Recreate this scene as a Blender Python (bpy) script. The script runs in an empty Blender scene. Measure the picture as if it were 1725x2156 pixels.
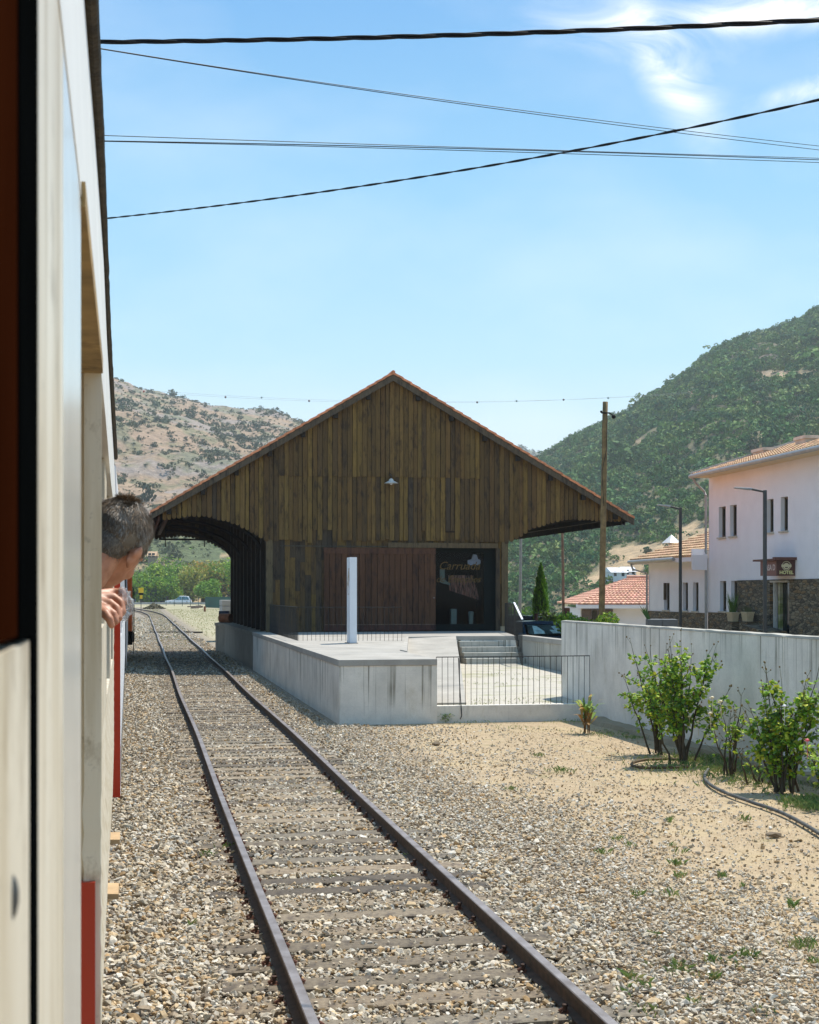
import bpy, bmesh, math, random
import numpy as np
from mathutils import Vector, Matrix, noise as mnoise
R = math.radians
rnd = random.Random(7)
rng = np.random.default_rng(7)
S = bpy.context.scene
COL = S.collection

# ------------------------------------------------------------------ camera, world, sun, exposure
F, CX, HY, CZ = 3000.0, 862.5, 1248.0, 2.65      # measured on the photograph: focal length, principal column, horizon row, eye height
cam = bpy.data.cameras.new("camera")
camo = bpy.data.objects.new("camera", cam); COL.objects.link(camo)
camo.location = (0, 0, CZ); camo.rotation_euler = (R(90), 0, 0)
cam.sensor_fit = 'HORIZONTAL'; cam.sensor_width = 36.0
cam.lens = F / 1725.0 * 36.0
cam.shift_x = 0.0; cam.shift_y = (HY - 1078.0) / 1725.0
cam.clip_start = 0.05; cam.clip_end = 12000
cam.dof.use_dof = True; cam.dof.focus_distance = 38.0; cam.dof.aperture_fstop = 26.0
S.camera = camo

SUN = Vector((0.30, 0.40, 1.0)).normalized()
world = bpy.data.worlds.new("World"); S.world = world; world.use_nodes = True
wt = world.node_tree; wn = wt.nodes; wl = wt.links
for n in list(wn): wn.remove(n)
wout = wn.new('ShaderNodeOutputWorld'); wbg = wn.new('ShaderNodeBackground')
sky = wn.new('ShaderNodeTexSky'); sky.sky_type = 'NISHITA'; sky.sun_disc = False
sky.sun_elevation = math.asin(SUN.z); sky.sun_rotation = math.atan2(SUN.x, SUN.y)
sky.air_density = 1.0; sky.dust_density = 0.6; sky.ozone_density = 1.6; sky.altitude = 100
wbg.inputs['Strength'].default_value = 0.13

def wmath(op, a, b=None, c=None, clamp=False):
    n = wn.new('ShaderNodeMath'); n.operation = op; n.use_clamp = clamp
    for i, v in enumerate((a, b, c)):
        if v is None: continue
        if isinstance(v, (int, float)): n.inputs[i].default_value = v
        else: wl.new(v, n.inputs[i])
    return n.outputs[0]
tc = wn.new('ShaderNodeTexCoord'); sep = wn.new('ShaderNodeSeparateXYZ'); wl.new(tc.outputs['Generated'], sep.inputs[0])
# cloud field on the dome: azimuth and elevation as tangents
yy = wmath('MAXIMUM', sep.outputs[1], 0.05)
ca = wmath('DIVIDE', sep.outputs[0], yy); ce = wmath('DIVIDE', sep.outputs[2], yy)
def blob(cx, cy, sx, sy, rot):
    dx = wmath('SUBTRACT', ca, cx); dy = wmath('SUBTRACT', ce, cy)
    c, s = math.cos(rot), math.sin(rot)
    u = wmath('ADD', wmath('MULTIPLY', dx, c / sx), wmath('MULTIPLY', dy, s / sx))
    v = wmath('ADD', wmath('MULTIPLY', dx, -s / sy), wmath('MULTIPLY', dy, c / sy))
    r2 = wmath('ADD', wmath('MULTIPLY', u, u), wmath('MULTIPLY', v, v))
    return wmath('POWER', 2.718, wmath('MULTIPLY', r2, -1.0))
comb = wn.new('ShaderNodeCombineXYZ'); wl.new(ca, comb.inputs[0]); wl.new(ce, comb.inputs[1])
cmap = wn.new('ShaderNodeMapping'); cmap.inputs['Rotation'].default_value = (0, 0, R(-38)); cmap.inputs['Scale'].default_value = (1.0, 2.1, 1)
wl.new(comb.outputs[0], cmap.inputs[0])
cn = wn.new('ShaderNodeTexNoise'); cn.inputs['Scale'].default_value = 11; cn.inputs['Detail'].default_value = 8; cn.inputs['Roughness'].default_value = 0.6; cn.inputs['Distortion'].default_value = 1.1
wl.new(cmap.outputs[0], cn.inputs['Vector'])
m1 = blob(0.183, 0.366, 0.046, 0.017, R(-58))
m2 = blob(0.262, 0.408, 0.10, 0.012, R(6))
m3 = blob(0.292, 0.356, 0.040, 0.008, R(16))
m4 = blob(0.165, 0.388, 0.075, 0.020, R(-15))
mm = wmath('ADD', wmath('ADD', wmath('MULTIPLY', m1, 1.0), wmath('MULTIPLY', m2, 0.9)), wmath('ADD', wmath('MULTIPLY', m3, 0.75), wmath('MULTIPLY', m4, 0.38)))
nn_ = wmath('MULTIPLY', wmath('SUBTRACT', cn.outputs[0], 0.30), 2.6, clamp=True)
dens = wmath('MULTIPLY', wmath('MULTIPLY', mm, nn_), 1.15, clamp=True)
cn2 = wn.new('ShaderNodeTexNoise'); cn2.inputs['Scale'].default_value = 5; cn2.inputs['Detail'].default_value = 7
wl.new(cmap.outputs[0], cn2.inputs['Vector'])
veil = wmath('MULTIPLY', wmath('SUBTRACT', cn2.outputs[0], 0.42), 0.45, clamp=True)
dens = wmath('MAXIMUM', dens, veil)
mixc = wn.new('ShaderNodeMixRGB'); mixc.inputs[2].default_value = (8.6, 8.4, 8.2, 1)
grade = wn.new('ShaderNodeMixRGB'); grade.blend_type = 'MULTIPLY'; grade.inputs[0].default_value = 1.0
grade.inputs[2].default_value = (1.0, 1.0, 1.0, 1)
ramp = wn.new('ShaderNodeValToRGB'); els = ramp.color_ramp.elements
SKY = [(0.0, (0.80, 0.88, 0.90)), (0.08, (0.74, 0.86, 0.90)), (0.16, (0.45, 0.72, 0.87)), (0.27, (0.26, 0.56, 0.82)), (0.38, (0.15, 0.41, 0.75)), (0.7, (0.17, 0.40, 0.68)), (1.0, (0.16, 0.36, 0.62))]
els[0].position = SKY[0][0]; els[0].color = (*SKY[0][1], 1); els[1].position = 1.0; els[1].color = (*SKY[-1][1], 1)
for p_, c_ in SKY[1:-1]:
    e_ = els.new(p_); e_.color = (*c_, 1)
wl.new(sep.outputs[2], ramp.inputs[0])
scl = wn.new('ShaderNodeMixRGB'); scl.blend_type = 'MULTIPLY'; scl.inputs[0].default_value = 1; scl.inputs[2].default_value = (7.1, 7.1, 7.1, 1)
wl.new(ramp.outputs[0], scl.inputs[1])
smx = wn.new('ShaderNodeMixRGB'); smx.inputs[0].default_value = 0.88; wl.new(sky.outputs[0], smx.inputs[1]); wl.new(scl.outputs[0], smx.inputs[2])
wl.new(smx.outputs[0], grade.inputs[1])
wl.new(dens, mixc.inputs[0]); wl.new(grade.outputs[0], mixc.inputs[1]); wl.new(mixc.outputs[0], wbg.inputs[0]); wl.new(wbg.outputs[0], wout.inputs[0])
sund = bpy.data.lights.new("sun", 'SUN'); sund.energy = 4.5; sund.angle = R(0.53); sund.color = (1.0, 0.93, 0.82)
suno = bpy.data.objects.new("sun", sund); COL.objects.link(suno)
suno.rotation_euler = SUN.to_track_quat('Z', 'Y').to_euler(); suno.location = (20, 30, 80)
S.view_settings.view_transform = 'Standard'; S.view_settings.look = 'None'
S.view_settings.exposure = 0.42; S.view_settings.gamma = 1.0
S.render.engine = 'CYCLES'
cy = S.cycles
cy.max_bounces = 8; cy.diffuse_bounces = 4; cy.glossy_bounces = 4; cy.transmission_bounces = 6; cy.volume_bounces = 0
cy.transparent_max_bounces = 10; cy.use_adaptive_sampling = True; cy.adaptive_threshold = 0.01
cy.use_denoising = True; cy.sample_clamp_indirect = 6
cy.caustics_reflective = False; cy.caustics_refractive = False

# ------------------------------------------------------------------ placement helpers
def ray(x, y): return Vector(((x - CX) / F, 1.0, -(y - HY) / F))
def at(x, y, Y):
    r = ray(x, y); return Vector((r.x * Y, Y, CZ + r.z * Y))
def gnd(x, y, z=0.0):
    Y = F * (CZ - z) / (y - HY); return Vector(((x - CX) / F * Y, Y, z))

# ------------------------------------------------------------------ object helpers
def tag(o, label=None, cat=None, group=None, kind=None):
    if label: o['label'] = label
    if cat: o['category'] = cat
    if group: o['group'] = group
    if kind: o['kind'] = kind
    return o
def empty(name, loc=(0, 0, 0), rz=0.0, label=None, cat=None, group=None, kind=None):
    o = bpy.data.objects.new(name, None); COL.objects.link(o)
    o.location = loc; o.rotation_euler = (0, 0, rz); o.empty_display_size = 0.2
    return tag(o, label, cat, group, kind)
def copy_tree(o, parent=None):
    c = o.copy(); COL.objects.link(c); c.parent = parent
    for ch in [k for k in bpy.data.objects if k.parent == o]: copy_tree(ch, c)
    return c

class MB:
    def __init__(s): s.v = []; s.f = []; s.c = []; s.cur = (1, 1, 1)
    def add(s, vs, fs, col=None):
        b = len(s.v); s.v.extend([tuple(p) for p in vs]); c = col if col is not None else s.cur
        for f in fs: s.f.append(tuple(b + i for i in f)); s.c.append(c)
    def hexa(s, p, col=None):     # p: 8 points, bottom ring 0-3 ccw from above, top ring 4-7
        s.add(p, [(3, 2, 1, 0), (4, 5, 6, 7), (0, 1, 5, 4), (1, 2, 6, 5), (2, 3, 7, 6), (3, 0, 4, 7)], col)
    def box(s, x0, x1, y0, y1, z0, z1, col=None):
        s.hexa([(x0, y0, z0), (x1, y0, z0), (x1, y1, z0), (x0, y1, z0), (x0, y0, z1), (x1, y0, z1), (x1, y1, z1), (x0, y1, z1)], col)
    def prism(s, poly, z0, z1, col=None):    # poly ccw in xy
        n = len(poly); vs = [(a, b, z0) for a, b in poly] + [(a, b, z1) for a, b in poly]
        s.add(vs, [tuple(reversed(range(n))), tuple(range(n, 2 * n))] + [(i, (i + 1) % n, n + (i + 1) % n, n + i) for i in range(n)], col)
    def slab_y(s, poly, y0, y1, col=None):   # poly in xz, extruded along y
        n = len(poly); vs = [(a, y0, b) for a, b in poly] + [(a, y1, b) for a, b in poly]
        s.add(vs, [tuple(range(n)), tuple(reversed(range(n, 2 * n)))] + [((i + 1) % n, i, n + i, n + (i + 1) % n) for i in range(n)], col)
    def tube(s, pts, rad, seg=8, col=None, cap=True):
        pts = [Vector(p) for p in pts]; n = len(pts)
        rr = rad if isinstance(rad, (list, tuple)) else [rad] * n
        ref = Vector((0, 0, 1)); vs = []
        for i, p in enumerate(pts):
            t = (pts[min(i + 1, n - 1)] - pts[max(i - 1, 0)])
            if t.length < 1e-9: t = Vector((0, 0, 1))
            t.normalize()
            a = ref if abs(t.dot(ref)) < 0.95 else Vector((1, 0, 0))
            u = t.cross(a).normalized(); w = t.cross(u)
            for k in range(seg):
                an = 2 * math.pi * k / seg
                vs.append(p + (u * math.cos(an) + w * math.sin(an)) * rr[i])
        fs = []
        for i in range(n - 1):
            for k in range(seg):
                k2 = (k + 1) % seg
                fs.append((i * seg + k, i * seg + k2, (i + 1) * seg + k2, (i + 1) * seg + k))
        if cap: fs.append(tuple(range(seg))); fs.append(tuple(reversed(range((n - 1) * seg, n * seg))))
        s.add(vs, fs, col)
    def lathe(s, prof, c=(0, 0, 0), seg=16, col=None):   # prof: [(r,z)]
        vs = []
        for r, z in prof:
            for k in range(seg):
                a = 2 * math.pi * k / seg; vs.append((c[0] + r * math.cos(a), c[1] + r * math.sin(a), c[2] + z))
        fs = []
        for i in range(len(prof) - 1):
            for k in range(seg):
                k2 = (k + 1) % seg; fs.append((i * seg + k, i * seg + k2, (i + 1) * seg + k2, (i + 1) * seg + k))
        fs.append(tuple(reversed(range(seg)))); n = len(prof); fs.append(tuple(range((n - 1) * seg, n * seg)))
        s.add(vs, fs, col)
    def sphere(s, c, r, seg=10, rings=7, sc=(1, 1, 1), col=None):
        vs = []; 
        for i in range(rings + 1):
            th = math.pi * i / rings
            for k in range(seg):
                a = 2 * math.pi * k / seg
                vs.append((c[0] + r * sc[0] * math.sin(th) * math.cos(a), c[1] + r * sc[1] * math.sin(th) * math.sin(a), c[2] + r * sc[2] * math.cos(th)))
        fs = []
        for i in range(rings):
            for k in range(seg):
                k2 = (k + 1) % seg; fs.append((i * seg + k, (i + 1) * seg + k, (i + 1) * seg + k2, i * seg + k2))
        s.add(vs, fs, col)
    def build(s, name, mat, parent=None, smooth=False, fix=True, bevel=0):
        me = bpy.data.meshes.new(name); me.from_pydata(s.v, [], s.f)
        ca = me.color_attributes.new('tint', 'BYTE_COLOR' if False else 'FLOAT_COLOR', 'CORNER')
        tot = np.array([len(f) for f in s.f]); arr = np.repeat(np.array([tuple(c) + (1.0,) for c in s.c], dtype=np.float32).reshape(-1, 4), tot, axis=0)
        ca.data.foreach_set('color', arr.ravel())
        if fix:
            bm = bmesh.new(); bm.from_mesh(me); bmesh.ops.remove_doubles(bm, verts=bm.verts, dist=1e-6) if len(s.v) < 60000 and smooth else None
            bmesh.ops.recalc_face_normals(bm, faces=bm.faces); bm.to_mesh(me); bm.free()
        if smooth:
            for p in me.polygons: p.use_smooth = True
        me.materials.append(mat)
        o = bpy.data.objects.new(name, me); COL.objects.link(o)
        if parent: o.parent = parent
        if bevel:
            b = o.modifiers.new('bevel', 'BEVEL'); b.width = bevel; b.segments = 2; b.limit_method = 'ANGLE'; b.angle_limit = R(40)
        return o

def np_mesh(name, V, Fc, mat, parent=None, colors=None, smooth=False):
    """V (n,3); Fc (m,k) constant-size faces; colors (n,3) per vertex"""
    me = bpy.data.meshes.new(name); n = len(V); m, k = Fc.shape
    me.vertices.add(n); me.vertices.foreach_set('co', np.ascontiguousarray(V, dtype=np.float32).ravel())
    me.loops.add(m * k); me.loops.foreach_set('vertex_index', np.ascontiguousarray(Fc, dtype=np.int32).ravel())
    me.polygons.add(m); me.polygons.foreach_set('loop_start', np.arange(0, m * k, k, dtype=np.int32))
    if colors is not None:
        ca = me.color_attributes.new('tint', 'FLOAT_COLOR', 'POINT')
        a = np.ones((n, 4), dtype=np.float32); a[:, :3] = colors; ca.data.foreach_set('color', a.ravel())
    me.update(calc_edges=True)
    me.polygons.foreach_set('use_smooth', np.full(m, smooth))
    me.materials.append(mat)
    o = bpy.data.objects.new(name, me); COL.objects.link(o)
    if parent: o.parent = parent
    return o

# ------------------------------------------------------------------ materials
class NT:
    def __init__(s, name):
        s.m = bpy.data.materials.new(name); s.m.use_nodes = True; s.t = s.m.node_tree
        s.b = s.t.nodes['Principled BSDF']; s.out = s.t.nodes['Material Output']
    def link(s, v, sock):
        if isinstance(v, (int, float)): sock.default_value = v
        elif isinstance(v, (tuple, list)): sock.default_value = (*v, 1) if (len(v) == 3 and sock.type == 'RGBA') else v
        else: s.t.links.new(v, sock)
    def math(s, op, a, b=0.0, c=None, clamp=False):
        n = s.t.nodes.new('ShaderNodeMath'); n.operation = op; n.use_clamp = clamp
        s.link(a, n.inputs[0]); s.link(b, n.inputs[1])
        if c is not None: s.link(c, n.inputs[2])
        return n.outputs[0]
    def mix(s, f, a, b, mode='MIX'):
        n = s.t.nodes.new('ShaderNodeMixRGB'); n.blend_type = mode
        s.link(f, n.inputs[0]); s.link(a, n.inputs[1]); s.link(b, n.inputs[2]); return n.outputs[0]
    def pos(s, scale=(1, 1, 1), obj=True, rot=(0, 0, 0)):
        n = s.t.nodes.new('ShaderNodeTexCoord') if obj else s.t.nodes.new('ShaderNodeNewGeometry')
        m = s.t.nodes.new('ShaderNodeMapping'); m.inputs['Scale'].default_value = scale; m.inputs['Rotation'].default_value = rot
        s.t.links.new(n.outputs['Object' if obj else 'Position'], m.inputs[0]); return m.outputs[0]
    def noise(s, scale, vec=None, detail=4, rough=0.55, dist=0.0):
        n = s.t.nodes.new('ShaderNodeTexNoise'); n.inputs['Scale'].default_value = scale; n.inputs['Detail'].default_value = detail
        n.inputs['Roughness'].default_value = rough; n.inputs['Distortion'].default_value = dist
        s.t.links.new(vec if vec is not None else s.pos(), n.inputs['Vector']); return n.outputs[0]
    def voro(s, scale, vec=None, feature='F1', out='Distance', rand=1.0):
        n = s.t.nodes.new('ShaderNodeTexVoronoi'); n.feature = feature; n.inputs['Scale'].default_value = scale; n.inputs['Randomness'].default_value = rand
        s.t.links.new(vec if vec is not None else s.pos(), n.inputs['Vector']); return n.outputs[out]
    def ramp(s, f, lo, hi):
        return s.math('DIVIDE', s.math('SUBTRACT', f, lo), hi - lo, clamp=True)
    def attr(s, name='tint'):
        n = s.t.nodes.new('ShaderNodeAttribute'); n.attribute_name = name; return n.outputs['Color']
    def bump(s, h, strength=0.3, dist=0.01):
        n = s.t.nodes.new('ShaderNodeBump'); n.inputs['Strength'].default_value = strength; n.inputs['Distance'].default_value = dist
        s.t.links.new(h, n.inputs['Height']); s.t.links.new(n.outputs[0], s.b.inputs['Normal']); return s
    def set(s, col=None, rough=None, metal=None, **kw):
        if col is not None: s.link(col, s.b.inputs['Base Color'])
        if rough is not None: s.link(rough, s.b.inputs['Roughness'])
        if metal is not None: s.link(metal, s.b.inputs['Metallic'])
        for k, v in kw.items(): s.link(v, s.b.inputs[k.replace('_', ' ')])
        return s

def simple(name, col, rough=0.7, metal=0.0, var=0.25, scale=6.0, bump=0.15, bscale=40.0, bdist=0.004, tint=False, dirt=None, **kw):
    t = NT(name)
    n = t.noise(scale, detail=6)
    c2 = tuple(max(0, c * (1 - var)) for c in col); c1 = tuple(min(1, c * (1 + var * 0.6)) for c in col)
    c = t.mix(t.ramp(n, 0.3, 0.7), c2, c1)
    if dirt: c = t.mix(t.math('MULTIPLY', t.ramp(t.noise(scale * 0.6, detail=8, rough=0.7), 0.52, 0.68), dirt[1]), c, dirt[0])
    if tint: c = t.mix(1.0, c, t.attr(), 'MULTIPLY')
    t.set(c, rough, metal, **kw)
    if bump: t.bump(t.noise(bscale, detail=5), bump, bdist)
    return t.m

def wood_mat(name, dark=1.0, rough=0.85, glow=False):
    t = NT(name)
    g = t.noise(1.0, t.pos((26, 26, 1.6)), detail=7, rough=0.7)
    blot = t.noise(2.6, t.pos((3.0, 3.0, 0.9)), detail=6, rough=0.65)
    base = t.mix(1.0, t.attr(), t.mix(t.ramp(g, 0.28, 0.72), (0.55, 0.5, 0.46), (1.3, 1.25, 1.15)), 'MULTIPLY')
    c = t.mix(t.ramp(blot, 0.50, 0.66), base, t.mix(1.0, base, (0.40, 0.38, 0.42), 'MULTIPLY'))
    if dark != 1: c = t.mix(1.0, c, (dark,) * 3, 'MULTIPLY')
    t.set(c, rough); t.bump(g, 0.5, 0.006); return t.m

def concrete_mat(name, base=(0.40, 0.395, 0.38), streak=0.8, z0=None, form=True):
    t = NT(name)
    big = t.noise(1.1, detail=7, rough=0.65); fine = t.noise(28, detail=5)
    c = t.mix(t.ramp(big, 0.3, 0.72), tuple(b * 0.74 for b in base), tuple(min(1, b * 1.12) for b in base))
    c = t.mix(t.math('MULTIPLY', t.ramp(fine, 0.5, 0.75), 0.25), c, tuple(b * 0.6 for b in base))
    # run-off stains: thin vertical streaks
    st = t.noise(1.0, t.pos((11, 11, 0.16)), detail=5, rough=0.6)
    st2 = t.noise(1.0, t.pos((1.1, 1.1, 0.5)), detail=3)
    m = t.math('MULTIPLY', t.ramp(st, 0.53, 0.62), t.ramp(st2, 0.38, 0.56))
    if z0 is not None:
        sz = t.t.nodes.new('ShaderNodeSeparateXYZ'); t.t.links.new(t.pos(), sz.inputs[0]); m = t.math('MULTIPLY', m, t.ramp(t.math('ADD', sz.outputs[2], t.math('MULTIPLY', t.math('SUBTRACT', st2, .5), 1.6)), z0[0], z0[1]))
    c = t.mix(t.math('MULTIPLY', m, streak), c, tuple(b * f for b, f in zip(base, (0.27, 0.26, 0.22))))
    blo = t.noise(2.2, t.pos((1, 1, 0.5)), detail=8, rough=0.75)
    c = t.mix(t.math('MULTIPLY', t.ramp(blo, 0.56, 0.68), 0.35), c, tuple(b * f for b, f in zip(base, (0.6, 0.55, 0.42))))
    if form:
        l = t.voro(1.0, t.pos((0.4, 0.4, 1.5)), 'DISTANCE_TO_EDGE', rand=0.0)
        c = t.mix(t.math('MULTIPLY', t.math('SUBTRACT', 1.0, t.ramp(l, 0.0, 0.008)), 0.25), c, tuple(b * 0.6 for b in base))
    c = t.mix(1.0, c, t.attr(), 'MULTIPLY')
    t.set(c, 0.88); t.bump(fine, 0.25, 0.006); return t.m

M = {}
M['plank'] = wood_mat('weathered_planks')
M['timber'] = wood_mat('timber_beams'); M['black'] = wood_mat('shade_dark_timber', dark=.28)  # darker timber copy: shade under the canopy put into its colour
M['sleeper'] = wood_mat('sleeper_wood')
M['concrete'] = concrete_mat('platform_concrete', base=(0.78, 0.735, 0.655), streak=0.95, z0=(.1, .8))
M['wallconc'] = concrete_mat('wall_concrete', base=(0.76, 0.72, 0.65), streak=0.85, z0=(.9, 1.8))
M['stepconc'] = concrete_mat('stained_step_concrete', base=(0.50, 0.48, 0.42), streak=0.8)
M['slab'] = concrete_mat('paving_concrete', base=(0.40, 0.375, 0.335), streak=0.0, form=False)
M['oldstone'] = concrete_mat('old_platform_stone', base=(0.25, 0.215, 0.165), streak=0.5)
M['tile'] = simple('clay_tile', (0.62, 0.235, 0.115), 0.8, var=0.35, scale=9, bump=0.2, tint=True)
M['steel'] = simple('rail_steel', (0.30, 0.29, 0.30), 0.32, 0.85, var=0.2, scale=8, bump=0.1)
def rust():
    t = NT('rusty_rail'); n = t.noise(14, detail=7)
    g = t.t.nodes.new('ShaderNodeNewGeometry'); sp = t.t.nodes.new('ShaderNodeSeparateXYZ'); t.t.links.new(g.outputs['Position'], sp.inputs[0])
    band = t.math('GREATER_THAN', sp.outputs[2], 0.1445)
    side = t.mix(t.ramp(n, 0.3, 0.7), (0.035, 0.024, 0.018), (0.10, 0.062, 0.042))
    topc = t.mix(t.ramp(t.noise(5, detail=5), 0.35, 0.65), (0.20, 0.165, 0.15), (0.34, 0.30, 0.29))
    t.set(t.mix(band, side, topc), t.math('SUBTRACT', 0.85, t.math('MULTIPLY', band, 0.42)), t.math('MULTIPLY', band, 0.55))
    t.bump(n, 0.2, 0.003); return t.m
M['rail'] = rust()
M['darkmetal'] = simple('dark_painted_metal', (0.055, 0.06, 0.062), 0.5, 0.3, var=0.2)
M['fence'] = simple('rusted_thin_bars', (0.035, 0.034, 0.032), 0.6, 0.4, var=0.3)
M['gutter_zinc'] = simple('grey_gutter', (0.38, 0.38, 0.37), 0.5, 0.3, var=0.15)
M['render_white'] = simple('white_render', (0.80, 0.79, 0.82), 0.9, var=0.06, scale=1.2, bump=0.15, bscale=60)
M['whitepaint'] = simple('white_paint', (0.78, 0.79, 0.82), 0.45, var=0.06, scale=3, bump=0.05)
M['blackrubber'] = simple('black_rubber', (0.0025, 0.003, 0.0032), 0.9, var=0.3, bump=0, Specular_IOR_Level=0.0)
M['cable'] = simple('black_cable', (0.008, 0.008, 0.010), 0.6, var=0.2, Specular_IOR_Level=0.2)
M['glass_dark'] = simple('dark_glass', (0.012, 0.016, 0.018), 0.04, var=0.0, bump=0)
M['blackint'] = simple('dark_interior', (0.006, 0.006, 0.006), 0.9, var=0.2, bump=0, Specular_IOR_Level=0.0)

def cream():
    t = NT('cream_coach_paint')
    st = t.noise(1.0, t.pos((14, 14, 1.2)), detail=6, rough=0.6); sp = t.noise(60, detail=4)
    c = t.mix(t.ramp(t.noise(1.3, detail=5), 0.3, 0.7), (0.64, 0.56, 0.43), (0.76, 0.70, 0.58))
    c = t.mix(t.math('MULTIPLY', t.ramp(st, 0.46, 0.66), 0.75), c, (0.40, 0.30, 0.15))
    bl = t.noise(9.0, t.pos((1, 1, .6)), 7, .7); c = t.mix(t.math('MULTIPLY', t.ramp(bl, 0.56, 0.66), 0.6), c, (0.26, 0.19, 0.10))
    c = t.mix(t.math('MULTIPLY', t.ramp(sp, 0.62, 0.74), 0.5), c, (0.3, 0.26, 0.2))
    t.set(c, 0.45); t.bump(t.noise(5, t.pos((1, 1, 0.4)), detail=3), 0.12, 0.006); return t.m
M['cream'] = cream()
M['gloss'] = simple('glossy_coach_panel', (0.70, 0.68, 0.62), 0.20, var=0.08, bump=0.06, bscale=6, bdist=0.01)
M['cantrail'] = simple('cantrail_paint', (0.74, 0.73, 0.70), 0.5, var=0.12, scale=2, bump=0.1, bscale=12, bdist=0.01)
M['red'] = simple('red_coach_paint', (0.44, 0.026, 0.007), 0.35, var=0.15, scale=4, bump=0.05)
M['orange'] = simple('orange_loco_paint', (0.62, 0.11, 0.02), 0.4, var=0.2)
M['brownglass'] = simple('brown_tinted_glass', (0.022, 0.0055, 0.002), 0.8, var=0.6, scale=2, bump=0, Specular_IOR_Level=0.0)
M['dirtgutter'] = simple('dirty_rubber_gutter', (0.045, 0.034, 0.02), 0.85, var=0.6, scale=30, bump=0.8, bscale=70, bdist=0.01)
M['stepwood'] = simple('step_board_wood', (0.48, 0.33, 0.18), 0.8, var=0.25, scale=9)
M['doorwood'] = wood_mat('red_brown_door_wood')

# ------------------------------------------------------------------ frames of reference
TH = math.atan(0.195)
SO = Vector((-0.61, 49.8, 0.0))                    # shed: middle of the gable foot
Uh = Vector((math.cos(TH), math.sin(TH), 0)); Vh = Vector((-math.sin(TH), math.cos(TH), 0))
def SH(x, y, v0=0.0):
    r = ray(x, y); t = (SO.dot(Vh) + v0) / r.dot(Vh); p = Vector((0, 0, CZ)) + r * t
    return (p - SO).dot(Uh), p.z
def toS(X, Y): d = Vector((X, Y, 0)) - SO; return d.dot(Uh), d.dot(Vh)
PZ = 1.29                                          # platform height

# track geometry (broad gauge)
def xl(Y): return -0.189 * Y + 1.005 - (0.0006 * (Y - 150) ** 2 if Y > 150 else 0) + 0.018 * math.sin(Y * 0.31) * (1 if Y > 25 else Y / 25)
def xr(Y): return xl(Y) + 1.735
def xlin(Y): return -0.189 * Y + 1.005

# ------------------------------------------------------------------ GROUND
def ground_mat():
    t = NT('ground_soil_and_ballast')
    g = t.t.nodes.new('ShaderNodeNewGeometry'); sp = t.t.nodes.new('ShaderNodeSeparateXYZ'); t.t.links.new(g.outputs['Position'], sp.inputs[0])
    P = g.outputs['Position']
    X, Y = sp.outputs[0], sp.outputs[1]
    off = t.math('SUBTRACT', t.math('ADD', X, t.math('MULTIPLY', Y, 0.189)), 1.005)      # metres right of the left rail
    wob = t.math('MULTIPLY', t.math('SUBTRACT', t.noise(0.9, P, 5), 0.5), 2.4)
    o2 = t.math('ADD', off, wob)
    # fine gravel colours
    v1 = t.voro(26, P, out='Color'); vd = t.voro(26, P)
    sepc = t.t.nodes.new('ShaderNodeSeparateColor'); t.t.links.new(v1, sepc.inputs[0])
    grav = t.mix(t.ramp(sepc.outputs[0], 0.2, 0.9), (0.24, 0.19, 0.135), (0.52, 0.47, 0.39))
    grav = t.mix(t.math('MULTIPLY', t.ramp(vd, 0.25, 0.6), 0.8), grav, (0.13, 0.10, 0.07))
    n1 = t.noise(0.7, P, 6); n2 = t.noise(7, P, 8, 0.7); n3 = t.noise(55, P, 5, 0.7)
    sand = t.mix(t.ramp(n2, 0.3, 0.7), (0.35, 0.255, 0.15), (0.54, 0.425, 0.275))
    sand = t.mix(t.math('MULTIPLY', t.ramp(n3, 0.42, 0.62), 0.75), sand, (0.23, 0.16, 0.09))
    sand = t.mix(t.math('MULTIPLY', t.ramp(n1, 0.5, 0.7), 0.5), sand, (0.47, 0.37, 0.20))
    sand = t.mix(t.math('MULTIPLY', t.ramp(t.noise(1.7, P, 6), 0.60, 0.70), 0.45), sand, (0.17, 0.17, 0.06))
    c = t.mix(t.ramp(o2, 2.7, 4.2), grav, sand)
    # distant flat: dry grass
    dry = t.mix(t.ramp(t.noise(0.12, P, 7), 0.35, 0.65), (0.30, 0.27, 0.15), (0.40, 0.35, 0.24))
    dry = t.mix(t.math('MULTIPLY', t.ramp(t.noise(0.35, P, 7, 0.7), 0.5, 0.65), 0.6), dry, (0.16, 0.18, 0.07))
    far = t.ramp(Y, 62, 84)
    ballfar = t.math('MULTIPLY', t.ramp(off, 2.6, 3.6), far)
    c = t.mix(ballfar, c, dry)
    c = t.mix(t.ramp(Y, 255, 270), c, dry)
    # past the valley rim: green scrub
    rim = t.ramp(sp.outputs[2], -0.4, -2.5)
    c = t.mix(rim, c, t.mix(t.ramp(t.noise(0.2, P, 6), 0.4, 0.6), (0.045, 0.07, 0.03), (0.13, 0.13, 0.07)))
    t.set(c, 0.95)
    h = t.math('ADD', t.math('MULTIPLY', vd, -0.6), t.math('MULTIPLY', n2, 0.6)); t.bump(h, 0.6, 0.02)
    return t.m
M['ground'] = ground_mat()
def sstep(a, b, x): t = np.clip((x - a) / (b - a), 0, 1); return t * t * (3 - 2 * t)
def gz(X, Y):
    Yc = np.maximum(Y, 1.0); xi = CX + F * X / Yc
    drop = sstep(560, 900, xi) * sstep(85, 150, Y) * 11.0
    drop = np.where(Y > 60, drop, 0)
    return -drop
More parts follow.
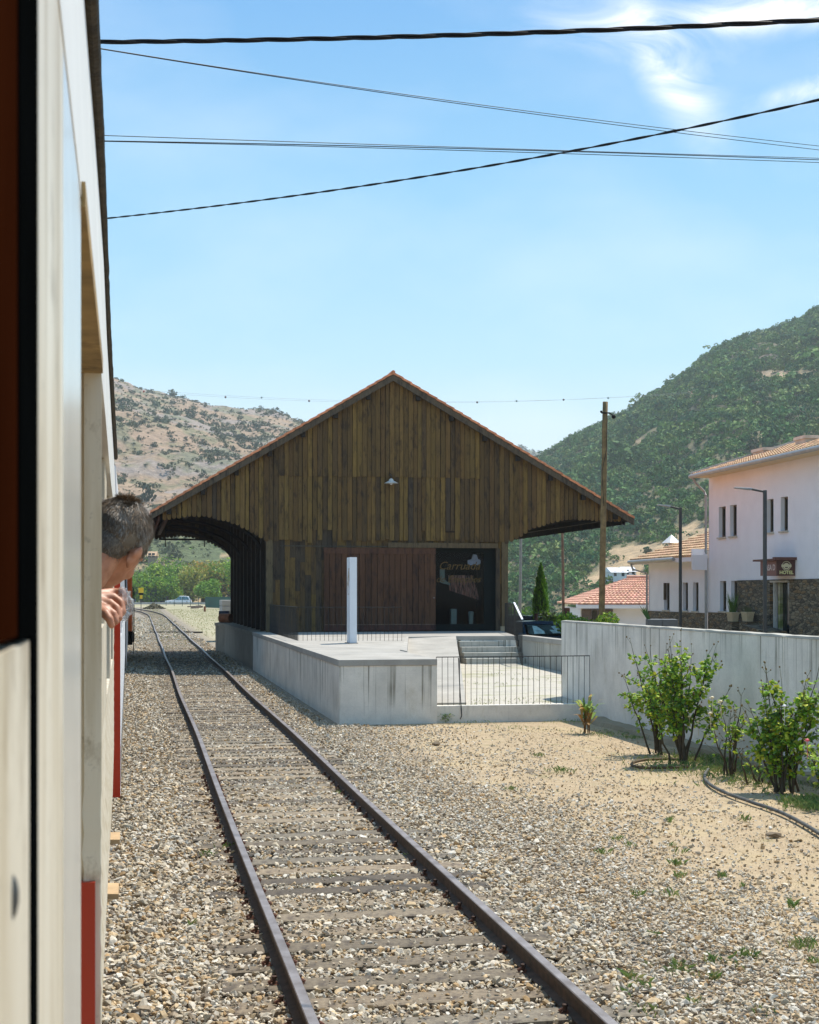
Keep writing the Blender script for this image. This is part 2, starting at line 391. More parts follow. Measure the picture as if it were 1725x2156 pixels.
def build_ground():
    ys = np.unique(np.concatenate([np.array([-200, -60, -20]), np.arange(-10, 60, 5.0), np.arange(60, 200, 8.0), np.arange(200, 460, 20.0), np.array([500, 700, 1000, 1600, 2200, 2750])]))
    ts = np.linspace(-1, 1, 81); ts = np.sign(ts) * np.abs(ts) ** 1.8
    V = []
    for y in ys:
        half = 90 + abs(y) * 1.3
        for t in ts: V.append((t * half, y, 0))
    V = np.array(V, dtype=float); V[:, 2] = gz(V[:, 0], V[:, 1]) - 0.035
    n = len(ts); Fq = []
    for i in range(len(ys) - 1):
        for j in range(n - 1): Fq.append((i * n + j, i * n + j + 1, (i + 1) * n + j + 1, (i + 1) * n + j))
    o = np_mesh('ground', V, np.array(Fq), M['ground']); tag(o, kind='structure')
build_ground()

# ------------------------------------------------------------------ rocks
def rock_shapes(k, npts, seed):
    out = []; r = random.Random(seed)
    for _ in range(k):
        bm = bmesh.new()
        for _ in range(npts):
            v = Vector((r.gauss(0, 1), r.gauss(0, 1), r.gauss(0, 1))).normalized() * r.uniform(0.78, 1.0)
            bm.verts.new(v)
        res = bmesh.ops.convex_hull(bm, input=bm.verts)
        bmesh.ops.delete(bm, geom=[e for e in res['geom_interior'] if isinstance(e, bmesh.types.BMVert)], context='VERTS')
        bmesh.ops.triangulate(bm, faces=bm.faces); bmesh.ops.recalc_face_normals(bm, faces=bm.faces)
        bm.verts.ensure_lookup_table(); bm.verts.index_update()
        out.append((np.array([v.co[:] for v in bm.verts]), np.array([[v.index for v in f.verts] for f in bm.faces]))); bm.free()
    return out
def scatter(name, pos, size, shapes, cols, mat, flat=0.6, parent=None, seed=1, tilt=0.5):
    """one mesh of many pieces; pos (n,3), size (n,), cols (n,3)"""
    r = np.random.default_rng(seed); n = len(pos); which = r.integers(0, len(shapes), n)
    Vs, Fs, Cs = [], [], []; base = 0
    for s, (sv, sf) in enumerate(shapes):
        idx = np.where(which == s)[0]; m = len(idx)
        if m == 0: continue
        a = r.uniform(0, 2 * np.pi, m); sc = np.stack([size[idx] * r.uniform(0.8, 1.35, m), size[idx] * r.uniform(0.65, 1.1, m), size[idx] * flat * r.uniform(0.7, 1.25, m)], 1)
        P = sv[None] * sc[:, None, :]
        tx = r.normal(0, tilt, m); ty = r.normal(0, tilt, m)
        c, s_ = np.cos(tx)[:, None], np.sin(tx)[:, None]; y, z = P[:, :, 1] * c - P[:, :, 2] * s_, P[:, :, 1] * s_ + P[:, :, 2] * c; P = np.stack([P[:, :, 0], y, z], 2)
        c, s_ = np.cos(ty)[:, None], np.sin(ty)[:, None]; x, z = P[:, :, 0] * c + P[:, :, 2] * s_, -P[:, :, 0] * s_ + P[:, :, 2] * c; P = np.stack([x, P[:, :, 1], z], 2)
        c, s_ = np.cos(a)[:, None], np.sin(a)[:, None]; x, y = P[:, :, 0] * c - P[:, :, 1] * s_, P[:, :, 0] * s_ + P[:, :, 1] * c; P = np.stack([x, y, P[:, :, 2]], 2)
        P += pos[idx][:, None, :]
        k = sv.shape[0]; Vs.append(P.reshape(-1, 3)); Fs.append((sf[None] + (np.arange(m) * k)[:, None, None] + base).reshape(-1, sf.shape[1]))
        Cs.append(np.repeat(cols[idx], k, axis=0)); base += m * k
    return np_mesh(name, np.concatenate(Vs), np.concatenate(Fs), mat, parent, np.concatenate(Cs))
def stone_cols(n, r, warm=0.35):
    pal = np.array([(0.62, 0.56, 0.47), (0.54, 0.47, 0.36), (0.70, 0.66, 0.58), (0.58, 0.44, 0.27), (0.48, 0.32, 0.16), (0.36, 0.29, 0.21), (0.60, 0.52, 0.39), (0.20, 0.16, 0.12)])
    w = np.array([0.19, 0.2, 0.12, 0.15, 0.08, 0.10, 0.13, 0.03]); w /= w.sum()
    return np.clip(pal[r.choice(len(pal), n, p=w)] * r.uniform(0.72, 1.15, (n, 1)), 0, 1)
def stone_mat():
    t = NT('ballast_stone'); n = t.noise(45, t.pos(obj=False), 5, 0.7)
    t.set(t.mix(1.0, t.attr(), t.mix(t.ramp(n, 0.3, 0.7), (0.72, 0.68, 0.62), (1.1, 1.1, 1.1)), 'MULTIPLY'), 0.85); t.bump(n, 0.3, 0.006); return t.m
M['stone'] = stone_mat()

SLEEP = []                                            # sleepers: (Y, half-length offset, tint)
Yq = 8.35
while Yq < 235:
    SLEEP.append(Yq + rnd.uniform(-0.02, 0.02)); Yq += 0.485
tk = math.atan(0.189)
track = empty('railway_track', (0, 0, 0), label='rusty rails on old wooden sleepers running past the platform', cat='railway track')
def rail_mesh(xf, name):
    prof = [(-0.062, 0.0), (0.062, 0.0), (0.062, 0.010), (0.010, 0.026), (0.010, 0.108), (0.035, 0.118), (0.036, 0.142), (0.030, 0.150), (-0.030, 0.150), (-0.036, 0.142), (-0.035, 0.118), (-0.010, 0.108), (-0.010, 0.026), (-0.062, 0.010)]
    ys = np.concatenate([np.arange(-6, 60, 1.5), np.arange(60, 245, 3.0)]); vs = []; k = len(prof)
    mb = MB()
    for y in ys:
        x = xf(y); dx = (xf(y + 1) - xf(y - 1)) / 2; n = Vector((1, -dx, 0)).normalized()
        for a, b in prof: vs.append((x + n.x * a, y + n.y * a, b))
    fs = []
    for i in range(len(ys) - 1):
        for j in range(k): j2 = (j + 1) % k; fs.append((i * k + j, i * k + j2, (i + 1) * k + j2, (i + 1) * k + j))
    fs.append(tuple(range(k)))
    mb.add(vs, fs); return mb.build(name, M['rail'], track)
rail_mesh(xl, 'rail'); rail_mesh(xr, 'rail')
wood_tints = [(0.25, 0.205, 0.15), (0.19, 0.16, 0.12), (0.28, 0.235, 0.175), (0.12, 0.10, 0.078), (0.23, 0.205, 0.165)]
def sleeper_geo(mb, x, y, col, L=1.28, W=0.128):
    c, s = math.cos(-tk + 0) , math.sin(tk)
    ang = tk + rnd.uniform(-0.012, 0.012); e = Vector((math.cos(ang), math.sin(ang), 0)); f = Vector((-e.y, e.x, 0)); p = Vector((x, y, 0))
    n = 7; zt = 0.006
    for i in range(n):                                  # worn top: slightly uneven segments, one body
        pass
    st = [(-L + rnd.uniform(-.05, .05))] + [(-L + 2 * L * i / n) for i in range(1, n)] + [L + rnd.uniform(-.05, .05)]
    vs = []; 
    for a in st:
        w0 = W + rnd.uniform(-0.010, 0.008); w1 = W + rnd.uniform(-0.010, 0.008); zz = zt + rnd.uniform(-0.006, 0.004)
        for q, z in ((-w0, -0.16), (w1, -0.16), (w1, zz - .008), (w1 - .02, zz), (-w0 + .02, zz), (-w0, zz - .008)):
            vs.append(p + e * a + f * q + Vector((0, 0, z)))
    k = 6; fs = [tuple(range(k)), tuple(reversed(range(n * k, (n + 1) * k)))]
    for i in range(n):
        for j in range(k): j2 = (j + 1) % k; fs.append((i * k + j, i * k + j2, (i + 1) * k + j2, (i + 1) * k + j))
    mb.add([v - p for v in vs], fs, col); return e, f
for i, y in enumerate(SLEEP[:100]):
    x = (xl(y) + xr(y)) / 2; mb = MB(); kk = rnd.uniform(0.75, 1.15); col = tuple(c * kk for c in rnd.choice(wood_tints))
    e, f = sleeper_geo(mb, x, y, col); s = mb.build('sleeper', M['sleeper'], track); s.location = (x, y, 0)
    if i < 26:
        for sx in (-1, 1):
            for side in (-1, 1):
                if rnd.random() < 0.12: continue
                cm = MB(); b = Vector((sx * 0.868, 0, 0)); b = e * (sx * 0.868 + side * 0.085)
                cm.box(b.x - .035, b.x + .035, b.y - .028, b.y + .028, -0.004, 0.012, (0.9, 0.7, 0.55))
                cm.tube([b + Vector((-side * .02, 0, .012)), b + Vector((side * .012, 0, .034)), b + Vector((side * .04, 0, .016))], 0.012, 6, (1.0, 0.75, 0.6))
                cm.lathe([(0.012, 0.01), (0.014, 0.02), (0.014, 0.048), (0.02, 0.05), (0.02, 0.062), (0.0, 0.066)], (b.x, b.y, 0), 6, (0.35, 0.28, 0.22))
                cm.build('rail_clip', simple('rusty_clip', (0.16, 0.085, 0.06), 0.8, var=0.4, tint=True) if 'clip' not in M else M['clip'], s)
                if 'clip' not in M: M['clip'] = bpy.data.materials['rusty_clip']
mb = MB()
for y in SLEEP[100:]:
    x = (xl(y) + xr(y)) / 2; b0 = len(mb.v); sleeper_geo(mb, x, y, rnd.choice(wood_tints))
    mb.v[b0:] = [(a + x, b + y, c) for a, b, c in mb.v[b0:]]
o = mb.build('sleeper', M['sleeper'], track); o['kind'] = 'stuff'
# one dark old sleeper lying proud of the far ballast
mb = MB(); mb.box(-1.75, 1.75, -0.13, 0.13, -0.05, 0.07, (0.055, 0.045, 0.03)); o = mb.build('wooden_crossing_beam', M['sleeper']); p = gnd(371, 1332)
o.location = (p.x, p.y, 0); o.rotation_euler = (0, 0, 0.03); tag(o, 'dark wooden beam lying across the rails beyond the canopy shadow', 'timber beam')

# ballast
def build_ballast():
    r = np.random.default_rng(3)
    sl = np.array(SLEEP)
    def zone(y0, y1, dens, o0, o1, size):
        A = (y1 - y0) * (o1 - o0); n = int(A * dens); Y = r.uniform(y0, y1, n); o = r.uniform(o0, o1, n)
        X = -0.189 * Y + 1.005 + o
        ppl = Y - (X - (-0.189 * Y + 1.005 + 0.87)) * 0.189      # project onto the track axis
        k = np.clip(np.searchsorted(sl, ppl), 1, len(sl) - 1); d = np.minimum(np.abs(ppl - sl[k]), np.abs(ppl - sl[k - 1]))
        kk_ = np.where(np.abs(ppl - sl[k]) < np.abs(ppl - sl[k - 1]), k, k - 1); bury = np.random.default_rng(77).choice([.03, .05, .1, .25, .5], len(sl))[kk_]
        onsl = (d < 0.135) & (o > -0.42) & (o < 2.15)
        keep = np.ones(n, bool)
        keep &= ~(onsl & (r.random(n) > bury + 0.22 * ((o < -0.12) | (o > 1.9))))
        keep &= ~((np.abs(o) < 0.07) | (np.abs(o - 1.735) < 0.07))
        # thinning towards the sandy ground on the right
        lim = r.random(n); nz = np.sin(X * 1.7 + Y * 0.6) * 0.5 + np.sin(Y * 1.1 - X * 0.8) * 0.4
        pr = np.clip(1.15 - (o - 2.6 + np.where(Y > 23, .0, .4) * -1 * (Y < 18) + nz * 0.6) / 2.4, 0.10, 1); keep &= lim < pr
        # inside the platform footprint or wall
        u = (X - SO.x) * Uh.x + (Y - SO.y) * Uh.y; v = (X - SO.x) * Vh.x + (Y - SO.y) * Vh.y
        keep &= ~((v > -20.6) & (u > -5.0))
        z = np.where(onsl, 0.012, -0.012) + r.uniform(-0.008, 0.014, n)
        z += np.where((o < -0.4), np.clip((-o - 0.4) * 0.05, 0, 0.06), 0)
        z += np.where((o > 2.2) & (o < 3.4), 0.012, 0) - np.where(o > 3.6, 0.018, 0)
        s = size * np.exp(r.normal(0, 0.30, n)) * np.where(onsl, 0.7, 1) * np.where(o > 2.5, 0.76, 1)
        return np.stack([X, Y, z], 1)[keep], s[keep], stone_cols(n, r)[keep]
    zs = [zone(8.2, 13, 900, -1.8, 4.9, 0.024), zone(13, 20, 620, -2.2, 6.6, 0.026), zone(20, 30, 380, -2.4, 6.2, 0.029),
          zone(30, 46, 230, -2.4, 4.2, 0.034), zone(46, 80, 90, -3.2, 5.6, 0.045), zone(80, 150, 26, -4.5, 4.2, 0.075)]
    hi = rock_shapes(10, 13, 5); lo = rock_shapes(8, 7, 6)
    P = np.concatenate([z[0] for z in zs[:2]]); Sz = np.concatenate([z[1] for z in zs[:2]]); C = np.concatenate([z[2] for z in zs[:2]])
    a = scatter('ballast', P, Sz, hi, C, M['stone'], 0.62, seed=11); tag(a, kind='stuff')
    P = np.concatenate([z[0] for z in zs[2:]]); Sz = np.concatenate([z[1] for z in zs[2:]]); C = np.concatenate([z[2] for z in zs[2:]])
    b = scatter('ballast', P, Sz, lo, C, M['stone'], 0.6, seed=12); tag(b, kind='stuff')
    # pebbles on the sandy ground
    n = 9000; Y = r.uniform(10, 28.2, n); X = r.uniform(1.5, 5.6, n)
    keep = (X > -0.189 * Y + 4.6) & (X < 3.3 + 0.203 * (32 - Y) - 0.2)
    P = np.stack([X, Y, np.full(n, -0.027)], 1)[keep]; s = 0.011 * np.exp(r.normal(0, 0.55, n))[keep]
    c = stone_cols(n, r)[keep] * 0.8
    tag(scatter('pebbles', P, s, lo, c, M['stone'], 0.5, seed=13), kind='stuff')
build_ballast()
# a few larger stones one can single out
for i, (x, y, s, lab) in enumerate([(1630, 1758, .10, 'flat brown stone on the sand left of the black hose'), (655, 1478, .12, 'brown rock lying at the foot of the platform side'), (1115, 1786, .085, 'dark flat stone on the gravel right of the rails'), (918, 1566, .10, 'dark clod on the sand in front of the concrete block')]):
    g = gnd(x, y); sv, sf = rock_shapes(1, 22, 40 + i)[0]
    o = np_mesh('rock', sv * np.array([s, s * .7, s * .4]), sf, M['stone'], colors=np.tile((0.2, 0.15, 0.1), (len(sv), 1))); o.location = (g.x, g.y, 0.0); tag(o, lab, 'rock')

# ------------------------------------------------------------------ PLATFORM, RAMP, STEPS, YARD
def W2(u, v): p = SO + Uh * u + Vh * v; return p.x, p.y
RZ = TH
plat = empty('station_platform', SO, RZ, 'raised concrete goods platform in front of and beside the wooden shed', 'platform')
UE = -4.80
a0, b0 = toS(-0.06, 32.6); a1, b1 = toS(-0.03, 44.0); a2, b2 = toS(1.46, 44.8); a3, b3 = toS(3.36, 44.8); a4, b4 = toS(3.38, 49.9)
front_poly = [(UE, -20.4), (-2.78, -20.4), (a0, b0), (a1, b1), (a2, b2), (a3, b3), (a4, b4), (a4, 0.6), (UE, 0.6)]
mb = MB(); mb.prism(front_poly, -0.3, PZ - 0.13); mb.build('front_block', M['concrete'], plat)
ex = 0.022
cop = [(UE - ex, -20.4 - ex), (-2.78, -20.4 - ex), (a0, b0), (a1, b1), (a2, b2), (a3, b3), (a4, b4), (a4, 0.6), (UE - ex, 0.6)]
mb = MB(); mb.prism(cop, PZ - 0.128, PZ); mb.build('coping_slab', M['slab'], plat, bevel=0.008)
mb = MB(); mb.prism([(UE, 0.61), (4.6, 0.61), (4.6, 18.4), (UE - 0.15, 17.3), (UE - 0.42, 15.9), (UE - 0.1, 14.4)], -0.3, PZ - 0.13)
mb.build('old_stone_block', M['oldstone'], plat)
mb = MB(); mb.prism([(UE - .04, 0.605), (4.62, 0.605), (4.62, 18.44), (UE - .17, 17.35), (UE - .46, 15.9), (UE - .14, 14.4)], PZ - 0.129, PZ - 0.003); mb.build('old_coping', M['oldstone'], plat)
# low bright upstand beside the ramp
mb = MB(); c0 = toS(-.22, 33.4); mb.prism([(a0, b0), (a1, b1), (a1 - .05, b1), c0], PZ + 0.001, PZ + 0.025, (1.05, 1.05, 1.05)); mb.build('ramp_kerb', M['slab'], plat)

yard = MB(); yv = [(-2.78, -20.2, 0.28), (0.57, -20.2, 0.28), (0.57, -18.2, .31), (3.0, -18.2, 0.31), (3.0, -6.2, 0.465), (-1.6, -6.2, 0.465), (-2.7, -17, 0.33)]
yard.add([(a, b, z) for a, b, z in yv], [tuple(range(7))])
def yard_mat():
    t = NT('pale_yard_gravel'); v = t.pos()
    c = t.mix(t.ramp(t.noise(35, v, 6, 0.7), 0.3, 0.7), (0.34, 0.30, 0.235), (0.60, 0.565, 0.50))
    c = t.mix(t.math('MULTIPLY', t.ramp(t.noise(0.9, t.pos((1, 2.0, 1)), 6, 0.7), 0.52, 0.66), 0.7), c, (0.24, 0.25, 0.10))
    t.set(c, 0.95); t.bump(t.noise(35, v, 6, 0.7), 0.6, 0.02); return t.m
o = yard.build('gravel_yard', yard_mat()); o.location = SO; o.rotation_euler = (0, 0, RZ); tag(o, kind='structure')

rampo = MB(); L = [(1.20, 30.1, .33), (1.46, 44.8, PZ - 0.006)]; Rr = [(0.36, 29.95, .33), (-.06, 32.6, .49), (-.03, 44.0, 1.24)]
pts = [L[0], L[1], (-.03, 44.6, PZ - 0.006), Rr[1], Rr[0]]
rampo.add(pts + [(a, b, -0.1) for a, b, c in pts], [(0, 1, 2, 3, 4)] + [(i, (i + 1) % 5, 5 + (i + 1) % 5, 5 + i) for i in range(5)])
tag(rampo.build('concrete_ramp', M['slab']), 'pale concrete ramp descending from the shed door between block and steps', 'ramp')

st = MB()
sv = b3 + 0.02
for k in range(5):
    z1 = PZ - 0.165 * k - 0.165
    st.box(a2 + 0.05, 3.0, b2 - 0.30 * (k + 1) + 0.3 - .3, b2 - 0.30 * k - 0.001, -0.1, z1 if k else z1)
o = st.build('concrete_steps', M['stepconc'], bevel=0.008); o.location = SO; o.rotation_euler = (0, 0, RZ); tag(o, 'flight of grey concrete steps beside the ramp', 'steps')

lw = MB(); lw.box(3.02, 3.24, -18.0, b3 - 0.01, -0.2, PZ - .12)
lwo = empty('low_side_wall', SO, RZ, 'low stained concrete wall with a pale coping right of the steps', 'wall'); lw.build('wall_body', M['stepconc'], lwo)
lw = MB(); lw.box(2.98, 3.28, -18.0, b3 - 0.01, PZ - .118, PZ + 0.03); lw.build('wall_coping', M['slab'], lwo, bevel=0.01)

cw = MB(); cw.box(-2.78, 0.56, -20.35, -20.12, -0.2, 0.32)
o = cw.build('kerb_wall', M['concrete'], bevel=0.01); o.location = SO; o.rotation_euler = (0, 0, RZ); tag(o, 'low concrete kerb wall carrying the thin bar fence', 'wall')

lw = MB(); lwo = empty('long_garden_wall', SO, RZ, 'long grey streaked concrete wall behind the rose bushes', 'wall')
lw.box(0.585, 0.82, -42, -18.1, -0.3, 2.0); lw.build('wall_body', M['wallconc'], lwo)
lw = MB(); lw.box(0.822, 3.25, -18.35, -18.1, -0.3, 1.15); lw.build('return_wall', M['wallconc'], lwo)
# irregular pale mortar capping
lw = MB(); vs = []; n = 160
for i in range(n + 1):
    v = -42 + 23.9 * i / n; h = 2.02 + 0.012 * mnoise.noise(Vector((v * 2.1, 0, 0))); e = 0.012 * mnoise.noise(Vector((v * 3.7, 5, 0)))
    vs += [(0.575 - e, v, 1.985 + e), (0.585, v, h), (0.70, v, h + .01), (0.82, v, h), (0.83, v, 1.985)]
fs = []
for i in range(n):
    for j in range(5): j2 = (j + 1) % 5; fs.append((i * 5 + j, i * 5 + j2, i * 5 + 5 + j2, i * 5 + 5 + j))
fs += [tuple(range(5)), tuple(range(n * 5, n * 5 + 5))]
lw.add(vs, fs, (1.1, 1.1, 1.06)); lw.build('wall_capping', M['slab'], lwo)
# stone footing showing behind the shrubs
lw = MB(); vs = []; n = 110
for i in range(n + 1):
    v = -20.5 - 15 * i / n; w = .30 + .12 * mnoise.noise(Vector((v * .9, 1, 0))) + .05 * mnoise.noise(Vector((v * 4, 2, 0))); h = .05 + .05 * mnoise.noise(Vector((v * 1.4, 9, 0))); vs += [(.583, v, h + .03), (.583 - w * .8, v, h), (.583 - w, v, -.1)]
lw.add(vs, [(3 * i + j, 3 * i + j + 1, 3 * i + j + 4, 3 * i + j + 3) for i in range(n) for j in range(2)], (1.3, 1.2, 1.0)); lw.build('stone_footing', M['oldstone'], lwo)

# ------------------------------------------------------------------ BAR RAILINGS
def railing(name, pts, h, step, label, bar=0.0065, lean=None, cat='railing', foot=0.0, group=None):
    """pts: world (x,y,z) foot line; bars vertical, one flat top rail"""
    root = empty(name, pts[0], 0, label, cat, group); o0 = Vector(pts[0])
    tops = [Vector(p) + Vector((0, 0, h)) - o0 for p in pts]
    for i in range(len(pts) - 1):
        mb = MB(); mb.tube([tops[i], tops[i + 1]], 0.011, 6); mb.build('top_rail', M['fence'], root)
        a, b = Vector(pts[i]), Vector(pts[i + 1]); n = max(1, int((b - a).length / step))
        base = None
        for k in range(n + 1):
            if i and k == 0: continue
            q = a.lerp(b, k / n) - o0
            if base is None:
                m_ = MB(); m_.tube([(0, 0, foot), (0, 0, h)], bar, 6); base = m_.build('bar', M['fence'], root); base.location = q
            else:
                c = base.copy(); COL.objects.link(c); c.parent = root; c.location = q
                c.rotation_euler = (rnd.gauss(0, .006), rnd.gauss(0, .006), 0)
    return root
def w3(u, v, z): x, y = W2(u, v); return (x, y, z)
# fence on the kerb wall
rf = railing('bar_fence', [w3(-2.76, -20.24, 0.32), w3(0.55, -20.24, 0.32)], 1.0, 0.122, 'thin dark bar fence standing on the kerb wall before the yard', cat='fence')
mb = MB(); p = Vector(w3(-2.26, -20.24, 0)) - Vector(w3(-2.76, -20.24, 0.32)); mb.tube([p + Vector((-.03, 0, 1.3)), p + Vector((.0, -.02, .6)), p + Vector((.03, -.16, .12)), p + Vector((0.0, -.2, 0.05))], 0.012, 6); mb.build('bent_bar', M['fence'], rf)
# platform railing: side run and front run
xa, ya = gnd(567, 1331, PZ)[:2]; xb, yb = gnd(627, 1349, PZ)[:2]; xc, yc = gnd(846, 1350, PZ)[:2]
railing('platform_railing', [(xa, ya, PZ), (xb, yb, PZ)], 0.95, 0.118, 'dark bar railing along the track edge of the platform, left of the white totem')
railing('platform_railing', [(xb + .03, yb, PZ), (xc, yc + .25, PZ)], 0.95, 0.118, 'thin bar railing crossing the platform in front of the sliding door')
# stair railing with a white flat handrail
sr = railing('stair_railing', [(3.30, 49.3, PZ), (3.36, 44.95, PZ)], 1.0, 0.118, 'dark bar railing at the head of the steps with a white sloping handrail')
a = at(1083, 1270, 44.9); b = at(1100, 1305, 43.0); o0 = Vector((3.30, 49.3, PZ))
mb = MB(); d = Vector((0.028, 0, 0)); q = Vector((0, 0, .03)); A, B = a - o0, b - o0
mb.hexa([A - d, A + d, A + d + Vector((0, .05, 0)), A - d + Vector((0, .05, 0)), A - d + q, A + d + q, A + d + q + Vector((0, .05, 0)), A - d + q + Vector((0, .05, 0))][:0] or [B - d, B + d, A + d, A - d, B - d + q, B + d + q, A + d + q, A - d + q]); mb.build('handrail', M['whitepaint'], sr)
for k in range(16):
    t = k / 15; p = a.lerp(b, t) - o0; mb = MB(); zf = PZ - 0.165 * min(5, max(0, t * 6)) - o0.z
    mb.tube([(p.x, p.y, zf), (p.x, p.y, p.z)], 0.0065, 5); mb.build('bar', M['fence'], sr)

# ------------------------------------------------------------------ WHITE TOTEM
p = gnd(737, 1355, PZ)
tot = empty('white_totem', (p.x, p.y, PZ), RZ, 'tall narrow white information totem standing on the platform', 'totem')
mb = MB(); mb.box(-0.005, 0.19, 0.0, 0.52, 0.0, 2.31); mb.build('panel', M['whitepaint'], tot, bevel=0.006)
mb = MB(); mb.box(-0.06, 0.22, -0.03, 0.56, 0.001, 0.014); mb.build('base_plate', M['darkmetal'], tot)
def poster():
    t = NT('faded_poster'); n = t.noise(1.0, t.pos((1, 4, 2.4)), detail=6, rough=0.6)
    c = t.mix(t.ramp(n, 0.42, 0.56), (0.30, 0.17, 0.05), (0.74, 0.74, 0.78)); t.set(c, 0.4); return t.m
mb = MB(); mb.box(-0.008, -0.006, 0.06, 0.46, 1.30, 2.02); mb.build('poster', poster(), tot)

# ------------------------------------------------------------------ GOODS SHED
shed = empty('goods_shed', SO, RZ, 'large brown timber goods shed with wide overhanging clay tile roof', 'shed')
LEN = 17.6
uA, zA = SH(825, 787); uL, zL = SH(316, 1079); uR, zR = SH(1330, 1091)
def roofz(u): return zA - (u - uA) * (zA - zR) / (uR - uA) if u > uA else zA - (uA - u) * (zA - zL) / (uA - uL)
uBL = SH(567, 1140)[0]; uBR = SH(1064, 1140)[0]
vb = [(345, 1096), (400, 1089), (437, 1089), (464, 1096), (491, 1103), (514, 1113), (538, 1126), (566, 1142), (1070, 1145), (1098, 1130), (1118, 1116), (1141, 1108), (1166, 1101), (1192, 1096), (1219, 1095), (1252, 1097), (1290, 1099)]
vbu = [SH(*q) for q in vb]
def valz(u): return float(np.interp(u, [q[0] for q in vbu], [q[1] for q in vbu]))
zSeam = SH(800, 1005)[1]; zLow = SH(800, 1138)[1]; uS0 = SH(580, 1005)[0]; uS1 = SH(1010, 1005)[0]
PLC = [(0.164, 0.100, 0.030), (0.136, 0.083, 0.024), (0.185, 0.116, 0.030), (0.112, 0.068, 0.022), (0.148, 0.086, 0.025), (0.095, 0.058, 0.022), (0.170, 0.108, 0.031), (0.122, 0.070, 0.023)]
GREY = [(0.060, 0.045, 0.030), (0.072, 0.050, 0.030)]
def pcol(pg=0.02):
    c = rnd.choice(GREY) if rnd.random() < pg else rnd.choice(PLC); k = rnd.uniform(0.8, 1.15); return tuple(x * k for x in c)
def plank(mb, u0, u1, zt0, zt1, zb, v0, v1, round_=False, col=None):
    w = u1 - u0; poly = []
    if round_:
        r = w / 2
        for k in range(0, 7):
            a = math.pi + math.pi * k / 6; poly.append((u0 + r + r * math.cos(a), zb + r + r * math.sin(a)))
    else: poly = [(u0, zb), (u1, zb)]
    poly += [(u1, zt1), (u0, zt0)]
    mb.slab_y(poly, v0, v1, col or pcol())
def gable(parent, vbase, sgn, dark=1.0):
    """sgn -1: outer face looks to -v"""
    mb = MB(); u = uL + 0.42
    while u < uR - 0.45:
        w = rnd.uniform(0.145, 0.19); u1 = min(u + w, uR - 0.40); g = rnd.choice([.012, .016, .016, .024]) if sgn < 0 else .001
        zt0, zt1 = roofz(u) - 0.22, roofz(u1 - g) - 0.22; um = (u + u1) / 2; off = rnd.uniform(0, 0.022)
        off = off if sgn < 0 else .004 * (int(u * 50) % 2)
        def V(a, b): return (vbase + sgn * a, vbase + sgn * b) if sgn > 0 else (vbase - b, vbase - a)
        if um < uBL or um > uBR: plank(mb, u, u1 - g, zt0, zt1, valz(um) + rnd.uniform(-.02, .02), *V(0.0 + off, 0.03 + off), round_=True)
        elif uS0 < um < uS1:
            c = pcol(0.0); plank(mb, u, u1 - g, zt0, zt1, zSeam + rnd.uniform(-.015, .03), *V(0.03 + off, 0.06 + off), col=c)
            plank(mb, u, u1 - g, zSeam + .05, zSeam + .05, zLow + rnd.choice([0, 0, -.05, -.1, .05, .35 if rnd.random() < .5 else 0]), *V(0.0 + off, 0.028 + off), col=pcol(0.09))
        else: plank(mb, u, u1 - g, zt0, zt1, zLow - .04 * rnd.random(), *V(0.0 + off, 0.03 + off))
        u = u1
    return mb
gable(shed, 0.0, -1).build('gable_cladding', M['plank'], shed)
mb = gable(shed, LEN, 1); mb.build('gable_cladding', M['black'], shed)
# lower gable wall with the shop opening
uO0 = SH(917, 1240)[0]; uO1 = SH(1045, 1240)[0]; zO = SH(980, 1155)[1]
mb = MB(); u = uBL + .02
while u < uBR - .02:
    u1 = min(u + rnd.uniform(.16, .21), uBR - .01); um = (u + u1) / 2
    if uO0 - .03 < um < uO1 + .03: plank(mb, u, u1 - .006, zLow + .3, zLow + .3, zO + .02, 0.04, 0.07)
    else:
        zt = zLow + .4; zj = PZ + rnd.uniform(1.2, 2.6)
        plank(mb, u, u1 - .006, zt, zt, zj + .006, 0.035, 0.065, col=pcol(.25)); plank(mb, u, u1 - .006, zj, zj, PZ + .01, 0.035 + rnd.uniform(0, .01), 0.07, col=pcol(.3))
    u = u1
mb.build('gable_wall', M['plank'], shed)
mb = MB(); mb.box(uBL + .03, uO0 - .05, .08, .12, PZ, zLow + .5, (.03, .02, .015)); mb.box(uO1 + .05, uBR - .03, .08, .12, PZ, zLow + .5, (.03, .02, .015))
mb.slab_y([(uBL, zLow + .3), (uBR, zLow + .3), (uBR, roofz(uBR) - .3), (uA, zA - .3), (uBL, roofz(uBL) - .3)], .08, .12, (.03, .02, .015)); mb.build('gable_backing', M['timber'], shed)
# corner posts
for (u0, u1) in ((uBL - .10, uBL + .12), (uBR - .13, uBR + .10)):
    mb = MB(); mb.box(u0, u1, -0.02 if u0 > 0 else 0.0, 0.18, PZ, SH(800, 1136)[1] + .25, (0.14, 0.105, 0.055)); mb.build('corner_post', M['timber'], shed)
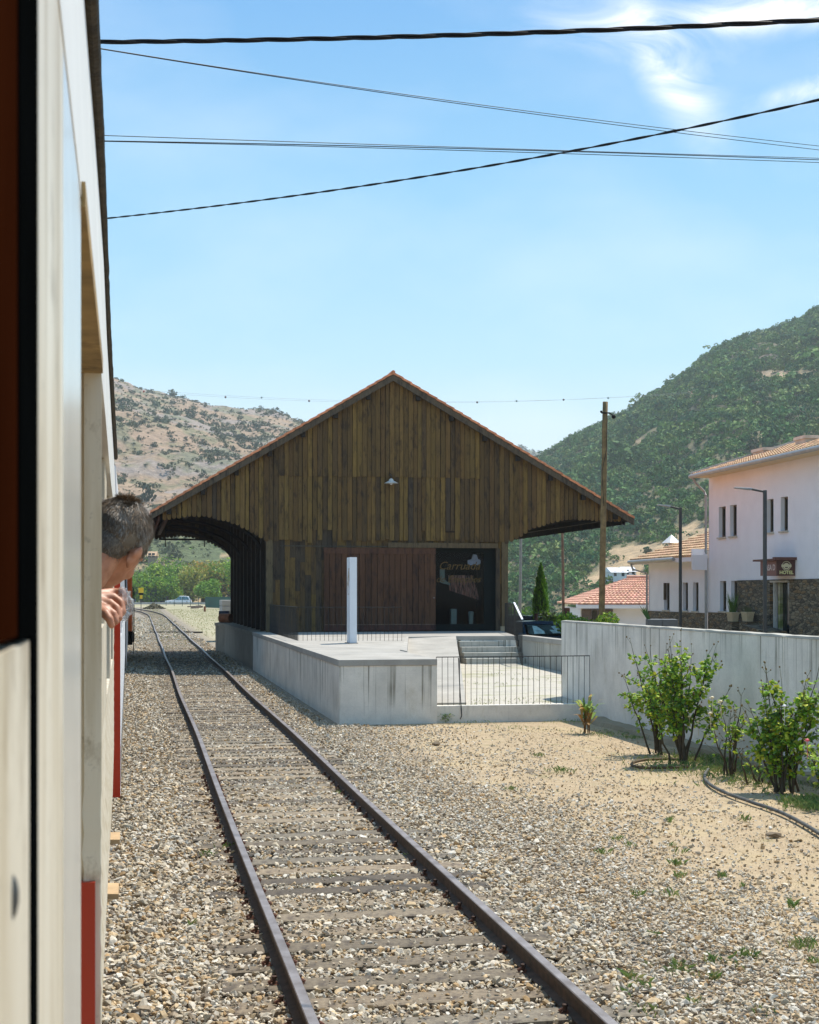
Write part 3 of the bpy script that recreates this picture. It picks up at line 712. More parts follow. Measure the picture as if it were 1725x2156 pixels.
# side walls: planks between posts, canopy shade darkened into their colour
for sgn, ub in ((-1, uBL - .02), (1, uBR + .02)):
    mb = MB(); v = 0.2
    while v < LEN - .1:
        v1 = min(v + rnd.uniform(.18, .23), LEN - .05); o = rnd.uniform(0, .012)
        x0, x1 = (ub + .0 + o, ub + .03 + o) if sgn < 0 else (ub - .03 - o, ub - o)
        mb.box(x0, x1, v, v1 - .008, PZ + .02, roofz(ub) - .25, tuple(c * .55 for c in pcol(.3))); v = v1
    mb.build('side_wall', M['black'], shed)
    for k in range(9):
        v = 1.6 + k * 1.95; mb = MB(); x0, x1 = (ub - .13, ub - .002) if sgn < 0 else (ub + .002, ub + .13)
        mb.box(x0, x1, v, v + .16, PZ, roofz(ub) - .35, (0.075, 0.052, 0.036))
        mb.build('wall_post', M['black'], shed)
    for k in range(4):                                        # curved brackets carrying the canopy, coloured near black for its shade
        v = 1.68 + k * 5.0; mb = MB(); ue = (uL + .9) if sgn < 0 else (uR - .9); pts = []
        for j in range(9):
            t = j / 8; uu = ub + (ue - ub) * (1 - math.cos(t * math.pi / 2)); zz = (PZ + 2.55) + (roofz(ue) - .45 - PZ - 2.55) * math.sin(t * math.pi / 2); pts.append((uu, v, zz))
        mb.tube(pts, 0.07, 4, (0.022, 0.016, 0.012)); mb.build('canopy_bracket', M['black'], shed)
# roof: courses of tiles, boarding, rafters and purlins beneath coloured dark for shade
for sgn, ue, ze in ((-1, uL, zL), (1, uR, zR)):
    mb = MB(); n = 29; Lr = math.hypot(ue - uA, ze - zA)
    for i in range(n):
        t0, t1 = i / n, min(1.0, (i + 1.18) / n); h0, h1 = -0.005, 0.035
        x0, x1 = uA + (ue - uA) * t0, uA + (ue - uA) * t1; z0, z1 = zA + (ze - zA) * t0, zA + (ze - zA) * t1
        kk = rnd.uniform(.85, 1.2); c = tuple(kk * k for k in (1.15, 1.15, 1.1))
        v0 = -0.33 + rnd.uniform(-.006, .006)
        p = [(x0, v0, z0 + h0 - .055), (x1, v0, z1 + h1 - .06), (x1, LEN + .3, z1 + h1 - .06), (x0, LEN + .3, z0 + h0 - .055)]
        q = [(a, b, cc + .075) for a, b, cc in p]
        mb.hexa(p + q, c)
    mb.build('tiled_roof', M['tile'], shed)
    mb = MB(); d = 0.06
    p = [(uA, -.24, zA - .055 - d), (ue, -.24, ze - .055 - d), (ue, LEN + .24, ze - .055 - d), (uA, LEN + .24, zA - .055 - d)]
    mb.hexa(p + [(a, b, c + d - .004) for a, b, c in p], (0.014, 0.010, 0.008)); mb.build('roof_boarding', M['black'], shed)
    for vv in (-.30, LEN + .24):
        mb = MB(); p = [(uA, vv, zA - .285), (ue, vv, ze - .27), (ue, vv + .055, ze - .27), (uA, vv + .055, zA - .285)]
        mb.hexa(p + [(a, b, c + .222) for a, b, c in p], (0.105, 0.082, 0.055)); mb.build('barge_board', M['timber'], shed)
    for k in range(7):                                        # purlin ends under the verge
        t = (k + .75) / 7.3; uu = uA + (ue - uA) * t; zz = zA + (ze - zA) * t - .26
        mb = MB(); mb.box(uu - .07, uu + .07, -.235, LEN + .2, zz - .17, zz + .02 + .0, (0.075, 0.055, 0.036)); mb.build('purlin', M['black'], shed)
    for k in range(14):
        v = .7 + k * 1.24; mb = MB(); ub = uBL if sgn < 0 else uBR; tt = (ub - uA) / (ue - uA)
        p = [(ub, v, roofz(ub) - .27), (ue, v, ze - .22), (ue, v + .1, ze - .22), (ub, v + .1, roofz(ub) - .27)]
        mb.hexa(p + [(a, b, c + .1) for a, b, c in p], (0.018, 0.013, 0.010)); mb.build('rafter', M['black'], shed)
mb = MB(); mb.tube([(uA, -.34, zA + .01), (uA, LEN + .3, zA + .01)], .07, 8, (1.1, 1.05, 1.0)); mb.build('ridge_tile', M['tile'], shed)
# valance with shade in its colour hanging along the left eave, scalloped, and the hanging rail at the far end
for sgn, ue in ((-1, uL + .32), (1, uR - .34)):
    mb = MB(); v = .1
    while v < LEN - .1:
        y0 = v; y1 = v + .19; zt = roofz(ue) - .08; zb = zt - .36
        vs = []; r_ = (y1 - y0) / 2 - .004
        prof = [(y0 + .004 + r_ + r_ * math.cos(math.pi + math.pi * k / 5), zb + r_ + r_ * math.sin(math.pi + math.pi * k / 5)) for k in range(6)] + [(y1 - .004, zt), (y0 + .004, zt)]
        n = len(prof); vv = [(ue, a, b) for a, b in prof] + [(ue + .025, a, b) for a, b in prof]
        mb.add(vv, [tuple(range(n)), tuple(reversed(range(n, 2 * n)))] + [((i + 1) % n, i, n + i, n + (i + 1) % n) for i in range(n)], tuple(c * .6 for c in pcol(.3))); v = y1
    mb.build('eave_valance', M['black'], shed)
ua, za = SH(335, 1135, LEN - .5); ub_, _ = SH(445, 1135, LEN - .5)
mb = MB(); mb.box(ua, ub_, LEN - .54, LEN - .46, za - .05, za + .03, (.02, .02, .02)); 
for f in (.12, .87): mb.box(ua + (ub_ - ua) * f - .02, ua + (ub_ - ua) * f + .02, LEN - .52, LEN - .48, za - .35, za + .6, (.02, .02, .02))
mb.build('hanging_rail', M['black'], shed)
# sliding door
ud0, zd1 = SH(681, 1153); ud1, _ = SH(917, 1153)
door = empty('sliding_door', (0, 0, 0)); door.parent = shed
mb = MB(); DC = [(0.100, 0.042, 0.018), (0.086, 0.036, 0.016), (0.112, 0.048, 0.021)]; n = 19
for k in range(n):
    a = ud0 + (ud1 - ud0) * k / n; b = ud0 + (ud1 - ud0) * (k + 1) / n
    mb.box(a + .008, b - .008, -.075 + rnd.uniform(0, .003), -.045, PZ + .14, zd1 - .20, rnd.choice(DC))
mb.build('door_boards', M['doorwood'], door)
mb = MB(); mb.box(ud0, ud1, -.095, -.045, zd1 - .21, zd1, (0.11, 0.047, 0.024)); mb.build('top_rail', M['doorwood'], door)
mb = MB(); mb.box(ud0 + .01, ud1, -.095, -.045, PZ + .035, PZ + .24, (0.09, 0.032, 0.022)); mb.box(ud0 + .02, ud1 - .01, -.10, -.06, PZ + .241, PZ + .262, (0.24, 0.17, 0.12)); mb.build('bottom_rail', M['doorwood'], door)
mb = MB(); mb.sphere((ud1 - .07, -.10, PZ + 1.18), .02); mb.build('handle', M['gutter_zinc'], door)
uh0, zh = SH(816, 1148); uh1, _ = SH(1047, 1148)
mb = MB(); mb.box(uh0, uh1, -.13, -.035, zh - .085, zh + .09, (0.125, 0.09, 0.048)); mb.build('door_header', M['timber'], shed)
mb = MB(); mb.box(SH(590, 1150)[0], uh0, -.06, -.035, zh - .06, zh - .03, (0.08, 0.075, 0.06)); mb.build('door_track', M['timber'], shed)
mb = MB(); mb.box(uO1 - .0, uO1 + .13, -.03, .10, PZ, zh - .086, (0.08, 0.058, 0.036)); mb.build('door_jamb', M['timber'], shed)
mb = MB(); mb.box(uO1 + .15, uO1 + .33, -.06, .02, PZ, PZ + .17, (0.9, 0.8, 0.6)); mb.build('foot_stone', M['slab'], shed)
# shop front set back in the opening
gv = 0.42
shop = empty('shop_front', (0, 0, 0)); shop.parent = shed
ug1 = SH(1019, 1240, gv)[0]; ug0 = SH(905, 1240, gv)[0]; zg0 = SH(960, 1314, gv)[1]; zg1 = SH(960, 1163, gv)[1]
fr = simple('green_black_frame', (0.007, 0.012, 0.012), 0.7, 0.0, var=0.15, Specular_IOR_Level=0.15)
mb = MB(); mb.box(ug0 - .1, uO1 + .1, gv - .03, gv + .04, PZ, zg0); mb.box(ug0 - .1, uO1 + .1, gv - .03, gv + .04, zg1, zO + .1); mb.box(ug1, uO1 + .1, gv - .03, gv + .04, zg0, zg1)
mb.build('frame', fr, shop)
gm = NT('shop_glass'); gm.set((1, 1, 1), 0.02, Transmission_Weight=1.0, IOR=1.45)
mixn = gm.t.nodes.new('ShaderNodeMixShader'); tr = gm.t.nodes.new('ShaderNodeBsdfTransparent'); gl = gm.t.nodes.new('ShaderNodeBsdfGlossy'); gl.inputs['Roughness'].default_value = .02
fz = gm.t.nodes.new('ShaderNodeFresnel'); fz.inputs[0].default_value = 1.13
gm.t.links.new(fz.outputs[0], mixn.inputs[0]); gm.t.links.new(tr.outputs[0], mixn.inputs[1]); gm.t.links.new(gl.outputs[0], mixn.inputs[2]); gm.t.links.new(mixn.outputs[0], gm.out.inputs[0]); M['clear'] = gm.m
mb = MB(); mb.box(ug0, ug1, gv, gv + .008, zg0, zg1); mb.build('pane', M['clear'], shop)
# reveals and dark interior room of the shop
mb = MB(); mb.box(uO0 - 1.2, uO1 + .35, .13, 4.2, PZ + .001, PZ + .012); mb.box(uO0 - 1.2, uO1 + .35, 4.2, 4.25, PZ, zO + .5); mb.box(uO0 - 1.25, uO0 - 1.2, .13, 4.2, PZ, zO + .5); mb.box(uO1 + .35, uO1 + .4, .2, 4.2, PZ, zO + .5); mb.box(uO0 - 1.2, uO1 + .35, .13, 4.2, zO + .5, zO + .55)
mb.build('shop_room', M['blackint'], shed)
def text(body, size, mat, parent, loc, rot, name='lettering', ext=0.002, shear=0.0, bold=0.0, ax='CENTER', sx=1.0):
    c = bpy.data.curves.new(name, 'FONT'); c.body = body; c.size = size; c.align_x = ax; c.align_y = 'CENTER'; c.extrude = ext; c.shear = shear; c.offset = bold
    o = bpy.data.objects.new(name, c); COL.objects.link(o); o.parent = parent; o.location = loc; o.rotation_euler = rot; o.scale = (sx, 1, 1); c.materials.append(mat)
    dg_ = bpy.context.evaluated_depsgraph_get(); me = bpy.data.meshes.new_from_object(o.evaluated_get(dg_)); q = bpy.data.objects.new(name, me); COL.objects.link(q)
    q.parent = parent; q.location = loc; q.rotation_euler = rot; q.scale = (sx, 1, 1); bpy.data.objects.remove(o); q.name = name
    return q
ochre = simple('ochre_letter_film', (0.13, 0.075, 0.012), 0.7, var=.15, bump=0)
u_, z_ = SH(967, 1192, gv - .01); text('Carruada', 0.40, ochre, shop, (u_, gv - .006, z_), (R(90), 0, 0), shear=0.35)
u_, z_ = SH(965, 1220, gv - .01); text('de Emoções', 0.33, ochre, shop, (u_, gv - .006, z_), (R(90), 0, 0), shear=0.35)
# goods behind the glass
def ingoods(name, label, cat, fn, mat, x, y, v=0.7):
    u_, z_ = SH(x, y, v); w = Vector((*W2(u_, v), z_)); mb = MB(); fn(mb); o = mb.build(name, mat); o.location = w; o.rotation_euler = (0, 0, RZ); tag(o, label, cat); return o
M['dimwhite'] = simple('bluish_cloth', (.22, .27, .36), .9, var=.2); M['dimteal'] = simple('dull_teal_card', (.10, .15, .14), .8, var=.2)
def stripes():
    t = NT('striped_shawl'); s = t.noise(1.0, t.pos((22, 22, 1.2)), 4); t.set(t.mix(t.ramp(s, .45, .55), (0.03, 0.018, 0.015), (0.20, 0.10, 0.075)), .9); return t.m
def shawl(mb):
    vs = []; n = 18
    for i in range(n + 1):
        t = i / n; x = -.45 + .9 * t; y = .05 * math.sin(t * 30)
        vs += [(x, y, .42), (x + .18 * t + .05, y * 1.3 + .01, -.12 - .35 * t)]
    for i in range(n + 1): x, y, z = vs[2 * i]; x2, y2, z2 = vs[2 * i + 1]; vs += [(x, y + .02, z), (x2, y2 + .02, z2)]
    b = 2 * (n + 1); fs = [(2 * i, 2 * i + 1, 2 * i + 3, 2 * i + 2) for i in range(n)] + [(b + 2 * i + 2, b + 2 * i + 3, b + 2 * i + 1, b + 2 * i) for i in range(n)] + [(2 * i + 1, b + 2 * i + 1, b + 2 * i + 3, 2 * i + 3) for i in range(n)]
    mb.add(vs, fs)
ingoods('hanging_shawl', 'striped reddish brown shawl hanging behind the shop glass', 'shawl', shawl, stripes(), 970, 1236)
def blouse(mb): mb.slab_y([(-.2, -.1), (-.08, -.16), (0.04, -.10), (.18, -.17), (.27, -.08), (.26, .04), (.18, .06), (.12, .22), (.0, .24), (-.06, .06), (-.2, .02)], 0, .06)
ingoods('white_blouse', 'white blouse hanging at the top of the shop window', 'blouse', blouse, M['dimwhite'], 997, 1181)
def boot(mb): mb.slab_y([(-.14, -.18), (.02, -.24), (.22, -.28), (.24, -.24), (.08, -.14), (.03, -.05), (.03, .28), (-.14, .28)], 0, .08)
ingoods('white_stocking', 'pale blue stocking shape hanging at the left of the shop window', 'stocking', boot, M['dimteal'], 935, 1215)
ingoods('display_box', 'tall white display box standing low behind the shop glass', 'display box', lambda mb: mb.box(-.1, .1, 0, .2, -.62, .30), M['dimteal'], 956, 1300)
def col_(mb): mb.lathe([(.10, -.75), (.16, -.7), (.13, -.62), (.07, -.3), (.09, .1), (.11, .22), (.05, .26)], seg=12)
ingoods('dress_stand', 'tapering pale fabric stand to the right of the display box', 'dress stand', col_, M['dimteal'], 992, 1302)
# shade lamp on the gable
lu, lz = SH(824, 1016, -.3)
lamp = empty('wall_lamp', (*W2(lu, -.30), lz), RZ, 'round white enamel shade lamp fixed high on the shed gable', 'lamp')
mb = MB(); mb.lathe([(.235, -.03), (.24, -.02), (.15, .03), (.09, .06), (.07, .11), (.03, .14), (.0, .15)], seg=24); mb.build('lamp_shade', simple('enamel_shade', (0.62, 0.62, 0.58), .35, var=.1, bump=0), lamp, smooth=False)
mb = MB(); mb.sphere((0, 0, -.02), .055, sc=(1, 1, 1.1)); mb.build('bulb', M['whitepaint'], lamp)
mb = MB(); mb.tube([(0, 0, .14), (0, 0, .24), (0, .08, .29), (0, .22, .29)], .014, 6); mb.build('bracket', M['darkmetal'], lamp)

# ------------------------------------------------------------------ TRAIN (the camera leans out of its first coach)
def TP(d, Y, z): return (-0.199 * Y + d, Y, z)
def ipl(x, xs, ys): return float(np.interp(x, xs, ys))
def dg(Y): return ipl(Y, [2.3, 3.0, 5.2, 13.0], [-.044, -.045, -.054, -.060])
def rg_(Y): return ipl(Y, [2.3, 4.0, 8.0, 12], [.0125, .0085, .013, .016])
def dw1(Y, z):
    if z > 3.04: return dg(Y) - (2 * rg_(Y) - .003) * min(1.0, (z - 3.04) / .5)
    b = ipl(Y, [1.42, 2.5, 3.0, 3.6, 5.0, 7.5, 10.0], [-.045, -.043, -.056, -.061, -.065, -.070, -.084])
    if z < 1.9 and Y < 2.5: b -= 0.010 * (1.9 - z) / 0.9
    if z < 1.57: b -= 0.055 * (1.57 - z) / 0.57 + .02 * (1 if z < 1.3 else 0)
    return b
def patch(mb, fn, Y0, Y1, z0, z1, off=0.0, dz=0.15, dY=0.5, ribs=False, col=None):
    ny = max(1, int(math.ceil((Y1 - Y0) / dY))); nz = max(1, int(math.ceil((z1 - z0) / (0.035 if ribs else dz)))); vs = []
    for i in range(ny + 1):
        Y = Y0 + (Y1 - Y0) * i / ny
        for j in range(nz + 1):
            z = z0 + (z1 - z0) * j / nz; r = (0.0035 * (j % 2) if ribs and 0 < j < nz else 0)
            vs.append(TP(fn(Y, z) + off - r, Y, z))
    fs = [(i * (nz + 1) + j, (i + 1) * (nz + 1) + j, (i + 1) * (nz + 1) + j + 1, i * (nz + 1) + j + 1) for i in range(ny) for j in range(nz)]
    mb.add(vs, fs, col)
def solid(o, t=0.03):
    m = o.modifiers.new('thickness', 'SOLIDIFY'); m.thickness = t; m.offset = -1; return o
def tbox(mb, d0, d1, Y0, Y1, z0, z1, col=None):
    mb.hexa([TP(d0, Y0, z0), TP(d1, Y0, z0), TP(d1, Y1, z0), TP(d0, Y1, z0), TP(d0, Y0, z1), TP(d1, Y0, z1), TP(d1, Y1, z1), TP(d0, Y1, z1)], col)
WD = 2.86
def shell(root, fn, Y0, Y1, mat, roofm, dtop):
    """roof, far side, floor and ends of a coach"""
    mb = MB(); n = 12; ys = np.linspace(Y0, Y1, 12); vs = []
    for y in ys:
        d1 = dtop(y) - .004; 
        for k in range(n + 1):
            a = math.pi * k / n; vs.append(TP(d1 - WD / 2 + WD / 2 * math.cos(a), y, 3.60 + .42 * math.sin(a) ** .8))
    fs = [(i * (n + 1) + k, (i + 1) * (n + 1) + k, (i + 1) * (n + 1) + k + 1, i * (n + 1) + k + 1) for i in range(len(ys) - 1) for k in range(n)]
    mb.add(vs, fs); mb.build('roof', roofm, root, fix=False)
    mb = MB(); tbox(mb, -WD - .06, -WD - .02, Y0, Y1, 1.0, 3.6); mb.build('far_side', mat, root)
    mb = MB(); tbox(mb, -WD, -.16, Y0 + .05, Y1 - .05, 1.12, 1.22); mb.build('floor', M['blackint'], root)
def wheels(root, ys, d):
    for y in ys:
        for dd in (d - .62, d - 2.30):
            mb = MB(); c = Vector(TP(dd, y, .60)); vs = []; n = 20
            for r_, w in ((.45, -.06), (.45, .05), (.36, .06), (.12, .03), (.12, .09)):
                for k in range(n): a = 2 * math.pi * k / n; vs.append((c.x + w, c.y + r_ * math.cos(a), c.z + r_ * math.sin(a)))
            fs = [(i * n + k, i * n + (k + 1) % n, (i + 1) * n + (k + 1) % n, (i + 1) * n + k) for i in range(4) for k in range(n)] + [tuple(range(n)), tuple(range(4 * n, 5 * n))]
            mb.add(vs, fs); mb.build('wheel', M['darkmetal'], root)
    mb = MB(); tbox(mb, d - 2.4, d - .5, ys[0] - .6, ys[-1] + .6, .55, .85); mb.build('bogie_frame', M['darkmetal'], root)

c1 = empty('passenger_coach', (0, 0, 0), label='cream painted coach nearest the camera, with the man leaning from its window', cat='train coach', group='coaches of the train')
roofgrey = simple('coach_roof_paint', (0.30, 0.30, 0.29), .7, var=.2)
mb = MB()
for a in [(-9, -.7, 1.0, 3.04, 0), (-.7, .40, 1.0, 2.45, 0), (.40, .614, 1.0, 2.628, 0), (.614, .662, 1.0, 2.628, 0), (.71, 1.02, 1.0, 3.04, 0), (1.02, 1.42, 1.0, 1.9, 0),
          (2.5, 3.05, 1.0, 3.04, 0), (3.05, 4.15, 1.0, 2.56, 1), (4.15, 4.7, 1.0, 3.04, 0), (4.7, 5.8, 1.0, 2.3, 1), (5.8, 6.4, 1.0, 3.04, 0), (6.4, 7.5, 1.0, 2.3, 1), (7.5, 10.0, 1.0, 3.04, 0)]:
    if a[1] > 2.6:
        patch(mb, dw1, a[0], a[1], a[2], 1.6); patch(mb, dw1, a[0], a[1], 1.6, min(2.3, a[3]), ribs=True)
        if a[3] > 2.3: patch(mb, dw1, a[0], a[1], 2.3, a[3])
    else: patch(mb, dw1, a[0], a[1], a[2], a[3])
body = solid(mb.build('side_wall', M['cream'], c1, fix=False))
mb = MB(); patch(mb, dw1, -9, 10.0, 3.045, 3.6, dY=.3); solid(mb.build('cantrail', M['cantrail'], c1, fix=False))
mb = MB(); patch(mb, dw1, 1.02, 1.42, 1.9, 3.04, dY=.1); solid(mb.build('glossy_panel', M['gloss'], c1, fix=False))
mb = MB(); patch(mb, dw1, .590, .712, 2.63, 3.04, .001, dY=.05); patch(mb, dw1, .665, .712, 1.0, 2.63, .001, dY=.05); solid(mb.build('door_seal', M['blackrubber'], c1, fix=False), .02)
mb = MB(); patch(mb, dw1, .30, .589, 2.632, 3.04, -.000, dY=.1); solid(mb.build('door_window', M['brownglass'], c1, fix=False), .01)
hp = TP(-.045, .565, 0); mb = MB(); z0 = at(20, 1890, .565).z; mb.sphere((hp[0] - .002, hp[1], z0), .0045, sc=(1, 1.4, 2.3)); mb.build('door_handle', M['darkmetal'], c1)
# entrance recess: jambs, soffit, door set back
mb = MB(); tbox(mb, -.42, -.078, 1.385, 1.419, 1.1, 3.04); mb.build('door_jamb', M['cream'], c1)
mb = MB(); tbox(mb, -.42, -.0435, 2.502, 2.54, 1.1, 3.04); mb.build('door_jamb', M['cream'], c1, bevel=.003)
mb = MB(); tbox(mb, -.092, -.054, 2.482, 2.5015, 1.1, 2.145); mb.build('red_panel', M['red'], c1)
mb = MB(); tbox(mb, -.42, -.0405, 1.42, 2.5, 3.035, 3.06); mb.build('door_soffit', simple('stained_soffit', (0.36, 0.24, 0.10), .8, var=.5, scale=9, dirt=((.05, .03, .015), .9)), c1)
mb = MB(); tbox(mb, -.45, -.40, 1.42, 2.5, 1.1, 3.035); mb.build('entrance_door', M['cream'], c1)
# windows
for (ya, yb, zb) in ((3.05, 4.15, 2.56), (4.7, 5.8, 2.3), (6.4, 7.5, 2.3)):
    mb = MB(); e = .03
    patch(mb, dw1, ya, ya + e, zb, 3.04, -.012); patch(mb, dw1, yb - e, yb, zb, 3.04, -.012); patch(mb, dw1, ya + e, yb - e, 3.0, 3.04, -.012)
    if zb < 2.5: patch(mb, dw1, ya + e, yb - e, zb, zb + .04, -.012)
    w = solid(mb.build('window_frame', M['darkmetal'], c1, fix=False), .015)
    if zb < 2.5: mb = MB(); patch(mb, dw1, ya + e, yb - e, zb + .04, 3.0, -.02); solid(mb.build('pane', M['glass_dark'], w, fix=False), .006)
# rough black rain gutter along the cantrail
mb = MB(); pts = []; rad = []; y = -3.0
while y < 13.4:
    pts.append(Vector(TP(dg(y) - rg_(y) + .0012 * mnoise.noise(Vector((y * 4, 0, 0))), y, 3.60 + .004 * mnoise.noise(Vector((y * 3, 7, 0)))))); rad.append(rg_(y) + .0018 * mnoise.noise(Vector((y * 9, 3, 0)))); y += .08
mb.tube([p for p in pts if p.y < 10.05], [r_ for p, r_ in zip(pts, rad) if p.y < 10.05], 8); mb.build('rain_gutter', M['dirtgutter'], c1)
shell(c1, dw1, -9, 10.0, M['cream'], roofgrey, dg)
mb = MB(); tbox(mb, -WD, -.10, 9.96, 10.0, 1.0, 3.6); tbox(mb, -WD, -.10, -9, -8.96, 1.0, 3.6); mb.build('end_wall', M['cream'], c1)
wheels(c1, [6.2, 8.2], 0)
for yy_ in (7.80, 9.52):
    mb = MB(); tbox(mb, -.30, -.041, yy_, yy_ + .30, .97, 1.0); mb.build('step_board', M['stepwood'], c1)
    mb = MB(); tbox(mb, -.28, -.20, yy_ + .1, yy_ + .16, .97, 1.25); mb.build('step_bracket', M['darkmetal'], c1)

c2 = empty('passenger_coach', (0, 0, 0), label='second coach of the train, pale side with a red end beyond the man', cat='train coach', group='coaches of the train')
def dw2(Y, z):
    b = -.042 + .0013 * (Y - 10.6)
    if z > 2.5: b -= .035 * (z - 2.5) / 1.1
    return b
mb = MB(); segs = [(10.62, 11.2)] + [(12.2 + 2.3 * k, 12.2 + 2.3 * k + 1.0) for k in range(7)]
prev = 10.62
for k in range(8):
    ya = 11.1 + k * 2.0; yb = ya + 1.25
    patch(mb, dw2, prev, ya, 1.13, 3.6); patch(mb, dw2, ya, yb, 1.13, 2.3); patch(mb, dw2, ya, yb, 3.0, 3.6); prev = yb
patch(mb, dw2, prev, 28.0, 1.13, 3.6); solid(mb.build('side_wall', M['whitepaint'], c2, fix=False))
for k in range(8):
    ya = 11.1 + k * 2.0; yb = ya + 1.25
    mb = MB(); patch(mb, dw2, ya, yb, 2.3, 3.0, -.015); solid(mb.build('window', M['glass_dark'], c2, fix=False), .01)
mb = MB(); tbox(mb, -WD, -.043, 10.58, 10.618, 1.13, 3.3); mb.build('red_end', M['red'], c2)
mb = MB(); patch(mb, dw2, 10.7, 28, 1.2, 1.5, .003); solid(mb.build('chrome_sill', simple('chrome_trim', (.5, .52, .55), .18, .9, var=.1), c2, fix=False), .01)
shell(c2, dw2, 10.62, 28, M['whitepaint'], roofgrey, lambda y: dw2(y, 3.6)); wheels(c2, [12.5, 14.5, 24.0, 26.0], 0)

c3 = empty('passenger_coach', (0, 0, 0), label='third coach of the train, dark windowed side just behind the orange locomotive', cat='train coach', group='coaches of the train')
def dw3(Y, z):
    b = .0 + .0035 * (Y - 28.6)
    if z > 2.5: b -= .05 * (z - 2.5) / 1.1
    return b
mb = MB(); prev = 28.6
for k in range(8):
    ya = 29.2 + k * 2.2; yb = ya + 1.45
    patch(mb, dw3, prev, ya, 1.1, 3.6); patch(mb, dw3, ya, yb, 1.1, 2.2); patch(mb, dw3, ya, yb, 3.0, 3.6); prev = yb
patch(mb, dw3, prev, 47.0, 1.1, 3.6); solid(mb.build('side_wall', simple('blue_grey_coach_paint', (.16, .19, .23), .4, var=.2), c3, fix=False))
for k in range(8):
    ya = 29.2 + k * 2.2; yb = ya + 1.45
    mb = MB(); patch(mb, dw3, ya, yb, 2.2, 3.0, -.015); solid(mb.build('window', M['glass_dark'], c3, fix=False), .01)
mb = MB(); tbox(mb, -WD, -.003, 28.56, 28.598, 1.1, 3.3); mb.build('coach_end', M['darkmetal'], c3)
shell(c3, dw3, 28.6, 47, M['whitepaint'], roofgrey, lambda y: dw3(y, 3.6)); wheels(c3, [31, 33, 43, 45.0], .05)
lo = empty('diesel_locomotive', (0, 0, 0), label='orange locomotive at the head of the train beyond the coaches', cat='locomotive')
LY = 47.8; LD = .10
mb = MB(); tbox(mb, -2.6, .11 + LD, LY, LY + .9, 1.35, 3.55); tbox(mb, -2.5, .0, LY + .9, LY + 10, 1.35, 3.35); tbox(mb, -2.6, .11 + LD, LY + 8, LY + 11, 1.35, 3.8); mb.build('body', M['orange'], lo, bevel=.03)
mb = MB(); tbox(mb, -2.6, .10 + LD, LY - .1, LY + 11.4, .9, 1.346); mb.build('underframe', M['blackrubber'], lo, bevel=.01)
mb = MB(); tbox(mb, .001, .04, LY + 1.6, LY + 7.5, 1.8, 3.1); mb.build('side_grille', M['darkmetal'], lo)
for yb in (LY + .1, LY + 8.3):
    mb = MB(); mb.tube([TP(.14 + LD, yb, .6), TP(.17 + LD, yb, 1.2), TP(.17 + LD, yb, 2.7), TP(.12 + LD, yb, 2.85)], .014, 6); mb.build('handrail', M['blackrubber'], lo)
mb = MB(); mb.sphere(TP(.10 + LD, LY + .4, 1.15), .10, sc=(.9, 1, 2.0)); mb.build('axle_box', simple('oily_brown_metal', (.06, .035, .02), .7), lo)
mb = MB(); tbox(mb, -2.61, .112 + LD, LY + 9, LY + 10.4, 2.6, 3.3); mb.build('cab_window', M['glass_dark'], lo)
mb = MB(); mb.tube([TP(.05 + LD, LY + .3, 2.35), TP(.2 + LD, LY + .2, 2.4)], .06, 8); mb.build('marker_lamp', M['gutter_zinc'], lo)
wheels(lo, [LY + 2, LY + 4, LY + 7, LY + 9], .1)

# ------------------------------------------------------------------ THE MAN AT THE WINDOW
def skinmat():
    t = NT('skin'); n = t.noise(30, detail=4); c = t.mix(t.ramp(n, .35, .65), (0.36, 0.15, 0.08), (0.50, 0.235, 0.145))
    t.set(c, .5, Subsurface_Weight=.08); t.b.inputs['Subsurface Radius'].default_value = (.01, .004, .002); t.bump(t.noise(90, detail=4), .25, .0015); return t.m
M['skin'] = skinmat()
HC = Vector((-0.744, 3.60, 2.775))
HR = Matrix.Rotation(R(22), 4, 'Y') @ Matrix.Rotation(R(-20), 4, 'Z') @ Matrix.Rotation(R(-24), 4, 'X') @ Matrix.Scale(.97, 4)
def HP_(p): return HC + (HR @ Vector(p))
def ell(mb, c, r, seg=20, rings=14, m=None, tilt=None):
    vs = []
    for i in range(rings + 1):
        th = math.pi * i / rings
        for k in range(seg):
            a = 2 * math.pi * k / seg; v = Vector((r[0] * math.sin(th) * math.cos(a), r[1] * math.sin(th) * math.sin(a), r[2] * math.cos(th)))
            if tilt: v = tilt @ v
            v = v + Vector(c); vs.append(HP_(v) if m is None else m @ v)
    fs = [(i * seg + k, (i + 1) * seg + k, (i + 1) * seg + (k + 1) % seg, i * seg + (k + 1) % seg) for i in range(rings) for k in range(seg)]
    mb.add(vs, fs)
ID = Matrix.Identity(4)
man = empty('person', tuple(HC), 0, 'person with short greying hair leaning out of the train window, head turned away', 'person')
def chain(mb, pts, rads, n=6, seg=14):
    P = [Vector(p) for p in pts]; q = []; rr = []
    for i in range(len(P) - 1):
        for k in range(n):
            t = k / n; q.append(P[i].lerp(P[i + 1], t)); rr.append(rads[i] + (rads[i + 1] - rads[i]) * t)
    q.append(P[-1]); rr.append(rads[-1]); mb.tube(q, rr, seg)
    for p, r_ in zip(P, rads): ell(mb, p, (r_, r_, r_), 14, 10, ID)
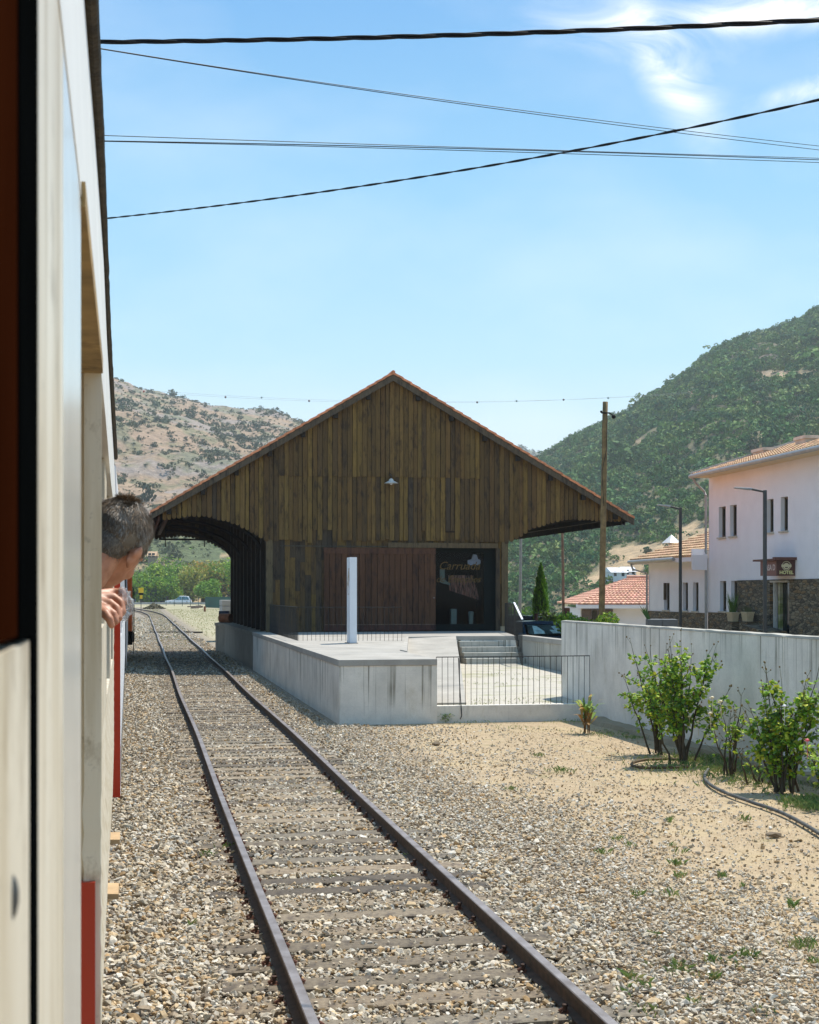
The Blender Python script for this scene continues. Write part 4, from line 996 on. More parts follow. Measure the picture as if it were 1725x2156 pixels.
def remesh(mb, name, mat, parent, vox, smooth=4, off=None):
    """fuse closed pieces into one continuous skin"""
    me = bpy.data.meshes.new(name + '_src'); me.from_pydata(mb.v, [], mb.f)
    bm = bmesh.new(); bm.from_mesh(me); bmesh.ops.remove_doubles(bm, verts=bm.verts, dist=1e-6); bmesh.ops.recalc_face_normals(bm, faces=bm.faces); bm.to_mesh(me); bm.free()
    o = bpy.data.objects.new(name, me); COL.objects.link(o)
    m = o.modifiers.new('r', 'REMESH'); m.mode = 'VOXEL'; m.voxel_size = vox; m.use_smooth_shade = True
    if smooth: s = o.modifiers.new('s', 'SMOOTH'); s.factor = .5; s.iterations = smooth
    dg_ = bpy.context.evaluated_depsgraph_get(); ev = bpy.data.meshes.new_from_object(o.evaluated_get(dg_))
    o.modifiers.clear(); o.data = ev; ev.name = name; bpy.data.meshes.remove(me)
    ev.transform(Matrix.Translation(-HC)); ev.materials.clear(); ev.materials.append(mat)
    for p in ev.polygons: p.use_smooth = True
    o.parent = parent; return o
mb = MB()
ell(mb, (0, -.012, .030), (.0745, .094, .088)); ell(mb, (0, .02, .0), (.066, .076, .085)); ell(mb, (0, .042, -.042), (.052, .052, .066)); ell(mb, (0, .070, -.092), (.024, .022, .02))
ell(mb, (0, .092, -.022), (.011, .020, .022), 10, 8); ell(mb, (0, .105, -.034), (.014, .013, .010), 10, 8); ell(mb, (0, .080, .018), (.05, .016, .012)); ell(mb, (.034, .066, -.035), (.022, .022, .022)); ell(mb, (-.034, .066, -.035), (.022, .022, .022))
ell(mb, (0, .091, -.060), (.021, .009, .005), 10, 8); ell(mb, (0, .088, -.070), (.018, .009, .006), 10, 8); ell(mb, (0, -.04, -.045), (.052, .052, .05))
for sx in (-1, 1):
    T = Matrix.Rotation(R(sx * -26), 3, 'Z') @ Matrix.Rotation(R(-12), 3, 'X')
    ell(mb, (sx * .080, -.016, -.018), (.0075, .018, .031), 14, 12, tilt=T); ell(mb, (sx * .077, -.008, -.040), (.007, .010, .014), 10, 8, tilt=T)
    ell(mb, (sx * .086, -.024, -.006), (.005, .010, .020), 12, 10, tilt=T)
NB = Vector((-1.02, 3.52, 2.50)); chest = Vector((-1.10, 3.45, 2.33)); pel = Vector((-1.18, 3.3, 1.98))
h1 = HP_((0, -.035, -.035)); h2 = HP_((0, -.03, -.11))
chain(mb, [h1, h2, NB, chest], [.055, .056, .064, .10])
chain(mb, [chest, Vector((-1.14, 3.38, 2.15)), pel], [.125, .12, .13]); shR = Vector((-.98, 3.30, 2.42)); shL = Vector((-1.08, 3.74, 2.42))
chain(mb, [shR, chest, shL], [.062, .11, .062])
wr = at(192, 1268, 3.22); el = Vector((-.93, 3.12, 2.40))
chain(mb, [shR, el], [.055, .043]); chain(mb, [el, wr], [.042, .027])
elL = Vector((-1.10, 4.0, 2.36)); wl_ = Vector((-1.0, 3.88, 2.45)); chain(mb, [shL, elL], [.055, .043]); chain(mb, [elL, wl_], [.042, .028]); chain(mb, [wl_, Vector((-.95, 3.84, 2.49))], [.03, .035])
for j in range(4): b = Vector((-.93, 3.82 + j * .020, 2.50)); chain(mb, [b, b + Vector((.02, 0, -.002)), b + Vector((.032, 0, -.025)), b + Vector((.018, 0, -.045))], [.009, .0085, .008, .007], 4, 10)
for sx, yy_ in ((-1, 3.18), (1, 3.42)):
    hip = Vector((-1.18, yy_, 1.95)); kn = Vector((-1.14, yy_ + .03, 1.6)); an = Vector((-1.2, yy_, 1.29)); chain(mb, [hip, kn, an], [.095, .062, .042]); chain(mb, [an, an + Vector((.14, .02, -.03))], [.04, .032])
# right hand: knuckles up, fingers curling down over the edge, thumb below
kn_ = [(240, 1247, 3.27), (238, 1257, 3.24), (232, 1270, 3.21), (226, 1283, 3.18)]
for k, (x, y, Yk) in enumerate(kn_):
    Bk = at(x, y, Yk); chain(mb, [wr + Vector((0, .012 - .008 * k, .008 - .006 * k)), Bk], [.021, .0108], 6, 12)
fing = [[(240, 1247, 3.27), (258, 1247, 3.26), (262, 1268, 3.25), (256, 1286, 3.24)],
        [(238, 1257, 3.24), (254, 1268, 3.23), (259, 1288, 3.22), (250, 1300, 3.21)],
        [(232, 1270, 3.21), (247, 1281, 3.20), (252, 1301, 3.19), (243, 1311, 3.19)],
        [(226, 1283, 3.18), (240, 1293, 3.17), (244, 1308, 3.165), (236, 1315, 3.17)]]
for q in fing: chain(mb, [at(*a) for a in q], [.0100, .0092, .0084, .0070], 5, 12)
chain(mb, [wr + Vector((.008, -.01, -.012)), at(222, 1292, 3.14), at(231, 1304, 3.13), at(235, 1317, 3.13)], [.017, .0115, .0098, .0080], 5, 12)
remesh(mb, 'body', M['skin'], man, .0040, 3)
# eyes
for sx in (-1, 1):
    mb = MB(); ell(mb, (sx * .030, .079, -.004), (.012, .012, .012), 12, 8); mb.v = [tuple(Vector(v) - HC) for v in mb.v]; mb.build('eye', M['whitepaint'], man, smooth=True)
# clothing
mb = MB(); chain(mb, [NB + Vector((-.01, -.005, -.03)), chest, Vector((-1.14, 3.38, 2.15)), pel], [.085, .140, .135, .142]); chain(mb, [shR, chest, shL], [.078, .125, .078])
chain(mb, [shR, shR.lerp(el, .8)], [.072, .062]); chain(mb, [shL, shL.lerp(elL, .8)], [.072, .062]); remesh(mb, 'shirt', simple('navy_shirt', (0.03, 0.05, 0.10), .85, var=.2), man, .008, 4)
mb = MB()
for yy_ in (3.18, 3.42): chain(mb, [Vector((-1.18, yy_, 1.97)), Vector((-1.14, yy_ + .03, 1.6)), Vector((-1.2, yy_, 1.32))], [.112, .078, .060])
chain(mb, [pel + Vector((0, -.08, -.02)), pel + Vector((0, .1, -.02))], [.13, .13]); remesh(mb, 'trousers', simple('grey_trousers', (0.08, 0.08, 0.09), .9, var=.2), man, .009, 4)
# hair: scalp cap plus a few thousand short strands
def in_hair(p):      # p in head space
    x, y, z = p
    if z > .062: return y < .085
    if y > .055: return z > .05
    if y > .012: return z > -.004 - .02 * (abs(x) > .06) * (y < .03)
    if y > -.02: return z > -.002
    return True
mb = MB(); seg, rings = 72, 52; vs = []; ok = []
NAPE = (Vector((0, -.044, -.030)), Vector((.060, .056, .064)))
for i in range(rings + 1):
    th = math.pi * i / rings
    for k in range(seg):
        a = 2 * math.pi * k / seg; d = Vector((math.sin(th) * math.cos(a), math.sin(th) * math.sin(a), math.cos(th)))
        p = Vector((d.x * .0785, -.012 + d.y * .0985, .030 + d.z * .0925)); n = mnoise.noise(p * 55) * .0022; p += d * n
        if p.z < -.01 and p.y < .02: p = Vector((p.x * 1.0, p.y * .97, p.z))
        ok.append(in_hair(p)); vs.append(HP_(p) - HC)
fs = [(i * seg + k, (i + 1) * seg + k, (i + 1) * seg + (k + 1) % seg, i * seg + (k + 1) % seg) for i in range(rings) for k in range(seg)]
fs = [f for f in fs if all(ok[q] for q in f)]
mb.add(vs, fs)
def hairmat():
    t = NT('greying_hair'); c = t.mix(1.0, t.attr(), (1, 1, 1), 'MULTIPLY'); t.set(c, .5); t.bump(t.noise(1, t.pos((260, 260, 60)), 4), .6, .002); return t.m
M['hair'] = hairmat(); mb.c = [(.135, .115, .09)] * len(mb.f); mb.build('hair', M['hair'], man, smooth=True)
q = MB()
for i in range(25):
    th = math.pi * i / 24
    for k in range(32):
        a = 2 * math.pi * k / 32; d = Vector((math.sin(th) * math.cos(a), math.sin(th) * math.sin(a), math.cos(th))); q.v.append(tuple(HP_(NAPE[0] + Vector((d.x * NAPE[1].x, d.y * NAPE[1].y, d.z * NAPE[1].z))) - HC))
nf = [(i * 32 + k, (i + 1) * 32 + k, (i + 1) * 32 + (k + 1) % 32, i * 32 + (k + 1) % 32) for i in range(24) for k in range(32)]
def nape_ok(f): c = sum(((HR.inverted() @ (Vector(q.v[j]))) for j in f), Vector()) / 4; return c.y < -.022 and c.z > -.078
nf = [f for f in nf if nape_ok(f)]; q.f = nf; q.c = [(.10, .08, .06)] * len(nf); q.build('nape_hair', M['hair'], man, smooth=True)
r = np.random.default_rng(9); V = []; C = []
NS = 2600
for _ in range(NS):
    d = Vector(r.normal(size=3)).normalized(); p = NAPE[0] + Vector((d.x * NAPE[1].x, d.y * NAPE[1].y, d.z * NAPE[1].z))
    if p.y > -.02 or p.z < -.08 or p.z > 0: continue
    dirv = (Vector((d.x * .3, d.y * .3, -1)) + Vector(r.normal(size=3)) * .3).normalized(); side = dirv.cross(d).normalized() * .0008; L = r.uniform(.006, .012); a, b, c = p - side, p + side, p + d * .002 + dirv * L; V += [HP_(a) - HC, HP_(b) - HC, HP_(c) - HC]; C += [np.array((.20, .16, .12)) * r.uniform(.4, 1.6)] * 3
while len(V) < 3 * 15000:
    d = Vector(r.normal(size=3)).normalized(); p = Vector((d.x * .0775, -.012 + d.y * .0975, .030 + d.z * .0915))
    if not in_hair(p): continue
    crown = Vector((-.01, -.05, .11)); away = (p - crown); away -= d * away.dot(d); away.normalize() if away.length > 1e-4 else None
    sw = Vector((mnoise.noise(p * 30), mnoise.noise(p * 30 + Vector((9, 0, 0))), mnoise.noise(p * 30 + Vector((0, 9, 0))))) * (.9 if (p - crown).length > .045 else 2.2)
    L = r.uniform(.010, .020) * (1.0 if p.z > .0 else .55); lift = (.45 if p.z > .03 else .2) + (.5 if (p - crown).length < .04 else 0)
    dirv = (away + d * lift + sw).normalized(); side = dirv.cross(d).normalized() * .0009
    a, b, c = p - side, p + side, p + dirv * L
    V += [HP_(a) - HC, HP_(b) - HC, HP_(c) - HC]; g = r.random(); gs = .45 + .35 * (p.z < .05)
    col = np.array((.17, .118, .072)) * (.5 + g) if r.random() > gs * .30 else np.array((.36, .34, .31)) * (.5 + .8 * g); C += [col] * 3
o = np_mesh('hair_strands', np.array([v[:] for v in V]), np.arange(len(V)).reshape(-1, 3), M['hair'], man, np.array(C)); o['kind'] = 'stuff'; o.name = 'hair'
# crumpled clear wrapper held in the hand
bm = bmesh.new(); bmesh.ops.create_icosphere(bm, subdivisions=3, radius=1); wc = at(261, 1273, 3.26)
for v in bm.verts: n = v.co.normalized(); v.co = Vector((v.co.x * .020, v.co.y * .022, v.co.z * .036)) * (1 + .5 * mnoise.noise(n * 2.6))
me = bpy.data.meshes.new('plastic_wrapper'); bm.to_mesh(me); bm.free()
pm = NT('clear_plastic'); pm.set((.75, .8, .85), .15, Transmission_Weight=.6, Alpha=.55); me.materials.append(pm.m)
o = bpy.data.objects.new('plastic_wrapper', me); COL.objects.link(o); o.location = wc; tag(o, 'crumpled clear plastic wrapper held in the hand of the man', 'wrapper')

# ------------------------------------------------------------------ HILLS
def vnoise(x, y, seed=0):
    def h(i, j):
        n = (i.astype(np.int64) * 374761393 + j.astype(np.int64) * 668265263 + seed * 982451653) & 0x7fffffff
        n = ((n ^ (n >> 13)) * 1274126177) & 0x7fffffff; return (n & 0xffff) / 65535.0
    xi, yi = np.floor(x), np.floor(y); fx, fy = x - xi, y - yi; fx = fx * fx * (3 - 2 * fx); fy = fy * fy * (3 - 2 * fy)
    return (h(xi, yi) * (1 - fx) + h(xi + 1, yi) * fx) * (1 - fy) + (h(xi, yi + 1) * (1 - fx) + h(xi + 1, yi + 1) * fx) * fy
def fbm(x, y, o=5, seed=0):
    a, s, t = 0.5, 0.0, 0.0
    for k in range(o): s = s + a * vnoise(x * 2 ** k, y * 2 ** k, seed + k); t += a; a *= .52
    return s / t
def hill_mat(name):
    t = NT(name); P = t.pos(obj=False); n = t.noise(.35, P, 8, .7); n2 = t.noise(.05, P, 5)
    c = t.mix(1.0, t.attr(), t.mix(t.ramp(n, .3, .7), (.55, .55, .55), (1.35, 1.3, 1.25)), 'MULTIPLY')
    t.set(c, 1.0); t.bump(n, .8, 1.2); return t.m
class Hill:
    def __init__(s, xs, ys, r0, r1, zb, amp, seed, prof=1.0):
        s.xs, s.ys, s.r0, s.r1, s.zb, s.amp, s.seed, s.prof = xs, ys, r0, r1, zb, amp, seed, prof
    def height(s, xi, t):
        """t 0 foot .. 1 ridge, >1 behind"""
        yr = np.interp(xi, s.xs, s.ys); zr = CZ + (HY - yr) / F * s.r1; Y = s.r0 + (s.r1 - s.r0) * t; X = (xi - CX) / F * Y
        tt = np.clip(t, 0, 1); base = s.zb + (zr - s.zb) * (tt ** s.prof)
        n = (fbm(X / 70, Y / 70, 5, s.seed) - .5) * s.amp * np.sin(np.clip(tt, 0, 1) * np.pi) ** .7
        base = base + n - np.where(t > 1, (t - 1) * 260, 0); base = base + (fbm(X / 14, Y / 14, 4, s.seed + 9) - .5) * 5 * np.minimum(tt * 4, 1)
        return X, Y, base
    def mesh(s, name, x0, x1, nx, nt, colfn, mat):
        XI, T = np.meshgrid(np.linspace(x0, x1, nx), np.concatenate([np.linspace(0, 1, nt), [1.05, 1.2, 1.5]])); X, Y, Z = s.height(XI, T)
        V = np.stack([X.ravel(), Y.ravel(), Z.ravel()], 1); m = T.shape[0]
        idx = np.arange(m * nx).reshape(m, nx); Fq = np.stack([idx[:-1, :-1].ravel(), idx[:-1, 1:].ravel(), idx[1:, 1:].ravel(), idx[1:, :-1].ravel()], 1)
        sx = CX + F * V[:, 0] / V[:, 1]; sy = HY - F * (V[:, 2] - CZ) / V[:, 1]
        o = np_mesh(name, V, Fq, mat, None, colfn(V, sx, sy, T.ravel()), smooth=True); tag(o, kind='structure'); return o
LH = Hill([-900, -400, 0, 243, 300, 380, 440, 520, 590, 640, 720, 800, 900, 1000, 1150], [646, 696, 751, 796, 819, 836, 854, 861, 866, 886, 909, 936, 966, 994, 1044], 392, 960, -1.5, 22, 3, .93)
RH = Hill([820, 900, 1000, 1060, 1140, 1200, 1280, 1340, 1400, 1455, 1500, 1560, 1640, 1715, 1900, 2300, 2900], [1206, 1156, 1064, 1015, 969, 925, 889, 859, 815, 779, 740, 713, 689, 657, 577, 502, 522], 300, 820, -12.0, 20, 21, .90)
FH = Hill([400, 800, 1000, 1060, 1090, 1130, 1160, 1250, 1500], [900, 925, 925, 933, 941, 951, 958, 975, 990], 1700, 2600, -5, 60, 51, 1.0)
def gauss(sx, sy, cx, cy, a, b): return np.exp(-((sx - cx) / a) ** 2 - ((sy - cy) / b) ** 2)
def lh_col(V, sx, sy, t):
    n = fbm(V[:, 0] / 26, V[:, 1] / 26, 5, 5)[:, None]; n2 = fbm(V[:, 0] / 9, V[:, 1] / 9, 4, 15)[:, None]; rock = sstep(.54, .62, fbm(V[:, 0] / 40 + 5, V[:, 1] / 18, 5, 25))[:, None]
    tan = np.array([(.34, .245, .15)]); pink = np.array([(.31, .215, .155)]); gr = np.array([(.15, .165, .085)]); rk = np.array([(.27, .25, .25)])
    c = tan * (1 - n) * 2 * .5 + pink * n; c = c * (1 - rock * .6) + rk * rock * .6; g = sstep(.50, .62, n2) * .7; c = c * (1 - g) + gr * g
    low = sstep(1085, 1150, sy)[:, None]; lowc = np.where(n > .52, np.array([(.11, .14, .06)]), np.array([(.40, .29, .16)])); c = c * (1 - low) + lowc * low
    return np.clip(c, 0, 1)
tanspots = [(1400, 1165, 130, 22), (1310, 1205, 50, 16), (1480, 1120, 60, 25), (1090, 1095, 16, 12), (1260, 1225, 40, 10), (1130, 1180, 14, 9), (1640, 790, 60, 10), (1560, 1085, 70, 16), (1200, 1000, 14, 9), (1350, 930, 16, 8)]
def tanmask(sx, sy, n): return np.clip(sum(gauss(sx, sy, *q) for q in tanspots), 0, 1) * sstep(.25, .5, n)
def rh_col(V, sx, sy, t):
    n = fbm(V[:, 0] / 22, V[:, 1] / 22, 5, 35); m = sstep(.25, .55, tanmask(sx, sy, n + .15))[:, None]; n = n[:, None]
    c = np.array([(.09, .11, .045)]) * (1 - n) + np.array([(.26, .21, .12)]) * n; b = np.array([(.44, .32, .19)]); c = c * (1 - m) + b * m
    rk = (gauss(sx, sy, 1600, 745, 80, 40) * .8)[:, None] * sstep(.4, .6, n); c = c * (1 - rk) + np.array([(.27, .22, .19)]) * rk
    return np.clip(c, 0, 1)
M['hill'] = hill_mat('hill_ground')
LH.mesh('hill', -700, 1150, 420, 170, lh_col, M['hill']); RH.mesh('hill', 830, 2700, 380, 170, rh_col, M['hill'])
FH.mesh('hill', 500, 1500, 120, 40, lambda V, sx, sy, t: np.tile((.17, .19, .11), (len(V), 1)), M['hill'])

# ------------------------------------------------------------------ VEGETATION ON THE HILLS
def tree_shapes(k, seed, nq=100):
    """a small tree or bush seen from afar: many leaf-clump faces over uneven lobes"""
    out = []
    for i in range(k):
        r = np.random.default_rng(seed + i); L = r.normal(size=(5, 3)) * np.array([.42, .42, .25]) + np.array([0, 0, .45]); R_ = r.uniform(.38, .62, 5)
        w = r.integers(0, 5, nq); d = r.normal(size=(nq, 3)); d[:, 2] = np.abs(d[:, 2]) * .9 - .15; d /= np.linalg.norm(d, axis=1)[:, None]
        C = L[w] + d * R_[w][:, None]; a = d + r.normal(size=(nq, 3)) * .55; a /= np.linalg.norm(a, axis=1)[:, None]
        b = np.cross(a, r.normal(size=(nq, 3))); b /= np.linalg.norm(b, axis=1)[:, None]; c = np.cross(a, b); s = r.uniform(.10, .24, nq)[:, None]
        V = np.stack([C - b * s, C + c * s * .9, C + b * s, C - c * s * .8], 1).reshape(-1, 3); out.append((V, np.arange(4 * nq).reshape(nq, 4)))
    return out
def leafmat(name, rough=.75, scale=1.2):
    t = NT(name); P = t.pos(obj=False); n = t.noise(scale, P, 8, .75)
    c = t.mix(1.0, t.attr(), t.mix(t.ramp(n, .32, .68), (.45, .48, .42), (1.5, 1.45, 1.3)), 'MULTIPLY')
    t.set(c, rough, Specular_IOR_Level=.2); t.bump(n, .9, .5); return t.m
M['scrub'] = leafmat('distant_foliage')
def hill_trees(name, H, n, x0, x1, size, seed, keepfn, pal, ridge=0):
    r = np.random.default_rng(seed); xi = r.uniform(x0, x1, n); t = r.uniform(0.0, 1.0, n) ** .8
    s_r = 1 - .35 * t ** 3
    if ridge: t[:ridge] = r.uniform(.975, 1.0, ridge)
    X, Y, Z = H.height(xi, t); sy = HY - F * (Z - CZ) / Y; k = keepfn(X, Y, xi, sy, t, r)
    s = size * Y / 600 * np.exp(r.normal(0, .45 - .15 * t ** 3, n)) * s_r
    c = np.array(pal)[r.integers(0, len(pal), n)] * r.uniform(.7, 1.25, (n, 1))
    P = np.stack([X, Y, Z], 1)[k]
    o = scatter(name, P, s[k], SHP, c[k], M['scrub'], .95, seed=seed, tilt=.15); return tag(o, kind='stuff')
SHP = tree_shapes(10, 3)
G1 = [(.08, .19, .055), (.10, .21, .055), (.15, .25, .06), (.05, .14, .055), (.20, .27, .075), (.10, .21, .05)]
def kr(X, Y, xi, sy, t, r):
    n = fbm(X / 22, Y / 22, 5, 35); d = sstep(.22, .5, tanmask(xi, sy, n + .15)); rk = gauss(xi, sy, 1600, 745, 80, 40); return r.random(len(X)) > np.maximum(d * .93, rk * .6)
hill_trees('woodland', RH, 12000, 1020, 1950, 1.85, 61, kr, G1)
hill_trees('woodland', RH, 6000, 1020, 1950, 1.15, 62, kr, G1 + [(.11, .12, .06)])
G2 = [(.075, .10, .055), (.09, .12, .065), (.11, .13, .07), (.14, .15, .085)]
def kl(X, Y, xi, sy, t, r): n = fbm(X / 30, Y / 30, 5, 77); return r.random(len(X)) < .12 + .75 * sstep(.44, .66, n) + .5 * sstep(1090, 1150, sy)
hill_trees('scrub', LH, 24000, -260, 760, .60, 71, kl, G2); hill_trees('scrub', LH, 2400, -260, 760, 1.7, 72, kl, G2)
hill_trees('scrub', FH, 1500, 1000, 1250, 1.1, 73, lambda X, Y, xi, sy, t, r: np.ones(len(X), bool), G2)
# valley bottom on the right, below the rim
r = np.random.default_rng(81); n = 3500; Yv = r.uniform(150, 330, n); xi = r.uniform(1020, 1500, n); X = (xi - CX) / F * Yv
P = np.stack([X, Yv, gz(X, Yv) - .3], 1); tag(scatter('valley_trees', P, 1.0 * np.exp(r.normal(0, .35, n)), SHP, np.array(G1 + [(.10, .12, .05)])[r.integers(0, 7, n)] * r.uniform(.8, 1.3, (n, 1)), M['scrub'], .95, seed=82, tilt=.15), kind='stuff')

# ------------------------------------------------------------------ TREES ONE CAN TELL APART
def leaf_cloud(rg, centres, radii, n, size, cols, squash=.85):
    """n small leaf-clump faces through the volume of several lobes"""
    k = rg.integers(0, len(centres), n) if True else 0; w = np.array(radii) ** 2; k = rg.choice(len(centres), n, p=w / w.sum())
    d = rg.normal(size=(n, 3)); d /= np.linalg.norm(d, axis=1)[:, None]; rad = rg.uniform(.25, 1, n) ** .45
    C = np.array(centres)[k] + d * (np.array(radii)[k] * rad)[:, None] * np.array([1, 1, squash])
    a = rg.normal(size=(n, 3)); a = d * .8 + a * .7; a /= np.linalg.norm(a, axis=1)[:, None]
    b = np.cross(a, rg.normal(size=(n, 3))); b /= np.linalg.norm(b, axis=1)[:, None]; c = np.cross(a, b); s = (size * rg.uniform(.6, 1.4, n))[:, None]
    V = np.stack([C - b * s, C + c * s * .55 - b * s * .1, C + b * s, C - c * s * .6 + b * s * .1], 1).reshape(-1, 3)
    Fq = np.arange(4 * n).reshape(n, 4); col = np.array(cols)[(k * 7 + rg.integers(0, 2, n)) % len(cols)] * rg.uniform(.65, 1.3, (n, 1)); return V, Fq, np.repeat(col, 4, axis=0)
def leaf_mat(name, trans=.25):
    t = NT(name); t.set(t.attr(), .6, Specular_IOR_Level=.25)
    tl = t.t.nodes.new('ShaderNodeBsdfTranslucent'); mx = t.t.nodes.new('ShaderNodeMixShader'); mx.inputs[0].default_value = trans
    t.t.links.new(t.attr(), tl.inputs[0]); t.t.links.new(t.b.outputs[0], mx.inputs[1]); t.t.links.new(tl.outputs[0], mx.inputs[2]); t.t.links.new(mx.outputs[0], t.out.inputs[0]); return t.m
M['leaf'] = leaf_mat('leaves'); M['bark'] = simple('bark', (.11, .085, .06), .95, var=.4, scale=4, bump=.6, bscale=20, bdist=.02)
def tree(loc, H, W, seed, cols, label, cat='tree', name='leafy_tree', n=2600, group=None, leaf=.30):
    rg = np.random.default_rng(seed); root = empty(name, loc, 0, label, cat, group); rr = random.Random(seed)
    mb = MB(); top = Vector((rr.uniform(-.4, .4), rr.uniform(-.4, .4), H * .75)); mb.tube([(0, 0, -.3), (.05, 0, H * .2), top * .6, top], [W * .05, W * .04, W * .028, W * .008], 8)
    cs, rs = [], []
    for i in range(9 + int(W)):
        a = rr.uniform(0, 6.28); d = rr.uniform(.1, .36) * W; z = rr.uniform(.24, .84) * H; d *= 1.15 - .75 * (z / H); c = (d * math.cos(a), d * math.sin(a), z); cs.append(c); rs.append(rr.uniform(.14, .25) * W)
        mb.tube([(0, 0, z * .5), (c[0] * .5, c[1] * .5, z * .8), c], [W * .02, W * .014, W * .005], 5)
    mb.build('trunk', M['bark'], root); V, Fq, C = leaf_cloud(rg, cs, rs, n, leaf, cols); np_mesh('crown', V, Fq, M['leaf'], root, C); return root
GRN = [(.21, .36, .035), (.15, .29, .03), (.32, .44, .04), (.10, .20, .03)]; OLV = [(.30, .33, .05), (.38, .36, .07), (.20, .26, .04)]; AUT = [(.66, .38, .09), (.48, .34, .08), (.30, .32, .06)]; DRK = [(.06, .095, .04), (.085, .13, .05)]
spec = [(262, 1212, 330, 12, GRN, 'dark green leafy tree partly behind the end of the train'), (300, 1205, 322, 13, GRN, 'green leafy tree standing behind the yellow board'), (338, 1188, 326, 13, GRN, 'tall bright green tree between the yellow board and the white car'),
        (372, 1172, 332, 15, GRN + [(.16, .22, .03)], 'brightest tallest green tree directly above the white car'), (402, 1190, 318, 11, OLV, 'olive tinged tree right of the bright tree above the white car'), (428, 1182, 326, 12, AUT, 'orange tinted autumn tree over the fence'),
        (448, 1178, 330, 12, OLV, 'yellowish green tree to the right of the orange tree'), (470, 1185, 322, 12, GRN + AUT[1:], 'mixed green tree beside the far corner of the shed'), (492, 1180, 328, 12, GRN, 'green tree half hidden by the far posts of the shed'),
        (352, 1215, 305, 8, GRN, 'low rounded green tree directly behind the white car'), (318, 1222, 306, 8, DRK + GRN, 'low dark tree at the foot of the row near the heap'), (440, 1222, 303, 7, GRN + OLV, 'low green tree behind the green screen fence'), (232, 1200, 330, 13, GRN, 'leafy tree hidden behind the locomotive'), (520, 1185, 330, 12, GRN, 'leafy tree behind the shed')]
for i, (x, yt, Y, W, cols, lab) in enumerate(spec):
    Y += 42; W *= 1.12; tp = at(x, yt, Y); tree((tp.x, Y, -.2), tp.z * 1.02, W, 100 + i, cols, lab, group='trees behind the road', n=3000, leaf=.34)
for i, (x, yt, Y, W, lab) in enumerate([(300, 1142, 420, 9, 'round dark tree on the slope above the leafy row, left'), (318, 1168, 395, 12, 'large dark rounded tree above the row beside a stone hut'), (396, 1140, 415, 12, 'dark green oak on the slope under the far end of the canopy'), (424, 1138, 420, 13, 'broad dark tree on the slope right of the oak'), (365, 1146, 418, 8, 'small dark tree on the dry terrace'), (460, 1142, 418, 12, 'dark tree on the slope next to the shed posts')]):
    Y += 48; tp = at(x, yt, Y); tree((tp.x, Y, at(x, 1195, Y).z - 3), tp.z - at(x, 1195, Y).z + 3, W, 140 + i, DRK + GRN[:1], lab, group='trees on the lower slope', n=1500, leaf=.4)
# cypress and shrubs by the parking place
p = at(1139, 1190, 62); root = empty('cypress', (p.x, 62, 0), 0, 'narrow bright green cypress standing behind the blue car', 'cypress'); rg = np.random.default_rng(5)
n = 5200; hz = rg.uniform(0, 1, n) ** .8; rad = .41 * np.sin(np.clip(hz * .93 + .10, 0, 1) * math.pi) ** .62 * (1 - hz * .42); a = rg.uniform(0, 6.28, n); q = rg.uniform(.55, 1.06, n) + .12 * np.sin(a * 5 + hz * 20)
C = np.stack([rad * q * np.cos(a), rad * q * np.sin(a), .25 + hz * (p.z - .25)], 1); up = np.stack([np.cos(a) * .35, np.sin(a) * .35, np.ones(n)], 1); up /= np.linalg.norm(up, axis=1)[:, None]
sd = np.cross(up, rg.normal(size=(n, 3))); sd /= np.linalg.norm(sd, axis=1)[:, None]; L = rg.uniform(.07, .16, n)[:, None]
V = np.stack([C - sd * .022, C + sd * .022, C + up * L + sd * .008, C + up * L - sd * .008], 1).reshape(-1, 3); col = np.array([(.15, .34, .035), (.20, .42, .04), (.10, .24, .03)])[rg.integers(0, 3, n)] * rg.uniform(.7, 1.3, (n, 1))
np_mesh('crown', V, np.arange(4 * n).reshape(n, 4), M['leaf'], root, np.repeat(col, 4, 0)); mb = MB(); mb.lathe([(.09, 0), (.16, .5), (.30, 1.2), (.24, 2.5), (.06, p.z - .4)], seg=10); mb.build('trunk', simple('cypress_inner', (.02, .035, .012), .95, var=.4), root)
for x, yt, Y, W, cols, lab in [(1160, 1288, 58, 1.5, DRK + GRN, 'dark rounded shrub to the right of the cypress'), (1152, 1300, 55, 1.3, [(.16, .22, .03), (.22, .25, .04)], 'low yellow green shrub beneath the cypress'), (1176, 1296, 54, 1.1, [(.14, .22, .03), (.10, .17, .03)], 'bright green shrub beside the short brown post'), (1118, 1302, 60, 1.2, GRN, 'green shrub left of the cypress behind the car'), (1212, 1296, 50, 1.3, GRN, 'green shrub before the brown opening of the small house'),
                              (1290, 1290, 45, 1.2, GRN + [(.14, .2, .03)], 'green shrub at the foot of the tall wooden pole'), (1100, 1290, 90, 3.0, DRK + GRN, 'grey green bush beyond the car at the edge of the slope')]:
    tp = at(x, yt, Y); rg = np.random.default_rng(int(x)); root = empty('shrub', (tp.x, Y, 0), 0, lab, 'shrub'); z = tp.z; cs = [(rnd.uniform(-.3, .3) * W, rnd.uniform(-.3, .3) * W, z - rnd.uniform(.2, .75)) for _ in range(7)]
    V, Fq, C = leaf_cloud(rg, cs, [rnd.uniform(.22, .34) * W for _ in cs], 1500, .05 * (1 + W * .3), cols); np_mesh('crown', V, Fq, M['leaf'], root, C)
    mb = MB(); [mb.tube([(0, 0, -.02), (c[0] * .5, c[1] * .5, c[2] * .6), c], [.04, .025, .008], 5) for c in cs]; mb.build('stem', M['bark'], root)

